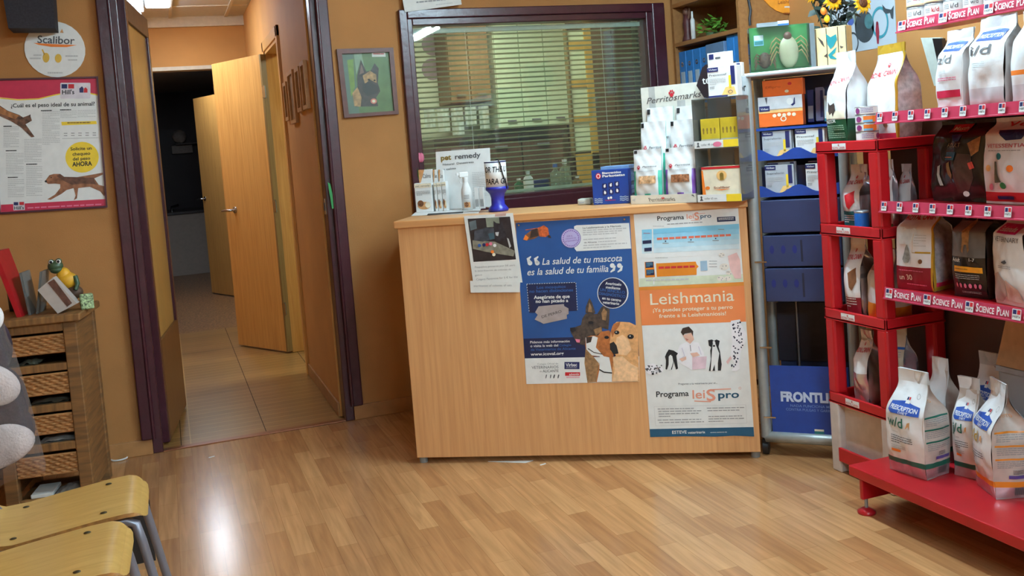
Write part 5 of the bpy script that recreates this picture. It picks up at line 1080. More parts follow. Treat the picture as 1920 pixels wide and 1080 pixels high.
b = MB().box((sA, .0, z0), (sB, .006, z1), M_DB2); A = Art(lambda s, z: (sA + (sB - sA) * s, z0 + (z1 - z0) * z))
A.text('FRONTLINE', (.13, .50), (.94, .50), .13, mat('pale_blue_lettering', (196, 210, 236), .5), 2, .05).text('NADA FUNCIONA MEJOR', (.25, .42), (.86, .42), .036, mat('mid_blue_lettering', (120, 150, 210), .5), 2, .006).text('CONTRA PULGAS Y GARRAPATAS', (.19, .365), (.92, .365), .036, mat('mid_blue_lettering', (120, 150, 210)), 2, .006)
A.rect(.54, .05, .66, .085, TEAL, 2).rect(.54, .087, .66, .115, CREAM, 2); A.put(b, lambda s, z, l: Vector((s, -.0006 - .0004 * l, z))); b.obj('front_panel', o, fix=False)
MB().box((sA, .232, st(1500, 680, .2)[1]), (sB, .24, st(1500, 570, .2)[1]), mat('dark_void_shade', (40, 36, 50), .6)).obj('void_shade_sheet', o)  # dark sheet put in as the shade of the open gap
MB().cyl((sA + .085, .22, .25), (sA + .085, .22, .80), .005, GREYM, 10).obj('rod', o)
for z in (.16, .45, .80): MB().box((-.002, -.025, z), (sA + .02, -.0195, z + .006), CHROME).obj('clip', o)
def scart_(x0, x1, ytop, zz, dep, d, m, art, label, name='medicine_carton', group='cartons in the silver display stand', lean=.0, h=None):
    a = st(x0, (ytop + 60), dep)[0]; e = st(x1, ytop + 60, dep)[0]; P0 = SL + SD * a + SN * dep; P1 = SL + SD * e + SN * dep; P0.z = P1.z = zz
    Fq = Face(P0, P1, lean); return carton(name, label, 'carton', None, None, 0, 0, d, m, art, group, lean=lean, F=Fq, h=min(h or Fq.h(ytop), 9 if zz >= zs1 else ((zs1 - .018 if zz > zr1 - .01 else zr1 - .008) - zz)))
def oart(A):
    A.rect(0, .55, 1, 1, mat('white_grey_print', (206, 208, 212), .5), 1).rect(0, .46, 1, .58, mat('apricot_print', (240, 190, 120)), 1).rect(.02, .52, .26, .70, NAVY, 2).text('Virbac', (.05, .57), (.23, .57), .07, WHITE, 3, .01)
    A.ell(.72, .80, .07, .11, WHITE, 2).poly([(.74, .68), (.80, .74), (.82, .90), (.84, .92), (.84, .7), (.78, .64)], NAVY, 3).poly([(.16, .98), (.22, .98), (.20, .74)], DGREY, 2)
    for k in range(5): A.ell(.36 + .11 * k, .36 + .02 * (k % 2), .045, .06, CREAM, 2, n=12)
    A.ring(.56, .24, .07, .09, .025, CREAM, 2, 16)
OB = mat('bright_orange_carton', (240, 112, 44), .4, var=.03)
r_o, F_o, H_o = scart_(1424, 1507, 180, zs1, .032, .07, OB, oart, 'large white and orange carton on the top shelf of the silver stand')
scart_(1432, 1508, 149, zs1 + H_o + .001, .045, .06, OB, (lambda A: A.text('Effipro', (.08, .5), (.45, .5), .14, mat('dark_orange_ink', (190, 80, 30), .5), 2).ell(.68, .7, .05, .09, RED, 2).ell(.6, .25, .05, .09, CREAM, 2)), 'plain orange carton lying on top of the white and orange carton', h=.065)
scart_(1515, 1527, 172, zs1, .10, .05, NAVY, (lambda A: A.rect(.1, .1, .9, .5, GREYT, 1)), 'navy tube carton leaning on the top shelf of the silver stand', lean=.15); scart_(1530, 1545, 168, zs1, .10, .05, mat('grey_violet_carton', (120, 120, 150), .5), (lambda A: A.rect(.6, .1, .95, .9, NAVY, 1)), 'grey violet carton next to the navy tube carton', lean=.2)
scart_(1547, 1570, 182, zs1, .06, .06, mat('pale_teal_white_carton', (206, 222, 222), .45), (lambda A: A.rect(0, 0, 1, .1, TEAL, 1).rect(.3, .9, .8, 1, TEAL, 1).ell(.45, .35, .12, .12, TEAL, 2).lines(.2, .7, .8, .5, 3, GREYT, 2)), 'white and teal carton at the right of the top shelf of the silver stand', lean=.12)
GV = mat('silver_grey_carton', (178, 182, 190), .4, var=.03)
for (x0, x1, yt, zz, m, t, lb) in ((1431, 1486, 241, zr1, GV, 'Suprelorin', 'silver grey carton in the upper wave tray of the silver stand'), (1493, 1548, 236, zr1, WHITE, 'Preventef', 'white carton in the upper wave tray of the silver stand'), (1437, 1491, 309, zr2, GV, 'Suprelorin', 'silver grey carton in the lower wave tray of the silver stand'), (1513, 1562, 306, zr2, WHITE, 'Preventef', 'white carton in the lower wave tray of the silver stand')):
    scart_(x0, x1, yt, zz + .0005, .027, .024, m, virb(t), lb)
    scart_(x0 + 5, x1 + 4, yt - 5, zz + .0005, .054, .024, WHITE if m is WHITE else GV, virb(t), lb.replace('carton in', 'carton standing second in'))
scart_(1440, 1490, 296, zr2 + .0005, .10, .03, mat('kraft_carton', (150, 130, 104), .6), None, 'brown kraft carton at the back of the lower wave tray'); scart_(1510, 1566, 228, zr1 + .0005, .10, .03, mat('kraft_carton', (150, 130, 104)), None, 'brown kraft carton at the back of the upper wave tray')

# tick display case, on top of the stand
P0 = Vector((2.256, 3.372, ztop)); P1 = Vector((2.462, 3.262, ztop)); KF = Face(P0, P1); KW = KF.w; KH = KF.h(48)
o = thing('tick_display_case', 'green display case with two model ticks on top of the silver stand', 'display case', tuple(P0), math.atan2(KF.t.y, KF.t.x)); M_GB = mat('grass_green_backing', (44, 134, 62), .5, var=.08, scale=12)
MB().box((0, .055, 0), (KW, .06, KH), M_GB).box((0, .0, 0), (KW, .058, .012), M_GB).obj('backing', o)
CV = glassy('case_cover', (250, 252, 250), .01, .03, .06)
MB().box((-.001, 0, .0), (.001, .06, KH), CV).box((KW - .001, 0, 0), (KW + .001, .06, KH), CV).box((0, 0, KH - .002), (KW, .06, KH), CV).box((0, -.001, 0), (KW, .0, KH), CV).obj('cover', o)
MB().box((KW + .001, 0, 0), (KW + .02, .065, KH - .002), mat('grey_case_edge', (96, 104, 108), .5)).obj('edge', o)
b = MB(); cx, cz = KW * .665, KH * .42; M_TK = mat('cream_tick_resin', (206, 204, 172), .45, var=.04); M_TL = mat('tan_tick_leg', (176, 152, 100), .5)
b.ell((cx, .036, cz), (KW * .165, .02, KH * .36), M_TK, 26, 18); tk = b.obj('model_tick', o)
MB().ell((cx - .002, .030, cz + KH * .35), (.016, .012, .017), mat('brown_tick_head', (110, 74, 64), .5)).obj('head', tk)
b = MB()
for s in (-1, 1):
    for k in range(4):
        z = cz + KH * (.26 - .1 * k); x = cx + s * KW * .13; b.tube([(x, .04, z), (x + s * .018, .022, z + .012), (x + s * .036, .022, z - .006 - .004 * k), (x + s * .044, .03, z - .030 - .004 * k)], [.0035, .003, .0028, .0015], M_TL, 8)
b.obj('legs', tk)
b = MB(); cx, cz = KW * .26, KH * .28; b.ell((cx, .04, cz), (.024, .014, .032), mat('brown_tick_resin', (98, 74, 62), .5, var=.25, scale=90), 20, 12); tk = b.obj('model_tick', o); b = MB()
for s in (-1, 1):
    for k in range(4): z = cz + .018 - .012 * k; b.tube([(cx + s * .018, .04, z), (cx + s * .032, .026, z + .008), (cx + s * .043, .034, z - .012 - .004 * k)], [.003, .003, .0015], mat('brown_tick_leg', (128, 92, 70), .5), 8)
b.obj('legs', tk)
b = MB().box((KW * .10, .052, KH * .62), (KW * .26, .0545, KH * .85), LBLUE); A = Art(); A.rect(KW * .105, KH * .74, KW * .255, KH * .845, mat('pale_print', (210, 220, 220), .5), 1).rect(KW * .11, KH * .64, KW * .25, KH * .72, TEAL, 1); A.put(b, lambda x, z, l: Vector((x, .0515 - .0003 * l, z))); b.obj('label', o, fix=False)
b = MB(); b.T = KF.M(); b.box((KW * .15, .02, KH + .0005), (KW * .5, .05, KH + .018), mat('grey_lid_strip', (120, 126, 130), .5)).box((KW * .5, .02, KH + .0005), (KW * .68, .05, KH + .02), WHITE).box((KW * .5, .019, KH + .0005), (KW * .68, .0195, KH + .009), BLUE); b.T = None; top(b, 'label_holder', 'grey strip with a white and blue tag lying on the green tick case', 'tag')
# bird print box and sunflowers on the stand top
q0, q1 = onz(1540, 119, ztop), onz(1583, 116, ztop); P0 = SL + SD * .262 + SN * .10; P1 = SL + SD * .385 + SN * .07; P0.z = P1.z = ztop
def bird(A):
    for x in (.02, .36, .72, .97): A.rect(x, .02, x + .025, .98, DBROWN, 2)
    A.poly([(.36, .84), (.5, .74), (.68, .80), (.70, .66), (.58, .50), (.48, .44), (.40, .56)], TEAL, 3).poly([(.40, .30), (.52, .38), (.68, .48), (.62, .34), (.52, .28), (.70, .16), (.46, .20)], TEAL, 3).poly([(.08, .8), (.2, .6), (.3, .5), (.25, .66)], DBROWN, 3).poly([(.26, .28), (.36, .34), (.36, .24)], DBROWN, 3).poly([(.78, .5), (.9, .46), (.8, .42)], DBROWN, 3)
carton('bird_box', 'cream box with teal birds and dark stripes at the right end of the stand top', 'box', None, None, 0, 0, .06, mat('cream_kraft', (206, 180, 130), .6, var=.05), bird, F=Face(P0, P1), h=.155)
o = thing('sunflower_bunch', 'bunch of artificial sunflowers with dark leaves behind the bird box', 'flowers', tuple(SL + SD * .30 + SN * .22 + Vector((0, 0, ztop))))
MB().lathe([(0, 0), (.045, 0), (.055, .10), (.05, .10), (0, .09)], mat('dark_green_pot', (44, 62, 54), .5)).obj('pot', o)
M_PET = mat('sunflower_petal', (238, 186, 30), .5, var=.08, scale=40); M_SEED = mat('sunflower_seed_disc', (92, 52, 26), .8, var=.3, scale=150); M_LF = mat('dark_fabric_leaf', (34, 50, 44), .6, var=.15)
def flower(px, py, dep, r):
    a = SL + SN * dep; q = onpl(px, py, a, SN); base = Vector(o.location); R = Matrix.Rotation(-SRZ, 3, 'Z'); c = R @ (q - base); nrm = (R @ (C0 - q)).normalized(); nrm = (nrm + Vector((0, -.1, .25))).normalized(); tx = nrm.orthogonal().normalized(); ty = nrm.cross(tx)
    b = MB()
    for k in range(18):
        g = 2 * PI * k / 18; d = tx * math.cos(g) + ty * math.sin(g); e = tx * -math.sin(g) + ty * math.cos(g); r0, r1 = r * .42, r * (1 + .08 * (k % 2)); lift = nrm * (.004 * (k % 2))
        b.add([c + d * r0 + e * r * .10, c + d * (r0 + r1) * .5 + e * r * .15 + lift, c + d * r1 - nrm * .006, c + d * (r0 + r1) * .5 - e * r * .15 + lift, c + d * r0 - e * r * .10], [(0, 1, 2, 3, 4)], M_PET)
    fl = b.obj('flower', o, fix=False); b = MB(); b.ell(c + nrm * .002, (r * .46, r * .46, r * .16), M_SEED, 20, 10, nrm.to_track_quat('Z', 'Y').to_matrix()); b.obj('seed_disc', fl)
    MB().tube([(0, 0, .08), (c * .5 + Vector((0, 0, .05))), c - nrm * .01], .004, M_LF, 6).obj('stem', o)
flower(1549, -4, .185, .054); flower(1622, -2, .185, .047); flower(1504, -6, .20, .037)
b = MB(); r2 = random.Random(11)
for k in range(230):
    u = r2.random(); c = onpl(r2.uniform(1528, 1600) if u < .75 else r2.uniform(1590, 1620), r2.uniform(-40, 62) if u < .75 else r2.uniform(-40, 22), SL + SN * r2.uniform(.20, .28), SN); c = Matrix.Rotation(-SRZ, 3, 'Z') @ (c - Vector(o.location)); t = Vector((r2.uniform(-1, 1), r2.uniform(-.7, .3), r2.uniform(-1, .6))).normalized(); s = t.orthogonal().normalized(); L = r2.uniform(.03, .06)
    b.add([c, c + t * L * .5 + s * L * .28, c + t * L, c + t * L * .5 - s * L * .28], [(0, 1, 2), (0, 2, 3)], M_LF)
b.obj('leaves', o, fix=False)
for x, y in ((1535, 38), (1527, 24)):
    c = Matrix.Rotation(-SRZ, 3, 'Z') @ (onpl(x, y, SL + SN * .185, SN) - Vector(o.location)); MB().ell(c, (.012, .012, .016), M_PET if y > 30 else ORANGE, 12, 8).tube([c, c + Vector((.03, .03, .02))], .002, M_LF, 5).obj('flower_bud', o)
# ================================================================== filled bags
def sst(a, b, x): t = max(0, min(1, (x - a) / (b - a))); return t * t * (3 - 2 * t)
def bag(name, label, P0, P1, H, d, base, sidem=None, bands=(), sbands=(), art=None, sart=None, group=None, cat='bag', sealm=None, seal=.88, neck=.92, bulge=1.0, lean=0.0, amp=.0062, tc=.45, seed=None, edge=None, edgew=.04, tap=.58):
    """gusseted bag: front bottom corners P0 (left) and P1 (right), height H, depth d"""
    global _bs; _bs = _bs + 1 if '_bs' in globals() else 1
    sd = seed if seed is not None else _bs * 7.3; F = Face(P0, P1, lean); w = F.w; sidem = sidem or base; sealm = sealm or base
    def WD(v):
        D = d / 2 * (.90 + .13 * bulge * math.sin(PI * min(1, v / .75)) ) * (1 - sst(tap, seal, v)) + .0022
        W = w / 2 * (.985 + .055 * bulge * math.sin(PI * min(1, v / .85))) * (1 + (neck - 1) * sst(tap, seal, v))
        return W, D, d * (.5 + (tc - .5) * sst(.5, .95, v))
    def f(side, s, v, off=0.0):
        W, D, cy = WD(v); bf = .016 * bulge * math.sin(PI * min(1, v / seal)) * (1 - s * s); g = d * .38 * sst(tap - .08, seal, v) * (1 - s * s) - .008 * bulge * math.sin(PI * min(1, v / .6)) * (1 - s * s)
        if side == 0: q = Vector((s * W, -D - bf, H * v)); nn = Vector((0, -1, 0))
        elif side == 1: q = Vector((W - g, s * D, H * v)); nn = Vector((1, 0, 0))
        elif side == 2: q = Vector((-s * W, D + bf, H * v)); nn = Vector((0, 1, 0))
        else: q = Vector((-W + g, -s * D, H * v)); nn = Vector((-1, 0, 0))
        a = amp * (1 - .25 * abs(s)) * sst(0, .06, v)
        q += nn * (a * _nz.noise(Vector((q.x * 16 + sd, q.y * 16, q.z * 12))) * 1.6 + a * .5 * _nz.noise(Vector((q.x * 45 + sd, q.y * 45, q.z * 26 + q.x * 20))) + off)
        if v < .08: q += Vector((s * .004, 0, 0)) * (1 - v / .08) if side in (0, 2) else Vector((0, 0, 0))
        return F.P + F.t * (w / 2 + q.x) - F.n * (cy + q.y) + F.up * q.z
    def pick(lst, u, v, m):
        for e in lst:
            if e[0] <= v < e[1] and (len(e) < 4 or e[3] <= u < e[4]): return e[2]
        return m
    o = thing(name, label, cat, tuple(F.P + F.t * w / 2 - F.n * d / 2), 0, group); T = Matrix.Translation(-Vector(o.location))
    b = MB(); b.T = T; ff = lambda u, v: edge if edge and (u > 1 - edgew) else pick(bands, u, v, base)
    for k, (n, mm) in enumerate(((22, ff), (12, lambda u, v: edge if edge and u < edgew * 1.5 else pick(sbands, u, v, sidem)), (16, None), (12, lambda u, v: pick(sbands, u, v, sidem)))):
        b.grid(lambda u, v, k=k: f(k, 2 * u - 1, v * seal), n, 34, base, mf=(lambda u, v, mm=mm: mm(u, v * seal)) if mm else None)
    b.add([f(0, -1, 0), f(0, 1, 0), f(2, -1, 0), f(2, 1, 0)], [(3, 2, 1, 0)], sidem)
    if art:
        A = Art(); art(A); A.put(b, lambda u, v, l: f(0, 2 * u - 1, v, .0012 + .0005 * l), .06)
    if sart:
        A = Art(); sart(A); A.put(b, lambda u, v, l: f(1, 2 * u - 1, v, .0012 + .0005 * l), .08)
    b.obj('body', o, fix=False)
    b = MB(); b.T = T
    for k in range(4): b.grid(lambda u, v, k=k: f(k, 2 * u - 1, seal + (1 - seal) * v), 16 if k % 2 == 0 else 3, 5, sealm)
    b.add([f(0, -1, 1), f(0, 1, 1), f(2, -1, 1), f(2, 1, 1)], [(0, 1, 2, 3)], sealm); b.obj('top_seal', o, fix=False)
    return o
BW = mat('white_gloss_film', (226, 226, 228), .22, spec=.65, var=.02, bump=.3, bscale=20); BS = mat('silver_foil_film', (206, 204, 212), .22, metal=.7, var=.06, bump=.1, bscale=26); BK = mat('black_gloss_film', (30, 28, 30), .2, spec=.7, var=.1, bump=.12, bscale=24)
BT = mat('pale_text_side', (196, 184, 176), .4, var=.05); GRN = mat('emerald_band', (24, 104, 88), .35, var=.03); ORB = mat('amber_band', (232, 146, 46), .35, var=.03); MRN = mat('wine_band', (140, 28, 44), .35, var=.04); REDT = mat('red_lettering', (196, 40, 46), .45, var=0); BRN = mat('dark_bag_brown', (70, 50, 46), .3, var=.15)
RBLUE = mat('royal_blue_banner', (40, 80, 168), .4, var=.03); GSIDE = mat('grey_kibble_side', (172, 166, 168), .4, var=.14, scale=60)

# ================================================================== red gondola shelving
GY1, GY0 = 2.735, 1.25; GXB = 2.62; M_RED = mat('red_lacquered_steel', (180, 26, 36), .3, spec=.5, var=.04, scale=8); M_LIP = mat('raspberry_price_strip', (184, 58, 84), .3, spec=.5, var=.03); M_REDD = mat('dark_red_steel', (120, 24, 34), .45, var=.05)
SH = [(1.333, 2.31), (1.028, 2.31), (.726, 2.31), (1.64, 2.42)]   # shelf undersides' height, front edge
g = thing('gondola_shelving', 'red metal shop shelving with price strips along the right wall', 'shelving', (2.36, 2.0, 0)); T = Matrix.Translation((-2.36, -2.0, 0))
def gb(a, e, m, nm, bev=0.0, par=None): b = MB(); b.T = T; b.box(a, e, m, bev); return b.obj(nm, par or g)
XB0 = 2.128; ZB = .160
gb((XB0, GY0, ZB - .036), (GXB, GY1, ZB), M_RED, 'base_deck', .004)
gb((XB0 + .006, GY1 - .06, .052), (GXB, GY1 - .045, ZB - .036), M_RED, 'base_bracket', .003)
for y in (GY1 - .05, GY0 + .06):
    b = MB(); b.T = T; b.cyl((2.155, y, .01), (2.155, y, .07), .006, GREYM, 10).lathe([(0, 0), (.03, 0), (.03, .008), (.012, .02), (0, .021)], M_RED, (2.155, y, 0), 18); b.obj('levelling_foot', g)
gb((GXB, GY0, .05), (GXB + .03, 3.02, 1.34), mat('dark_umber_shaded_panel', (86, 60, 52), .55, var=.08, scale=6), 'back_panel')  # dark umber also stands in for the shade behind shelves and rack
for y in (2.32, GY0): gb((GXB - .001, y - .02, .02), (GXB + .045, y + .02, 2.02), M_RED, 'upright')
logo_l = crop
def hlogo(A, s, z, w, h):
    A.rrect(s, z, s + w, z + h, .002, WHITE, 2).rect(s + w * .08, z + h * .52, s + w * .48, z + h * .92, NAVY, 3).rect(s + w * .56, z + h * .52, s + w * .92, z + h * .92, RED, 3).text("Hill's", (s + w * .1, z + h * .2), (s + w * .9, z + h * .2), h * .22, INK, 3, .01)
for i, (z, x) in enumerate(SH):
    gb((x + .012, GY0, z), (GXB, GY1, z + .022), M_RED, 'shelf', .002)
    b = MB(); b.T = T; b.prism([(0, -.004), (0, .0), (.006, .002), (.012, .036), (.016, .036), (.014, -.004)], (x, GY1 + .002, z - .004), (1, 0, 0), (0, 0, 1), (0, GY0 - GY1 - .002, 0), M_LIP)
    lip = lambda s, zz, l, x=x, z=z: T @ Vector((x + .002 + zz * .16 - .0012 - .0004 * l, GY1 - s, z - .004 + zz)); A = Art()
    if i in (0, 1):
        s = .012
        while s < GY1 - GY0 - .03: hlogo(A, s, .004, .025, .030); s += .0735 if i == 0 else .0745
    else:
        s = .010 if i == 3 else .012
        while s < GY1 - GY0 - .25:
            hlogo(A, s, .003, .032 if i == 2 else .036, .032); A.text('S', (s + .042, .009), (s + .052, .009), .024, WHITE, 2, .03).text('CIENCE', (s + .054, .009), (s + .112, .009), .018, WHITE, 2, .02).text('P', (s + .122, .009), (s + .133, .009), .024, WHITE, 2, .03).text('LAN', (s + .135, .009), (s + .166, .009), .018, WHITE, 2, .02); s += .178 if i == 2 else .186
    A.put(b, lambda a_, c_, l, lip=lip: T.inverted() @ lip(a_, c_, l)); b.obj('price_strip', g, fix=False)

def V(x, y, z): return Vector((x, y, z))
def gbag(name, label, p0, p1, z, ytop, d, *a, **k):
    P0 = V(p0[0], p0[1], z + .001); P1 = V(p1[0], p1[1], z + .001); m = (P0 + P1) / 2; H = k.pop('H', None) or (zat(m.x, m.y, ytop) - z); return bag(name, label, P0, P1, H, d, *a, **k)
def pdiet(code, cm, band, drug=True):
    def f(A):
        A.poly([(.10, .62), (.12, .70), (.5, .72), (.9, .68), (.9, .60), (.5, .60), (.2, .60)], RBLUE, 2); A.text('PRESCRIPTION', (.15, .638), (.86, .628), .038, WHITE, 3, .02, .1).text('DIET', (.42, .606), (.66, .604), .020, WHITE, 3, .012)
        A.rect(.50, .70, .62, .76, WHITE, 4).rect(.51, .73, .555, .755, NAVY, 5).rect(.565, .73, .61, .755, RED, 5).text(code, (.08, .47), (.55, .47), .095, cm, 3, .012).poly([(.62, .47), (.66, .53), (.72, .54), (.72, .47), (.69, .50), (.65, .48)], TAN, 3)
        A.text('Canine', (.22, .415), (.40, .413), .018, GREYT, 3).lines(.20, .385, .78, .30, 4, DGREY, 3, .35).lines(.20, .29, .6, .25, 2, LGREY, 3); A.rrect(.2, .225, .45, .25, .008, ORANGE, 3).ring(.80, .77, .05, .025, .008, GREYT, 3, 18)
    return f
def pside(cm):
    def f(A):
        for k in range(3): A.rect(.06, .58 - .115 * k, .94, .595 - .115 * k, cm, 2, 6, 1); A.lines(.1, .57 - .115 * k, .9, .50 - .115 * k, 4, GREYT, 2, .35)
        A.text('perro', (.2, .70), (.7, .70), .04, TAN, 2).lines(.45, .26, .7, .22, 3, DGREY, 2).rect(.35, .185, .9, .215, mat('violet_stamp', (90, 76, 150), .5), 3, 3, 1); [A.rect(.5 + .05 * k, .03, .525 + .05 * k, .10, DGREY, 3) for k in range(7)]
    return f
FB = lambda c: ((0, .10, BS), (.105, .165, c)); NM = 'bag of dog food'
gbag('pet_food_bag', 'white bag with green lettering and band at the front of the red base shelf', (2.212, 2.627), (2.232, 2.483), ZB, 699, .115, BW, BT, FB(GRN), FB(GRN), pdiet('w/d', GRN, GRN), pside(GRN), neck=.80, edge=None)
gbag('pet_food_bag', 'white bag standing directly behind the green lettered bag, only its top showing', (2.40, 2.655), (2.41, 2.575), ZB, 674, .08, BW, BT, FB(GRN), FB(GRN), neck=.8)
gbag('pet_food_bag', 'white bag squeezed between the green lettered bag and the amber lettered bag', (2.345, 2.475), (2.365, 2.40), ZB, 712, .09, BW, BT, FB(GRN), FB(GRN), pdiet('j/d', GRN, GRN), neck=.9)
gbag('pet_food_bag', 'white bag with a tall grey top behind the gap between the two front bags', (2.495, 2.54), (2.50, 2.44), ZB, 664, .08, BW, BS, FB(GRN), FB(GRN), pdiet('j/d', GRN, GRN), neck=.9, sealm=mat('grey_white_seal', (196, 196, 200), .3))
gbag('pet_food_bag', 'white bag with amber lettering and orange band on the red base shelf', (2.335, 2.375), (2.286, 2.257), ZB, 716, .12, BW, BT, FB(ORB), FB(ORB), pdiet('c/d', GOLD, ORB), pside(ORB), neck=.85)
# crate and cardboard box at the back of the base
b = MB(); za, zb2 = ZB + .001, zat(2.47, 2.25, 700); yc = min(2.40, onx(1850, 740, 2.465).y); b.box((2.465, yc - .45, za), (2.61, yc, zb2), glassy('cloudy_plastic', (206, 206, 210), .55, .2, .08), .01); o = top(b, 'storage_crate', 'cloudy plastic crate at the back of the red base shelf', 'crate'); MB().box((-.076, -.229, zb2 - za - .02), (-.0735, .229, zb2 - za - .002), mat('grey_crate_rim', (150, 150, 156), .4), .004).obj('rim', o)
M_KR = mat('kraft_cardboard', (168, 132, 96), .7, var=.06); b = MB(); zt_ = zat(2.47, 2.2, 606); yk = min(2.40, onx(1843, 692, 2.46).y); yt_ = min(2.35, onx(1880, 602, 2.46).y); b.prism([(-yk, 0), (-1.85, 0), (-1.85, zt_ - zb2), (-yt_, zt_ - zb2)], (2.46, 0, zb2 + .001), (0, -1, 0), (0, 0, 1), (.15, 0, 0), M_KR); top(b, 'cardboard_box', 'brown cardboard box on the cloudy crate under the lowest price strip', 'box')
# shelf above the base
z = .7485
def rc30(A):
    A.text('ROYAL CANIN', (.04, .90), (.90, .92), .055, REDT, 3, .03).poly([(.06, .82), (.55, .84), (.62, .70), (.40, .60), (.10, .60)], mat('pale_fluff', (214, 222, 226), .5), 2)
    A.poly([(.22, .40), (.30, .55), (.36, .60), (.42, .54), (.46, .42), (.40, .36), (.28, .36)], mat('grey_cat_print', (140, 140, 136), .5, var=.2, scale=80), 3); A.line([(.52, .74), (.52, .50), (.92, .50)], .006, GOLD, 3).lines(.55, .73, .84, .56, 5, LGREY, 3, .3).rect(.60, .495, .95, .515, GOLD, 4); A.ell(.74, .39, .05, .03, BROWN, 3)
    A.text('un 30', (.10, .13), (.46, .135), .07, CREAM, 3, .005).lines(.1, .255, .8, .275, 1, PINK, 3).lines(.28, .07, .86, .095, 1, PINK, 3)
gbag('pet_food_bag', 'wine red, white and gold bag reading 30 above the lowest price strip', (2.372, 2.728), (2.395, 2.588), z, 392, .11, BW, GSIDE, ((0, .32, MRN),), ((0, .06, GOLD), (.06, .10, CRIM)), rc30, (lambda A: A.lines(.3, .14, .9, .11, 2, PINK, 3)), H=.262, neck=.97, edge=GOLD, edgew=.05, lean=.06, tap=.80, seal=.955)
gbag('pet_food_bag', 'magenta edged black bag peeping between the gold and black bags', (2.50, 2.566), (2.498, 2.516), z, 395, .05, BK, BK, ((.3, 1, mat('magenta_film', (196, 44, 140), .35, var=.03)),), (), (lambda A: A.text('ne', (.25, .78), (.85, .78), .10, WHITE, 3, .02)), H=.258, neck=.97, tap=.80, seal=.955)
def adult(A):
    A.poly([(.42, .92), (.50, .96), (.56, .90), (.58, .74), (.62, .60), (.58, .56), (.54, .66), (.47, .66), (.42, .55), (.38, .58), (.40, .72), (.36, .82)], mat('fawn_dog_print', (158, 112, 64), .5, var=.2, scale=70), 3)
    A.text('Adult', (.06, .44), (.32, .44), .05, WHITE, 3, .01).text('1-7', (.62, .46), (.78, .46), .04, WHITE, 3).rect(.12, .32, .95, .39, mat('amber_strip', (240, 166, 40), .4), 3, 6, 1).lines(.15, .36, .55, .345, 1, DBROWN, 4); A.lines(.15, .29, .85, .22, 3, LGREY, 3, .3)
    for k in range(6): A.ell(.18 + .13 * k, .15, .04, .03, PINK, 3, n=12)
    A.lines(.3, .08, .85, .05, 2, GREYT, 3)
gbag('pet_food_bag', 'black and grey bag with a standing fawn dog and amber strip', (2.392, 2.492), (2.405, 2.368), z, 397, .115, BK, BRN, ((.5, .93, mat('charcoal_grey_film', (104, 100, 98), .25, spec=.6, var=.06)),), ((.5, .9, mat('charcoal_dim_film', (72, 68, 68), .25, var=.08)),), adult, (lambda A: [A.text('NUTRITION', (.45, .06 + .0 * k), (.46, .06), .01, WHITE, 3) for k in range(1)]), H=.262, neck=.95, amp=.006, tap=.80, seal=.955)
def euk(A):
    A.rect(.10, .82, .80, .92, mat('magenta_banner', (200, 40, 110), .4), 2, 6, 2).text('Eukanuba', (.16, .845), (.72, .845), .045, WHITE, 3, .02).text('VETERINARY', (.08, .73), (.92, .73), .055, DGREY, 3, 0).poly([(.42, .50), (.55, .53), (.60, .50), (.52, .48)], DGREY, 3).lines(.30, .46, .7, .42, 2, GREYT, 3)
    A.poly([(.04, .34), (.30, .38), (.5, .28), (.42, .10), (.25, .03), (.05, .04)], mat('taupe_print', (176, 156, 146), .5, var=.05), 2).poly([(.5, .3), (.85, .2), (.95, .05), (.45, .06)], mat('dusty_rose_print', (206, 176, 164), .5, var=.05), 2)
gbag('pet_food_bag', 'white bag with a magenta banner at the right above the lowest price strip', (2.385, 2.315), (2.365, 2.185), z, 408, .11, BW, mat('grey_white_side', (206, 200, 196), .35), (), (), euk, H=.268, neck=.93, tap=.80, seal=.955)
gbag('pet_food_bag', 'green and white bag at the right edge, beside the magenta banner bag', (2.43, 2.14), (2.42, 2.00), z, 408, .11, BW, GREEN, ((.2, 1, mat('bottle_green_film', (24, 106, 62), .3, var=.04), 0, .3),), (), H=.26, neck=.95, tap=.80, seal=.955)
# shelf with the black and the white bag
z = 1.0505
def black3(A):
    A.rect(.26, .86, .62, .95, REDT, 2, 5, 2).text('Mastín', (.30, .88), (.58, .88), .045, CREAM, 3, .01).poly([(.36, .83), (.60, .83), (.54, .75), (.42, .75)], NAVY, 2).text('ADULT', (.32, .68), (.58, .68), .05, mat('dull_gold_ink', (150, 130, 96), .5), 2)
    A.poly([(.32, .62), (.52, .62), (.50, .52), (.30, .52)], mat('petrol_print', (30, 84, 104), .4), 2).poly([(.70, .72), (.94, .80), (.90, .62), (.78, .56)], mat('fawn_dog_print', (158, 112, 64)), 2).poly([(.72, .48), (.80, .50), (.84, .42), (.76, .40)], mat('tongue_print', (200, 80, 70), .4), 3)
    A.poly([(.34, .48), (.40, .50), (.46, .34), (.42, .28), (.36, .34)], mat('khaki_print', (150, 132, 80), .5), 2).poly([(.14, .44), (.20, .46), (.18, .34), (.24, .20), (.18, .20), (.13, .34)], mat('pale_bottle_print', (176, 190, 186), .4), 2).poly([(.55, .60), (.78, .58), (.80, .30), (.70, .12), (.50, .10), (.48, .35)], BRN, 1)
    A.ell(.66, .10, .05, .035, WHITE, 3, n=14).lines(.30, .56, .46, .545, 1, ORANGE, 3)
gbag('pet_food_bag', 'large shiny black bag with a dog face on the middle shelf', (2.452, 2.628), (2.462, 2.412), z, 232, .10, BK, BRN, (), (), black3, H=.266, neck=1.0, amp=.008, lean=.05, tap=.80, seal=.955)
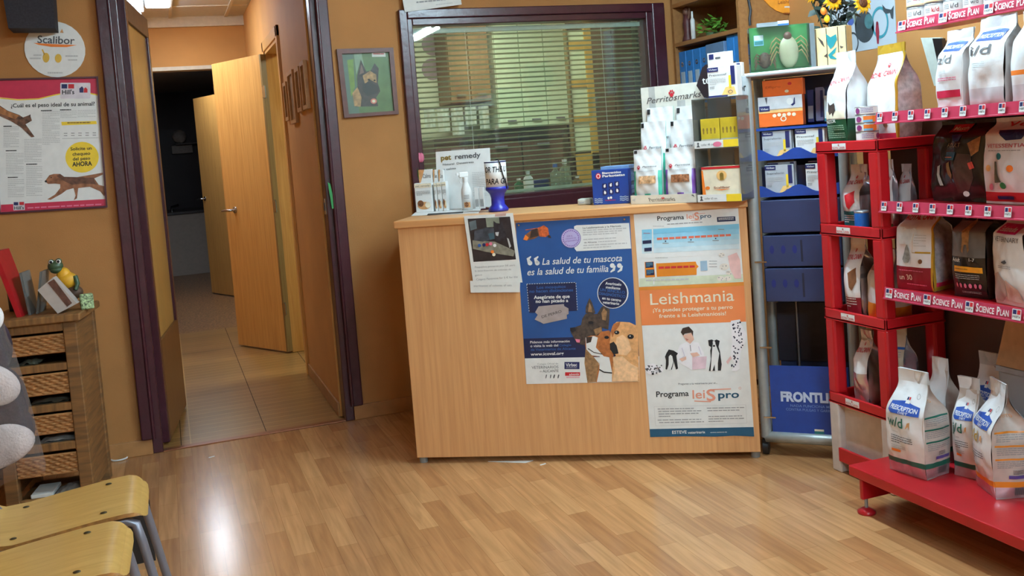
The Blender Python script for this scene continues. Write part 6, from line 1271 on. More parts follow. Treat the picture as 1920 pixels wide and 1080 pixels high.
def vete(A):
    A.text('Vet', (.35, .90), (.85, .90), .05, REDT, 3, .02).poly([(.30, .86), (.95, .86), (.80, .75), (.50, .74)], NAVY, 2).text('VETESSENTIALS', (.08, .66), (.98, .66), .045, mat('dusty_red_ink', (186, 84, 96), .5), 3, .01).lines(.12, .63, .8, .61, 1, GREYT, 3)
    A.poly([(.28, .50), (.33, .50), (.36, .36), (.44, .26), (.28, .25)], mat('olive_cat_print', (84, 92, 62), .5), 3)
    for x, y, m in ((.38, .56, TEAL), (.62, .42, ORANGE), (.12, .42, mat('apricot_print', (240, 190, 120))), (.46, .22, GREEN), (.18, .20, PINK)): A.ell(x, y, .055, .04, m, 3, n=14)
    A.rect(.30, .055, .62, .095, NAVY, 4, 4, 1)
gbag('pet_food_bag', 'white bag with a red foot band and a sitting cat beside the black bag', (2.44, 2.392), (2.43, 2.20), z, 236, .10, BW, BW, ((.02, .13, RED),), ((.02, .13, RED),), vete, H=.266, neck=.98, lean=.03, tap=.80, seal=.955)
# shelf at eye level
z = 1.3555; XE = 2.365
def pdl(code):
    def f(A):
        A.poly([(.12, .74), (.12, .84), (.45, .85), (.55, .86), (.88, .83), (.84, .72), (.5, .73)], RBLUE, 2); A.text('PRESCRIPTION', (.16, .765), (.84, .755), .045, WHITE, 3, .02).text(code, (.08, .58), (.68, .58), .11, DGREY, 3).lines(.18, .50, .58, .42, 4, LGREY, 3, .4)
    return f
def ex_(px, py, X=XE): q = onx(px, py, X); return (q.x, q.y)
gbag('pet_food_bag', 'white bag with a raspberry label on the eye level shelf, left of two', ex_(1757, 199), ex_(1804, 196), z, 56, .10, BW, BW, ((.0, .03, SILVER),), (), (lambda A: [pdl('z/d')(A), A.rect(.06, .15, .94, .24, CRIM, 2, 6, 2), A.lines(.15, .40, .85, .35, 2, PINK, 3)]), neck=1.05, lean=.06, tap=.66)
gbag('pet_food_bag', 'white bag with charcoal letters and a pale grey foot on the eye level shelf', ex_(1819, 196), ex_(1883, 192), z, 30, .10, BW, mat('pale_grey_gusset', (176, 172, 170), .4), ((0, .22, mat('pearl_grey_film', (196, 190, 194), .3, var=.03)),), (), pdl('i/d'), neck=1.05, lean=.06, tap=.66)
gbag('pet_food_bag', 'white bag with an orange stripe at the right edge of the eye level shelf', ex_(1899, 192), ex_(1966, 188), z, 30, .10, BW, BW, ((0, .2, mat('pearl_grey_film', (196, 190, 194))), (.30, .36, ORANGE)), (), H=.27, neck=1.0, lean=.06, tap=.66)
b = MB(); hq = [onx(x, y, XR - .01) for x, y in ((1727, 71), (1764, 70), (1774, 158), (1752, 161))]; dq = [onx(x, y, XR - .03) for x, y in ((1748, 72), (1766, 72), (1772, 142), (1760, 128))]
b.prism([(-q.y, q.z) for q in hq], (XR - .012, 0, 0), (0, -1, 0), (0, 0, 1), (.012, 0, 0), mat('pale_sage_film', (198, 204, 196), .35, var=.04)).prism([(-q.y, q.z) for q in dq], (XR - .03, 0, 0), (0, -1, 0), (0, 0, 1), (.018, 0, 0), BK); top(b, 'hanging_packet', 'pale packet with a dark part hanging on the right wall beside the raspberry labelled bag', 'packet')
# tins on the top shelf
M_TIN = mat('tin_rim', (178, 180, 184), .3, metal=.8, var=.02)
def tin(name, label, x, y, z, r, h, bodym, art, group, head=None):
    o = thing(name, label, 'tin', (x, y, z), head if head is not None else math.atan2(-y, -x), group)
    MB().lathe([(0, 0), (r * .96, 0), (r, h * .04), (r, h * .10)], M_TIN, n=28).obj('rim', o)
    MB().lathe([(r, h * .9), (r, h * .96), (r * .96, h), (r * .92, h * .97), (0, h * .97)], M_TIN, n=28).obj('lid', o)
    b = MB().lathe([(r * .99, h * .08), (r * .99, h * .92)], bodym, n=32)
    if art: A = Art(); art(A); A.put(b, lambda a, zz, l: Vector(((r * .99 + .0004 + .0003 * l) * math.cos(a), (r * .99 + .0004 + .0003 * l) * math.sin(a), h * zz)))
    b.obj('tin_label', o, fix=False); return o
codes = ['i/d', 'k/d', 'i/d', 'w/d', 'r/d', 'i/d', 'k/d', 'w/d']; nth = ['farthest', 'second', 'third', 'fourth', 'fifth', 'sixth', 'seventh', 'nearest']
zt1 = SH[3][0] + .0225
for row in range(2):
    for k in range(8):
        c_ = codes[(k + 3 * row) % 8]; cm = (DGREY, REDT, DGREY, DGREY, MRN)[(k + row) % 5]; bm_ = mat('magenta_tin_foot', (206, 70, 160), .4) if k == 4 else mat('peach_tin_foot', (236, 196, 150), .4)
        tin('food_tin', '%s white tin from the far end of the top shelf, %s layer' % (nth[k].capitalize(), ('lower', 'upper')[row]), 2.4785, 2.685 - .083 * k, zt1 + .049 * row, .039, .048, WHITE, (lambda A, c_=c_, cm=cm, bm_=bm_: A.text(c_, (-.45, .42), (.15, .42), .30, cm, 3, .01).rect(-1.4, .1, 1.4, .2, bm_, 2, 24, 1).lines(-1.2, .7, -.6, .35, 3, GREYT, 2).lines(.5, .7, 1.2, .35, 3, GREYT, 2)), 'white food tins on the top shelf')

# ================================================================== red plastic rack
RX0, RX1, RY0, RY1 = 2.334, 2.60, 2.756, 3.094; M_RP = mat('red_moulded_plastic', (188, 26, 34), .35, spec=.5, var=.03, scale=6); M_WLEG = mat('off_white_plastic', (206, 196, 190), .45, var=.03)
g = thing('plastic_rack', 'red plastic four tier rack with white legs between silver stand and red shelving', 'rack', ((RX0 + RX1) / 2, (RY0 + RY1) / 2, 0)); T = Matrix.Translation((-(RX0 + RX1) / 2, -(RY0 + RY1) / 2, 0))
TZ = [1.272, .962, .638, .312]
def rb(a, e, m, nm, bev=0.004, par=None): b = MB(); b.T = T; b.box(a, e, m, bev); return b.obj(nm, par or g)
for i, z in enumerate(TZ):
    b = MB(); b.T = T; lh = .042
    b.box((RX0, RY0, z - lh), (RX1, RY1, z - lh + .008), M_RP)
    b.box((RX0, RY0, z - lh), (RX0 + .012, RY1, z), M_RP, .004).box((RX1 - .012, RY0, z - lh), (RX1, RY1, z), M_RP, .004).box((RX0, RY0, z - lh), (RX1, RY0 + .012, z), M_RP, .004).box((RX0, RY1 - .012, z - lh), (RX1, RY1, z), M_RP, .004)
    t = b.obj('tray', g)
    b = MB(); b.T = T; ys = RY1 - .10; b.box((RX0 - .0015, ys - .075, z - .030), (RX0 - .0003, ys, z - .008), WHITE); A = Art(); A.text('ROYAL CANIN', (.004, .003), (.071, .003), .008, REDT, 2, .01); paw(A, .0375, .016, .004, 1, 2, REDT); A.put(b, lambda s, zz, l: Vector((RX0 - .0018 - .0003 * l, ys - s, z - .030 + zz))); b.obj('price_label', g, fix=False)
for j in range(3):
    for x, y in ((RX0 + .026, RY0 + .026), (RX0 + .026, RY1 - .026), (RX1 - .026, RY0 + .026), (RX1 - .026, RY1 - .026)): rb((x - .026, y - .026, TZ[j + 1] - .004), (x + .026, y + .026, TZ[j] - .038), M_RP, 'post', .010)
for x, y in ((RX0 + .026, RY0 + .026), (RX0 + .026, RY1 - .026), (RX1 - .026, RY0 + .026), (RX1 - .026, RY1 - .026)): rb((x - .026, y - .026, 0), (x + .026, y + .026, TZ[3] - .038), M_WLEG, 'leg', .006)
rb((RX0 + .03, RY0 + .045, .06), (RX0 + .036, RY1 - .045, TZ[3] - .04), M_WLEG, 'front_web'); rb((RX0 + .015, RY0 + .03, .07), (RX1 - .015, RY0 + .036, TZ[3] - .05), M_WLEG, 'side_web'); rb((RX1 - .034, RY0 + .03, .03), (RX1 - .028, RY1 - .03, TZ[3] - .05), M_WLEG, 'back_web')
rb((RX0 + .004, RY0 + .044, .050), (RX1 - .004, RY1 - .045, .062), M_RP, 'base_tray'); rb((RX0 - .002, RY0 + .044, .045), (RX0 + .010, RY1 - .042, .10), M_RP, 'base_lip')
floor_ = [z - .033 for z in TZ]
def rcw(col=None):
    def f(A):
        A.text('ROYAL CANIN', (.06, .70), (.94, .72), .055, REDT, 3, .02); paw(A, .5, .81, .05, .5, 3, REDT)
        if col: A.poly([(.35, .55), (.8, .62), (.85, .45), (.6, .34), (.45, .38)], col, 2).lines(.1, .25, .8, .12, 4, WHITE, 4, .4)
    return f
z = floor_[0]
def indoor(A):
    A.text('ROYAL CANIN', (.06, .66), (1.0, .70), .045, REDT, 3, .02).poly([(.15, .50), (.30, .46), (.55, .48), (.62, .40), (.5, .34), (.45, .38), (.3, .36), (.2, .40)], DBROWN, 3).rect(.04, .32, .98, .40, CREAM, 2, 4, 2).text('INDOOR', (.06, .27), (.62, .28), .036, WHITE, 4, .02).lines(.08, .25, .92, .11, 7, mat('pale_green_print', (150, 190, 160), .5), 4, .4)
gbag('pet_food_bag', 'tall white bag with a dark green panel on top of the red rack', (2.372, 3.062), (2.378, 2.962), z, 98, .11, BW, BW, ((.08, .32, mat('bottle_green_panel', (30, 84, 56), .35)), (0, .08, SILVER)), ((.08, .32, mat('bottle_green_panel', (30, 84, 56))),), indoor, neck=1.0, lean=.03)
gbag('pet_food_bag', 'white bag with gold edges and grey side on top of the red rack', (2.465, 2.945), (2.452, 2.787), z, 84, .10, BW, GSIDE, ((0, .13, CRIM),), ((0, .05, GOLD),), (lambda A: [A.text('ROYAL CANIN', (.02, .68), (.94, .70), .05, REDT, 3, .015), paw(A, .62, .79, .05, .5, 3, REDT), A.ell(.7, .22, .06, .03, BROWN, 3)]), neck=1.0, edge=GOLD, edgew=.05, sealm=GOLD, lean=.02, seal=.91)
for k in range(5):
    lt = ['bottom tin', 'second tin', 'third tin', 'fourth tin', 'top tin'][k]
    def ta(A, k=k):
        if k in (2, 3): A.rect(-.3, .15, .9, .85, ORANGE, 2, 12, 1).rect(-.3, .15, .5, .4, LBLUE, 3, 8, 1).ell(-.75, .5, .3, .34, mat('plum_print', (130, 50, 110), .5), 3, n=14)
        else: A.lines(-.5, .8, .6, .2, 3, mat('lilac_print', (150, 140, 180), .5), 2).ell(-.85 + 1.9 * (k % 2), .5, .26, .36, mat('plum_print', (130, 50, 110)), 3, n=14)
    q = onx(1627, 264, 2.39); tin('cat_food_tin', lt + ' of the small stack on the top of the red rack', 2.3905, q.y, floor_[0] + .0305 * k, .0395, .03, WHITE, ta, 'small stacked tins on the red rack')
z = floor_[1]
gbag('pet_food_bag', 'white and teal bag with a red flame shape on the second rack tier', (2.405, 3.035), (2.412, 2.952), z, 310, .10, BW, BS, ((0, .30, TEAL),), ((.55, .60, DGREY),), rcw(RED), neck=.95)
gbag('pet_food_bag', 'white bag behind the right post on the second tier of the red rack', (2.44, 2.89), (2.445, 2.82), z, 300, .028, BW, BS, ((0, .12, GREEN),), (), rcw(), neck=1.0)
gbag('pet_food_bag', 'silver sided white bag at the back right of the second tier', (2.53, 2.88), (2.53, 2.825), z, 308, .03, BW, BS, ((0, .25, SILVER),), (), rcw(), neck=.9)
tin('cat_food_tin', 'blue tin beside the left bag on the second tier of the red rack', 2.385, 2.915, z + .0005, .026, .085, mat('bright_blue_tin', (24, 104, 190), .4), None, None)
z = floor_[2]
gbag('pet_food_bag', 'white and wine red bag with silver side on the third tier of the red rack', (2.375, 3.012), (2.39, 2.945), z, 442, .10, BW, BS, ((0, .26, MRN),), ((.50, .55, DGREY),), rcw(BROWN), neck=.95)
gbag('pet_food_bag', 'white bag with an orange foot on the third tier of the red rack', (2.405, 2.925), (2.41, 2.815), z, 468, .10, BW, BW, ((0, .2, ORB), (.22, .26, ORB)), ((0, .2, ORB),), rcw(), neck=.9)
z = floor_[3]
gbag('pet_food_bag', 'slumped silver and white bag on the lowest tier of the red rack', (2.378, 2.995), (2.39, 2.93), z, 622, .10, BS, BS, ((.45, .9, BW),), (), rcw(), neck=.8, amp=.008)
gbag('pet_food_bag', 'bag with blue striped pale side on the lowest tier of the red rack', (2.415, 2.885), (2.44, 2.80), z, 612, .09, mat('pale_straw_film', (206, 186, 160), .35, var=.04), BS, tuple((.22 + .17 * k, .24 + .17 * k, BLUE) for k in range(4)), (), (lambda A: [A.lines(.1, .36 + .17 * k, .9, .26 + .17 * k, 4, GREYT, 2, .3) for k in range(3)]), neck=.85)
# ================================================================== wicker drawer cabinet left of the doorway
KP = Vector((-.395, 4.33, 0)); KRZ = math.radians(-8); KX = Vector((math.cos(KRZ), math.sin(KRZ), 0)); KY = Vector((-KX.y, KX.x, 0)); KW_, KD, KHt = .34, .36, .802
M_OLD = wood('aged_brown_wood', (150, 104, 58), (102, 72, 42), (3, 3, 30), .55, bump=.2); M_OLDH = wood('aged_brown_rail_wood', (160, 112, 62), (112, 78, 44), (30, 3, 3), .55, bump=.2)
M_WK = mat('honey_wicker', (172, 120, 70), .7, var=.12, scale=50)
o = thing('wicker_drawer_cabinet', 'aged wood cabinet with four wicker drawers left of the doorway', 'cabinet', tuple(KP), KRZ); cab = o
def kz(py): q = KP - KX * .06; return zat(q.x, q.y, py)
for x in (-KW_, -.052):
    MB().box((x, 0, 0), (x + .052, .045, KHt - .03), M_OLD, .004).obj('front_leg', o); MB().box((x, KD - .04, 0), (x + .052, KD, KHt - .03), M_OLD, .004).obj('back_leg', o)
MB().box((-.022, .045, .05), (-.006, KD - .04, KHt - .03), M_OLD).obj('side_panel', o); MB().box((-KW_ + .006, .045, .05), (-KW_ + .022, KD - .04, KHt - .03), M_OLD).obj('side_panel', o)
MB().box((-KW_ + .02, KD - .02, .05), (-.02, KD - .01, KHt - .03), M_OLD).obj('back_panel', o)
MB().box((-KW_ - .022, -.022, KHt - .03), (.022, KD + .005, KHt), M_OLDH, .005).obj('top', o)
MB().box((-KW_ + .052, .006, kz(621)), (-.052, .026, KHt - .03), M_OLDH, .003).obj('apron', o)
rails = [(kz(694), kz(680)), (kz(769), kz(755)), (kz(842), kz(827)), (.02, .05)]
for z0, z1 in rails: MB().box((-KW_ + .052, .004, z0), (-.052, .03, z1), M_OLDH, .003).box((-KW_ + .03, .03, z0 + .002), (-.03, KD - .02, z0 + .010), M_OLD).obj('rail', o)
tops = [kz(628), kz(700), kz(776), kz(850)]; bots = [kz(659), kz(735), kz(808), kz(884)]
for k in range(4):
    zt, zb = tops[k], bots[k]; w = KW_ - .108; NU, NV = 12, 7
    def wv(u, v, zt=zt, zb=zb):
        i = u * NU; j = v * NV; ph = math.floor(j) % 2; return Vector((-KW_ + .054 + w * u, .010 + .0045 * math.cos(PI * (i + ph)) * (1 if True else 0) - .003 * math.sin(PI * (j % 1)), zb + (zt - zb) * v))
    b = MB().grid(wv, NU * 8, NV * 6, M_WK); b.box((-KW_ + .054, .014, zb), (-.054, KD - .03, zb + .004), M_WK).tube([(-KW_ + .054, .010, zt), (-.054, .010, zt)], .006, M_WK, 8).tube([(-KW_ + .054, .010, zb), (-.054, .010, zb)], .005, M_WK, 8)
    b.box((-KW_ + .054, .014, zb), (-KW_ + .058, KD - .03, zt), M_WK).box((-.058, .014, zb), (-.054, KD - .03, zt), M_WK); b.obj('wicker_drawer', o, fix=False)
def kw(x, y, z): return KP + KX * x + KY * y + Vector((0, 0, z))
def kbox(name, label, cat, x0, y0, x1, y1, z0, z1, m): b = MB(); b.T = Matrix.Translation(KP) @ Matrix.Rotation(KRZ, 4, 'Z'); b.box((x0, y0, z0), (x1, y1, z1), m, .002); b.T = None; return top(b, name, label, cat)
def crumple(name, label, x0, x1, y0, y1, z, h, m, sd):
    b = MB(); b.grid(lambda u, v: kw(x0 + (x1 - x0) * u, y0 + (y1 - y0) * v, z + max(0, h * math.sin(PI * u) * (.4 + .6 * math.sin(PI * v)) + .012 * _nz.noise(Vector((u * 5 + sd, v * 5, 0))))), 16, 8, m).grid(lambda u, v: kw(x0 + (x1 - x0) * u, y0 + (y1 - y0) * v, z - .0005), 1, 1, m); return top(b, name, label, 'bag', fix=False)
FILM = mat('clear_grey_wrapper', (150, 146, 142), .25, spec=.7, var=.1)
kbox('paper_stack', 'white papers lying under the lowest wicker drawer of the cabinet', 'papers', -.25, .02, -.165, .16, .0505, .066, PAPER); crumple('wrapper', 'shiny grey wrapper beside the white papers on the lowest cabinet rail', -.16, -.06, .02, .14, .052, .022, FILM, 1.0)
crumple('wrapper', 'shiny grey wrapper with a white edge on the second lowest cabinet rail', -.20, -.06, .02, .15, rails[2][1] + .001, .016, FILM, 4.0); crumple('wrapper', 'dull grey wrapper on the second cabinet rail from the top', -.22, -.07, .03, .15, rails[1][1] + .001, .014, mat('dull_wrapper', (96, 92, 80), .4), 7.0); crumple('wrapper', 'greenish grey wrapper on the highest cabinet rail under the first drawer', -.25, -.17, .03, .15, rails[0][1] + .001, .014, mat('sage_wrapper', (110, 112, 98), .4), 9.0)
# ornaments on the cabinet top
def kp(x, y, yl):  # point on vertical plane at local depth yl
    return onpl(x, y, KP + KY * yl, KY)
Q = [kp(x, y, .035) for x, y in ((69, 533), (98, 509), (143, 558), (107, 577))]; dz = KHt + .0005 - min(q.z for q in Q); c_ = sum(Q, Vector((0, 0, 0))) / 4
o = thing('tabletop_box', 'pale grey box with a brown window leaning at a tilt on the wicker cabinet', 'box', (c_.x, c_.y, KHt)); T = Matrix.Translation(-Vector(o.location))
b = MB(); b.T = T; vs = [q + Vector((0, 0, dz)) for q in Q] + [q + KY * .055 + Vector((0, 0, dz)) for q in Q]; b.add(vs, [(0, 1, 2, 3), (7, 6, 5, 4), (0, 4, 5, 1), (1, 5, 6, 2), (2, 6, 7, 3), (3, 7, 4, 0)], mat('pale_grey_case', (190, 180, 174), .45, var=.03)); b.obj('case', o)
b = MB(); b.T = T; vs = [kp(x, y, .035) - KY * .0015 + Vector((0, 0, dz)) for x, y in ((88, 519), (100, 512), (134, 557), (125, 564))]; b.add(vs + [q + KY * .001 for q in vs], [(0, 1, 2, 3), (7, 6, 5, 4), (0, 4, 5, 1), (1, 5, 6, 2), (2, 6, 7, 3), (3, 7, 4, 0)], mat('brown_window', (104, 72, 62), .3, var=.2, scale=40)); b.obj('window_face', o)
FG = mat('frog_green', (62, 84, 58), .4, var=.12, scale=40); hd_ = kp(104, 499, .17); bd_ = kp(126, 526, .17); ft = kp(140, 548, .17); o = thing('frog_figure', 'green frog figure with white eyes and a yellow shirt on the wicker cabinet', 'figurine', (bd_.x, bd_.y, KHt), KRZ)
RR = Matrix.Rotation(-KRZ, 3, 'Z'); L_ = lambda p: RR @ (p - Vector(o.location)); H_, B_2, F_ = L_(hd_), L_(bd_), L_(ft)
MB().ell((B_2 + H_) / 2 * .55 + B_2 * .45, (.030, .028, .040), mat('yellow_shirt', (226, 166, 40), .5, var=.08)).ell(B_2, (.042, .034, .038), mat('yellow_shirt', (226, 166, 40))).obj('shirt', o)
MB().ell((F_.x - .005, F_.y, max(.030, F_.z)), (.04, .034, .030), mat('brown_frog_trousers', (86, 60, 44), .6)).ell((B_2.x - .03, B_2.y, .028), (.035, .03, .028), mat('brown_frog_trousers', (86, 60, 44))).obj('trousers', o)
hb_ = MB().ell(H_, (.031, .028, .026), FG).ell(H_ + Vector((-.012, -.008, .018)), (.013, .012, .013), FG).ell(H_ + Vector((.016, -.008, .020)), (.013, .012, .013), FG).ell(H_ + Vector((.004, -.004, -.016)), (.027, .025, .016), FG).obj('head', o)
for x in (-.012, .017): MB().ell(H_ + Vector((x, -.016, .019)), (.0095, .006, .0095), WHITE).ell(H_ + Vector((x + .001, -.0212, .020)), (.0055, .003, .006), INK).obj('eye', hb_)
for s_, x in ((-1, -.03), (1, .035)): MB().tube([B_2 + Vector((x, -.01, .015)), B_2 + Vector((x + s_ * .010, -.025, -.015)), B_2 + Vector((x + s_ * .002, -.034, -.04))], [.011, .010, .008], FG, 10).obj('arm', o)
q = kp(160, 541, .10); b = MB(); b.T = Matrix.Translation((q.x, q.y, KHt)) @ Matrix.Rotation(KRZ + .3, 4, 'Z'); b.box((-.026, -.02, 0), (.026, .02, .064), mat('green_white_pattern', (150, 172, 128), .5, var=.55, scale=110), .006); b.T = None; top(b, 'patterned_box', 'small green and white patterned box beside the frog figure', 'box')
# leaning red folder and clear cases
M_RF = mat('red_folder', (178, 22, 34), .4, var=.04); P0, P1 = kp(40, 584, .05), kp(-8, 462, .05)
b = MB(); d = (P1 - P0); nn = Vector((d.z, 0, -d.x)).normalized(); b.T = None
pr = [P0, P0 + KX * -.020 , P1 + KX * -.020, P1]
vs = pr + [p + KY * .17 for p in pr]; b.add(vs, [(0, 1, 2, 3), (7, 6, 5, 4), (0, 4, 5, 1), (1, 5, 6, 2), (2, 6, 7, 3), (3, 7, 4, 0)], M_RF)
o = top(b, 'folder', 'red folder leaning to the left on the wicker cabinet', 'folder'); o.location.z = KHt + .0005
M_CASE = glassy('clear_case', (200, 206, 206), .25, .08, .12)
for k, (xa, xb, lb) in enumerate(((52, 34, 'dark clear case, left of the two leaning beside the red folder'), (66, 73, 'clear case with grey insert, right of the two leaning beside the red folder'))):
    P0, P1 = kp(xa, 576, .08 + .02 * k), kp(xb, 497, .08 + .02 * k); b = MB(); pr = [P0, P0 + KX * .010, P1 + KX * .010, P1]; vs = pr + [p + KY * .12 for p in pr]
    b.add(vs, [(0, 1, 2, 3), (7, 6, 5, 4), (0, 4, 5, 1), (1, 5, 6, 2), (2, 6, 7, 3), (3, 7, 4, 0)], M_CASE); pr = [P0 + KX * .003, P0 + KX * .007, P1 + KX * .007, P1 + KX * .003]; vs = [p + KY * .01 for p in pr] + [p + KY * .11 for p in pr]; b.add(vs, [(0, 1, 2, 3), (7, 6, 5, 4), (0, 4, 5, 1), (1, 5, 6, 2), (2, 6, 7, 3), (3, 7, 4, 0)], mat('slate_insert', (70, 78, 76), .5, var=.3, scale=30)); o = top(b, 'media_case', lb, 'case'); o.location.z = KHt + .0005
q = kp(22, 500, .29); o = thing('pencil_pot', 'dark pot of thin sticks behind the red folder on the wicker cabinet', 'pot', (q.x, q.y, KHt)); MB().lathe([(0, 0), (.028, 0), (.03, .09), (.027, .09), (.026, .01), (0, .01)], mat('dark_pot', (60, 48, 42), .5)).obj('pot', o)
for k in range(5): g = k * 1.3; MB().tube([(.015 * math.cos(g), .015 * math.sin(g), .02), (.03 * math.cos(g), .025 * math.sin(g), .15 + .01 * k)], .004, (mat('stick_tan', (190, 140, 90), .6), DBROWN)[k % 2], 8).obj('stick', o)
# white cable loop by the baseboard
q = onz(224, 862); b = MB().tube([(q.x + .035 * math.cos(2 * PI * i / 24), q.y + .03 * math.sin(2 * PI * i / 24), .006) for i in range(24)], .004, WHITE, 8, closed=True); top(b, 'cable_loop', 'white loop of cable on the floor beside the wicker cabinet', 'cable')
for x, y, a, lb in ((397, 857, .3, 'tiny white scrap on the floor in front of the doorway'), (1018, 871, .2, 'small white scrap on the floor under the counter front')):
    q = onz(x, y); b = MB(); b.T = Matrix.Translation(q) @ Matrix.Rotation(a, 4, 'Z'); b.box((-.014, -.003, 0), (.014, .003, .002), WHITE); b.T = None; top(b, 'paper_scrap', lb, 'scrap')
q = [onz(915, 866), onz(1000, 864), onz(985, 868.5)]; b = MB().prism([(p.x, p.y) for p in q], (0, 0, .0006), (1, 0, 0), (0, 1, 0), (0, 0, .002), PAPER); top(b, 'paper_sheet', 'white paper sheet slid under the bottom edge of the counter', 'paper')

# ================================================================== plywood chairs
M_PLY = wood('honey_plywood', (206, 166, 94), (190, 146, 76), (3, 30, 30), .35, bump=.02); M_PLYE = mat('plywood_edge', (150, 104, 52), .5, var=.15, scale=60); M_CH = mat('grey_powder_tube', (132, 134, 146), .35, metal=.5, var=.03)
SZ = .452
sc = [onz(*p, SZ - .004) for p in ((212, 908), (192, 963), (52.5, 951.7), (17.7, 1011))]
cen = Vector((-.348, 2.925, 0)); crz = 0.0
def chair(label):
    o = thing('plywood_chair', label, 'chair', (cen.x, cen.y, 0), crz, 'plywood chairs at the lower left')
    prof = [(.208, SZ - .034), (.203, SZ - .016), (.19, SZ - .004), (.165, SZ), (.11, SZ - .003), (0, SZ - .015), (-.11, SZ - .028), (-.17, SZ - .026), (-.205, SZ - .006), (-.222, SZ + .035), (-.235, SZ + .12), (-.250, SZ + .22), (-.270, SZ + .32), (-.282, SZ + .36)]
    L = [0]
    for a, e in zip(prof[:-1], prof[1:]): L.append(L[-1] + math.hypot(a[0] - e[0], a[1] - e[1]))
    def at(t):
        t *= L[-1]
        for i in range(len(L) - 1):
            if t <= L[i + 1] + 1e-9:
                k = (t - L[i]) / (L[i + 1] - L[i]); k2 = k; return (prof[i][0] + (prof[i + 1][0] - prof[i][0]) * k2, prof[i][1] + (prof[i + 1][1] - prof[i][1]) * k2)
        return prof[-1]
    def wid(t):
        s = t * L[-1]; e = min(s, L[-1] - s); r = .075; w = .178 * (1 - .10 * math.exp(-((s - .43) / .07) ** 2)); c = (r - math.sqrt(max(0, r * r - (r - e) ** 2))) if e < r else 0; return w - c
    def shell(lo, hi, name, m):
        b = MB(); N = 40
        def f(u, v, dz): t = lo + (hi - lo) * v; x, z = at(t); x2, z2 = at(min(1, t + .004)); x1, z1 = at(max(0, t - .004)); tx, tz = x2 - x1, z2 - z1; l = math.hypot(tx, tz); nx, nz = tz / l, -tx / l; return Vector((x + nx * dz * -1, (2 * u - 1) * wid(t), z + nz * dz * -1 * -1 if False else z - nz * dz * -1 * 1))
        b.grid(lambda u, v: f(u, v, 0), 16, N, m).grid(lambda u, v: f(u, v, -.011), 16, N, m)
        for uu in (0, 1): b.grid(lambda u, v, uu=uu: f(uu, v, -.011 * u), 1, N, M_PLYE)
        for vv in (0, 1): b.grid(lambda u, v, vv=vv: f(u, vv, -.011 * v), 16, 1, M_PLYE)
        return b.obj(name, o)
    shell(0, .50, 'seat', M_PLY); shell(.50, 1, 'backrest', M_PLY)
    for x in (.11, -.112):
        for y in (.128, -.128): b = MB(); b.ell((x, y, SZ - .002 if x > 0 else SZ - .027), (.009, .007, .003), mat('dark_screw', (70, 60, 40), .4, metal=.5), 14, 8).obj('screw', o)
    for s in (-1, 1):
        y = s * .150
        MB().tube([(.265, y + s * .012, 0), (.20, y, .36), (.188, y - s * .004, .41), (.165, y - s * .008, .420), (.12, y - s * .01, .422)], .0125, M_CH, 14).obj('front_leg', o)
        MB().tube([(.12, y - s * .01, .422), (-.17, y - s * .01, .402)], .0125, M_CH, 14).obj('seat_rail', o)
        MB().tube([(-.17, y - s * .01, .402), (-.195, y - s * .006, .38), (-.30, y + s * .012, 0)], .0125, M_CH, 14).obj('back_leg', o)
        MB().tube([(-.17, y - s * .01, .404), (-.238, y - s * .012, .50), (-.268, y - s * .012, .66)], .011, M_CH, 12).obj('back_support', o)
    for x in (.12, -.17): MB().tube([(x, -.14, .422 if x > 0 else .402), (x, .14, .422 if x > 0 else .402)], .010, M_CH, 12).obj('cross_bar', o)
    return o
c1 = chair('pale plywood chair nearer the wicker cabinet')
s2 = [onz(*p, SZ - .004) for p in ((163, 1001), (153, 1071))]; off = ((s2[0] + s2[1]) - (sc[0] + sc[1])) / 2
c2_ = dup(c1, (cen.x + off.x, cen.y + off.y, 0), crz - .02, 'pale plywood chair nearest the bottom left corner, in front of the other chair')
# dark upright board behind the chair legs
p = onz(276, 1066); q = ony(266, 940, p.y)
b = MB().box((p.x - .07, p.y, .0), (p.x + .03, p.y + .012, min(.36, q.z)), mat('matt_black_board', (30, 26, 26), .6), .002).box((p.x - .075, p.y - .004, .0), (p.x + .04, p.y, .022), mat('beige_edge', (176, 140, 100), .5)).box((p.x - .10, p.y - .004, .0), (p.x - .07, p.y + .014, min(.33, q.z)), mat('straw_edge', (196, 176, 120), .5)); top(b, 'black_board', 'black board with pale edging standing on the floor behind the chair legs', 'board')

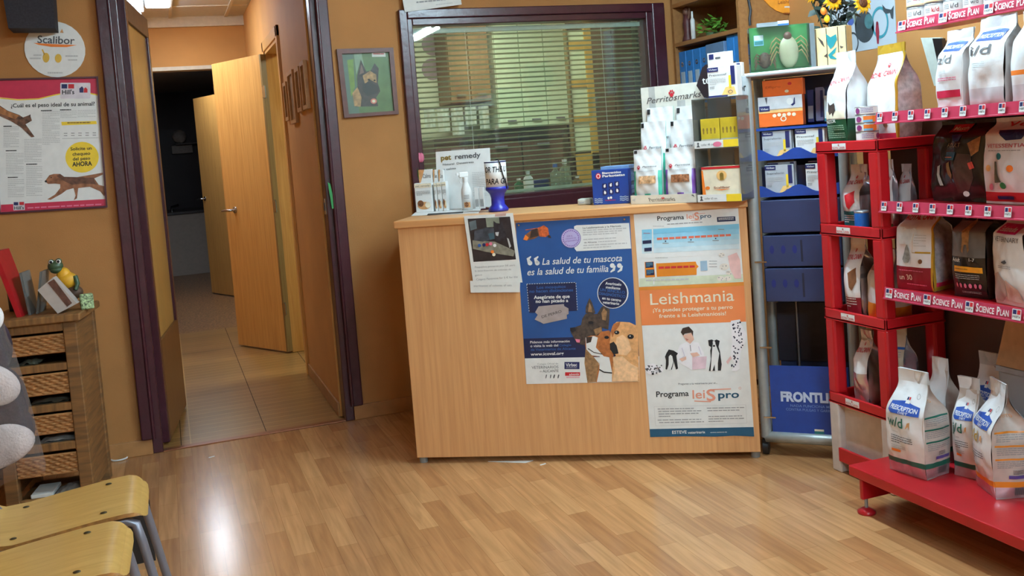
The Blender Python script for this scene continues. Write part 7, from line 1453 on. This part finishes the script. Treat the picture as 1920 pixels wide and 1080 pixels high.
# ================================================================== cushion in a clear plastic bag hanging at the left
HP = Vector((-.50, 3.42, 0)); HN = (Vector((C0.x, C0.y, 0)) - HP).normalized(); HT = Vector((-HN.y, HN.x, 0)); 
if HT.x < 0: HT = -HT
def hp(x, y): q = onpl(x, y, HP, HN) - HP; return (q.dot(HT), q.z)
zt_ = 1.02
o = thing('bagged_cushion', 'dark plum cushion with white paw shapes in a clear plastic bag hanging at the left', 'cushion', tuple(HP + Vector((0, 0, .3)))); T = Matrix.Translation(-Vector(o.location))
M_PLUM = mat('plum_plush', (50, 30, 42), .95, var=.2, scale=60, bump=.5, bscale=120); M_WPL = mat('white_plush', (236, 230, 230), .95, var=.04, bump=.6, bscale=140)
def blob(b, px, py, rx, ry, m, dep, th, rot=0):
    a = onpl(px, py, HP + HN * dep, HN); k = (a - C0).dot(CW) / FOC; R = Matrix((HT, -HN, Vector((0, 0, 1)))).transposed(); R = R @ Matrix.Rotation(rot, 3, 'Y'); b.ell(a, (rx * k, th, ry * k), m, 28, 16, R)
b = MB(); b.T = T
for px, py, rx, ry, ro in ((-50, 655, 66, 75, 0), (-40, 770, 84, 95, .3), (-52, 826, 108, 74, -.12), (-95, 730, 84, 165, 0)): blob(b, px, py, rx, ry, M_PLUM, 0, .05, ro)
b.obj('cushion', o)
for px, py, rx, ry, ro in ((-22, 598, 26, 30, .3), (-24, 722, 58, 40, .45), (-24, 842, 82, 44, -.08)):
    b = MB(); b.T = T; blob(b, px, py, rx, ry, M_WPL, .035, .032, ro); b.obj('paw_pad', o)
FILM2 = glassy('clear_polybag', (240, 232, 230), .08, .10, .07)
out = [hp(*p) for p in ((-190, 470), (-40, 480), (2, 590), (30, 665), (60, 765), (86, 868), (84, 886), (66, 892), (38, 893), (-10, 915), (-190, 950))]
b = MB(); b.T = T; N = len(out); cx = sum(p[0] for p in out) / N; cz = sum(p[1] for p in out) / N
def film(sg):
    def f(u, v):
        i = u * N; k = int(i) % N; t = i - int(i); p = out[k]; q = out[(k + 1) % N]; x = p[0] + (q[0] - p[0]) * t; z = p[1] + (q[1] - p[1]) * t
        X = cx + (x - cx) * v; Z = cz + (z - cz) * v; th = .074 * (1 - v ** 6) + .004 * _nz.noise(Vector((X * 30, Z * 18, sg))) + .006
        return HP + HT * X + HN * (sg * th) + Vector((0, 0, Z))
    return f
b.grid(film(1), N * 5, 12, FILM2, closed_u=True); b.obj('plastic_bag', o, fix=False)
b = MB(); b.T = T; b.tube([HP + HT * (-.12) + Vector((0, 0, out[0][1])), HP + HT * (-.13) + Vector((0, 0, 1.25)), HP + HT * (-.15) + Vector((0, 0, 1.30)), HP + HT * -.18 + Vector((0, 0, 1.27))], .004, CHROME, 8); b.obj('hook', o)
b = MB().tube([Vector((XL, 3.42, 1.284)), HP + HT * -.12 + Vector((0, 0, 1.284))], .008, CHROME, 10).box((XL, 3.38, 1.27), (XL + .008, 3.46, 1.35), CHROME); top(b, 'wall_peg', 'metal wall arm carrying the bagged cushion', 'hook')
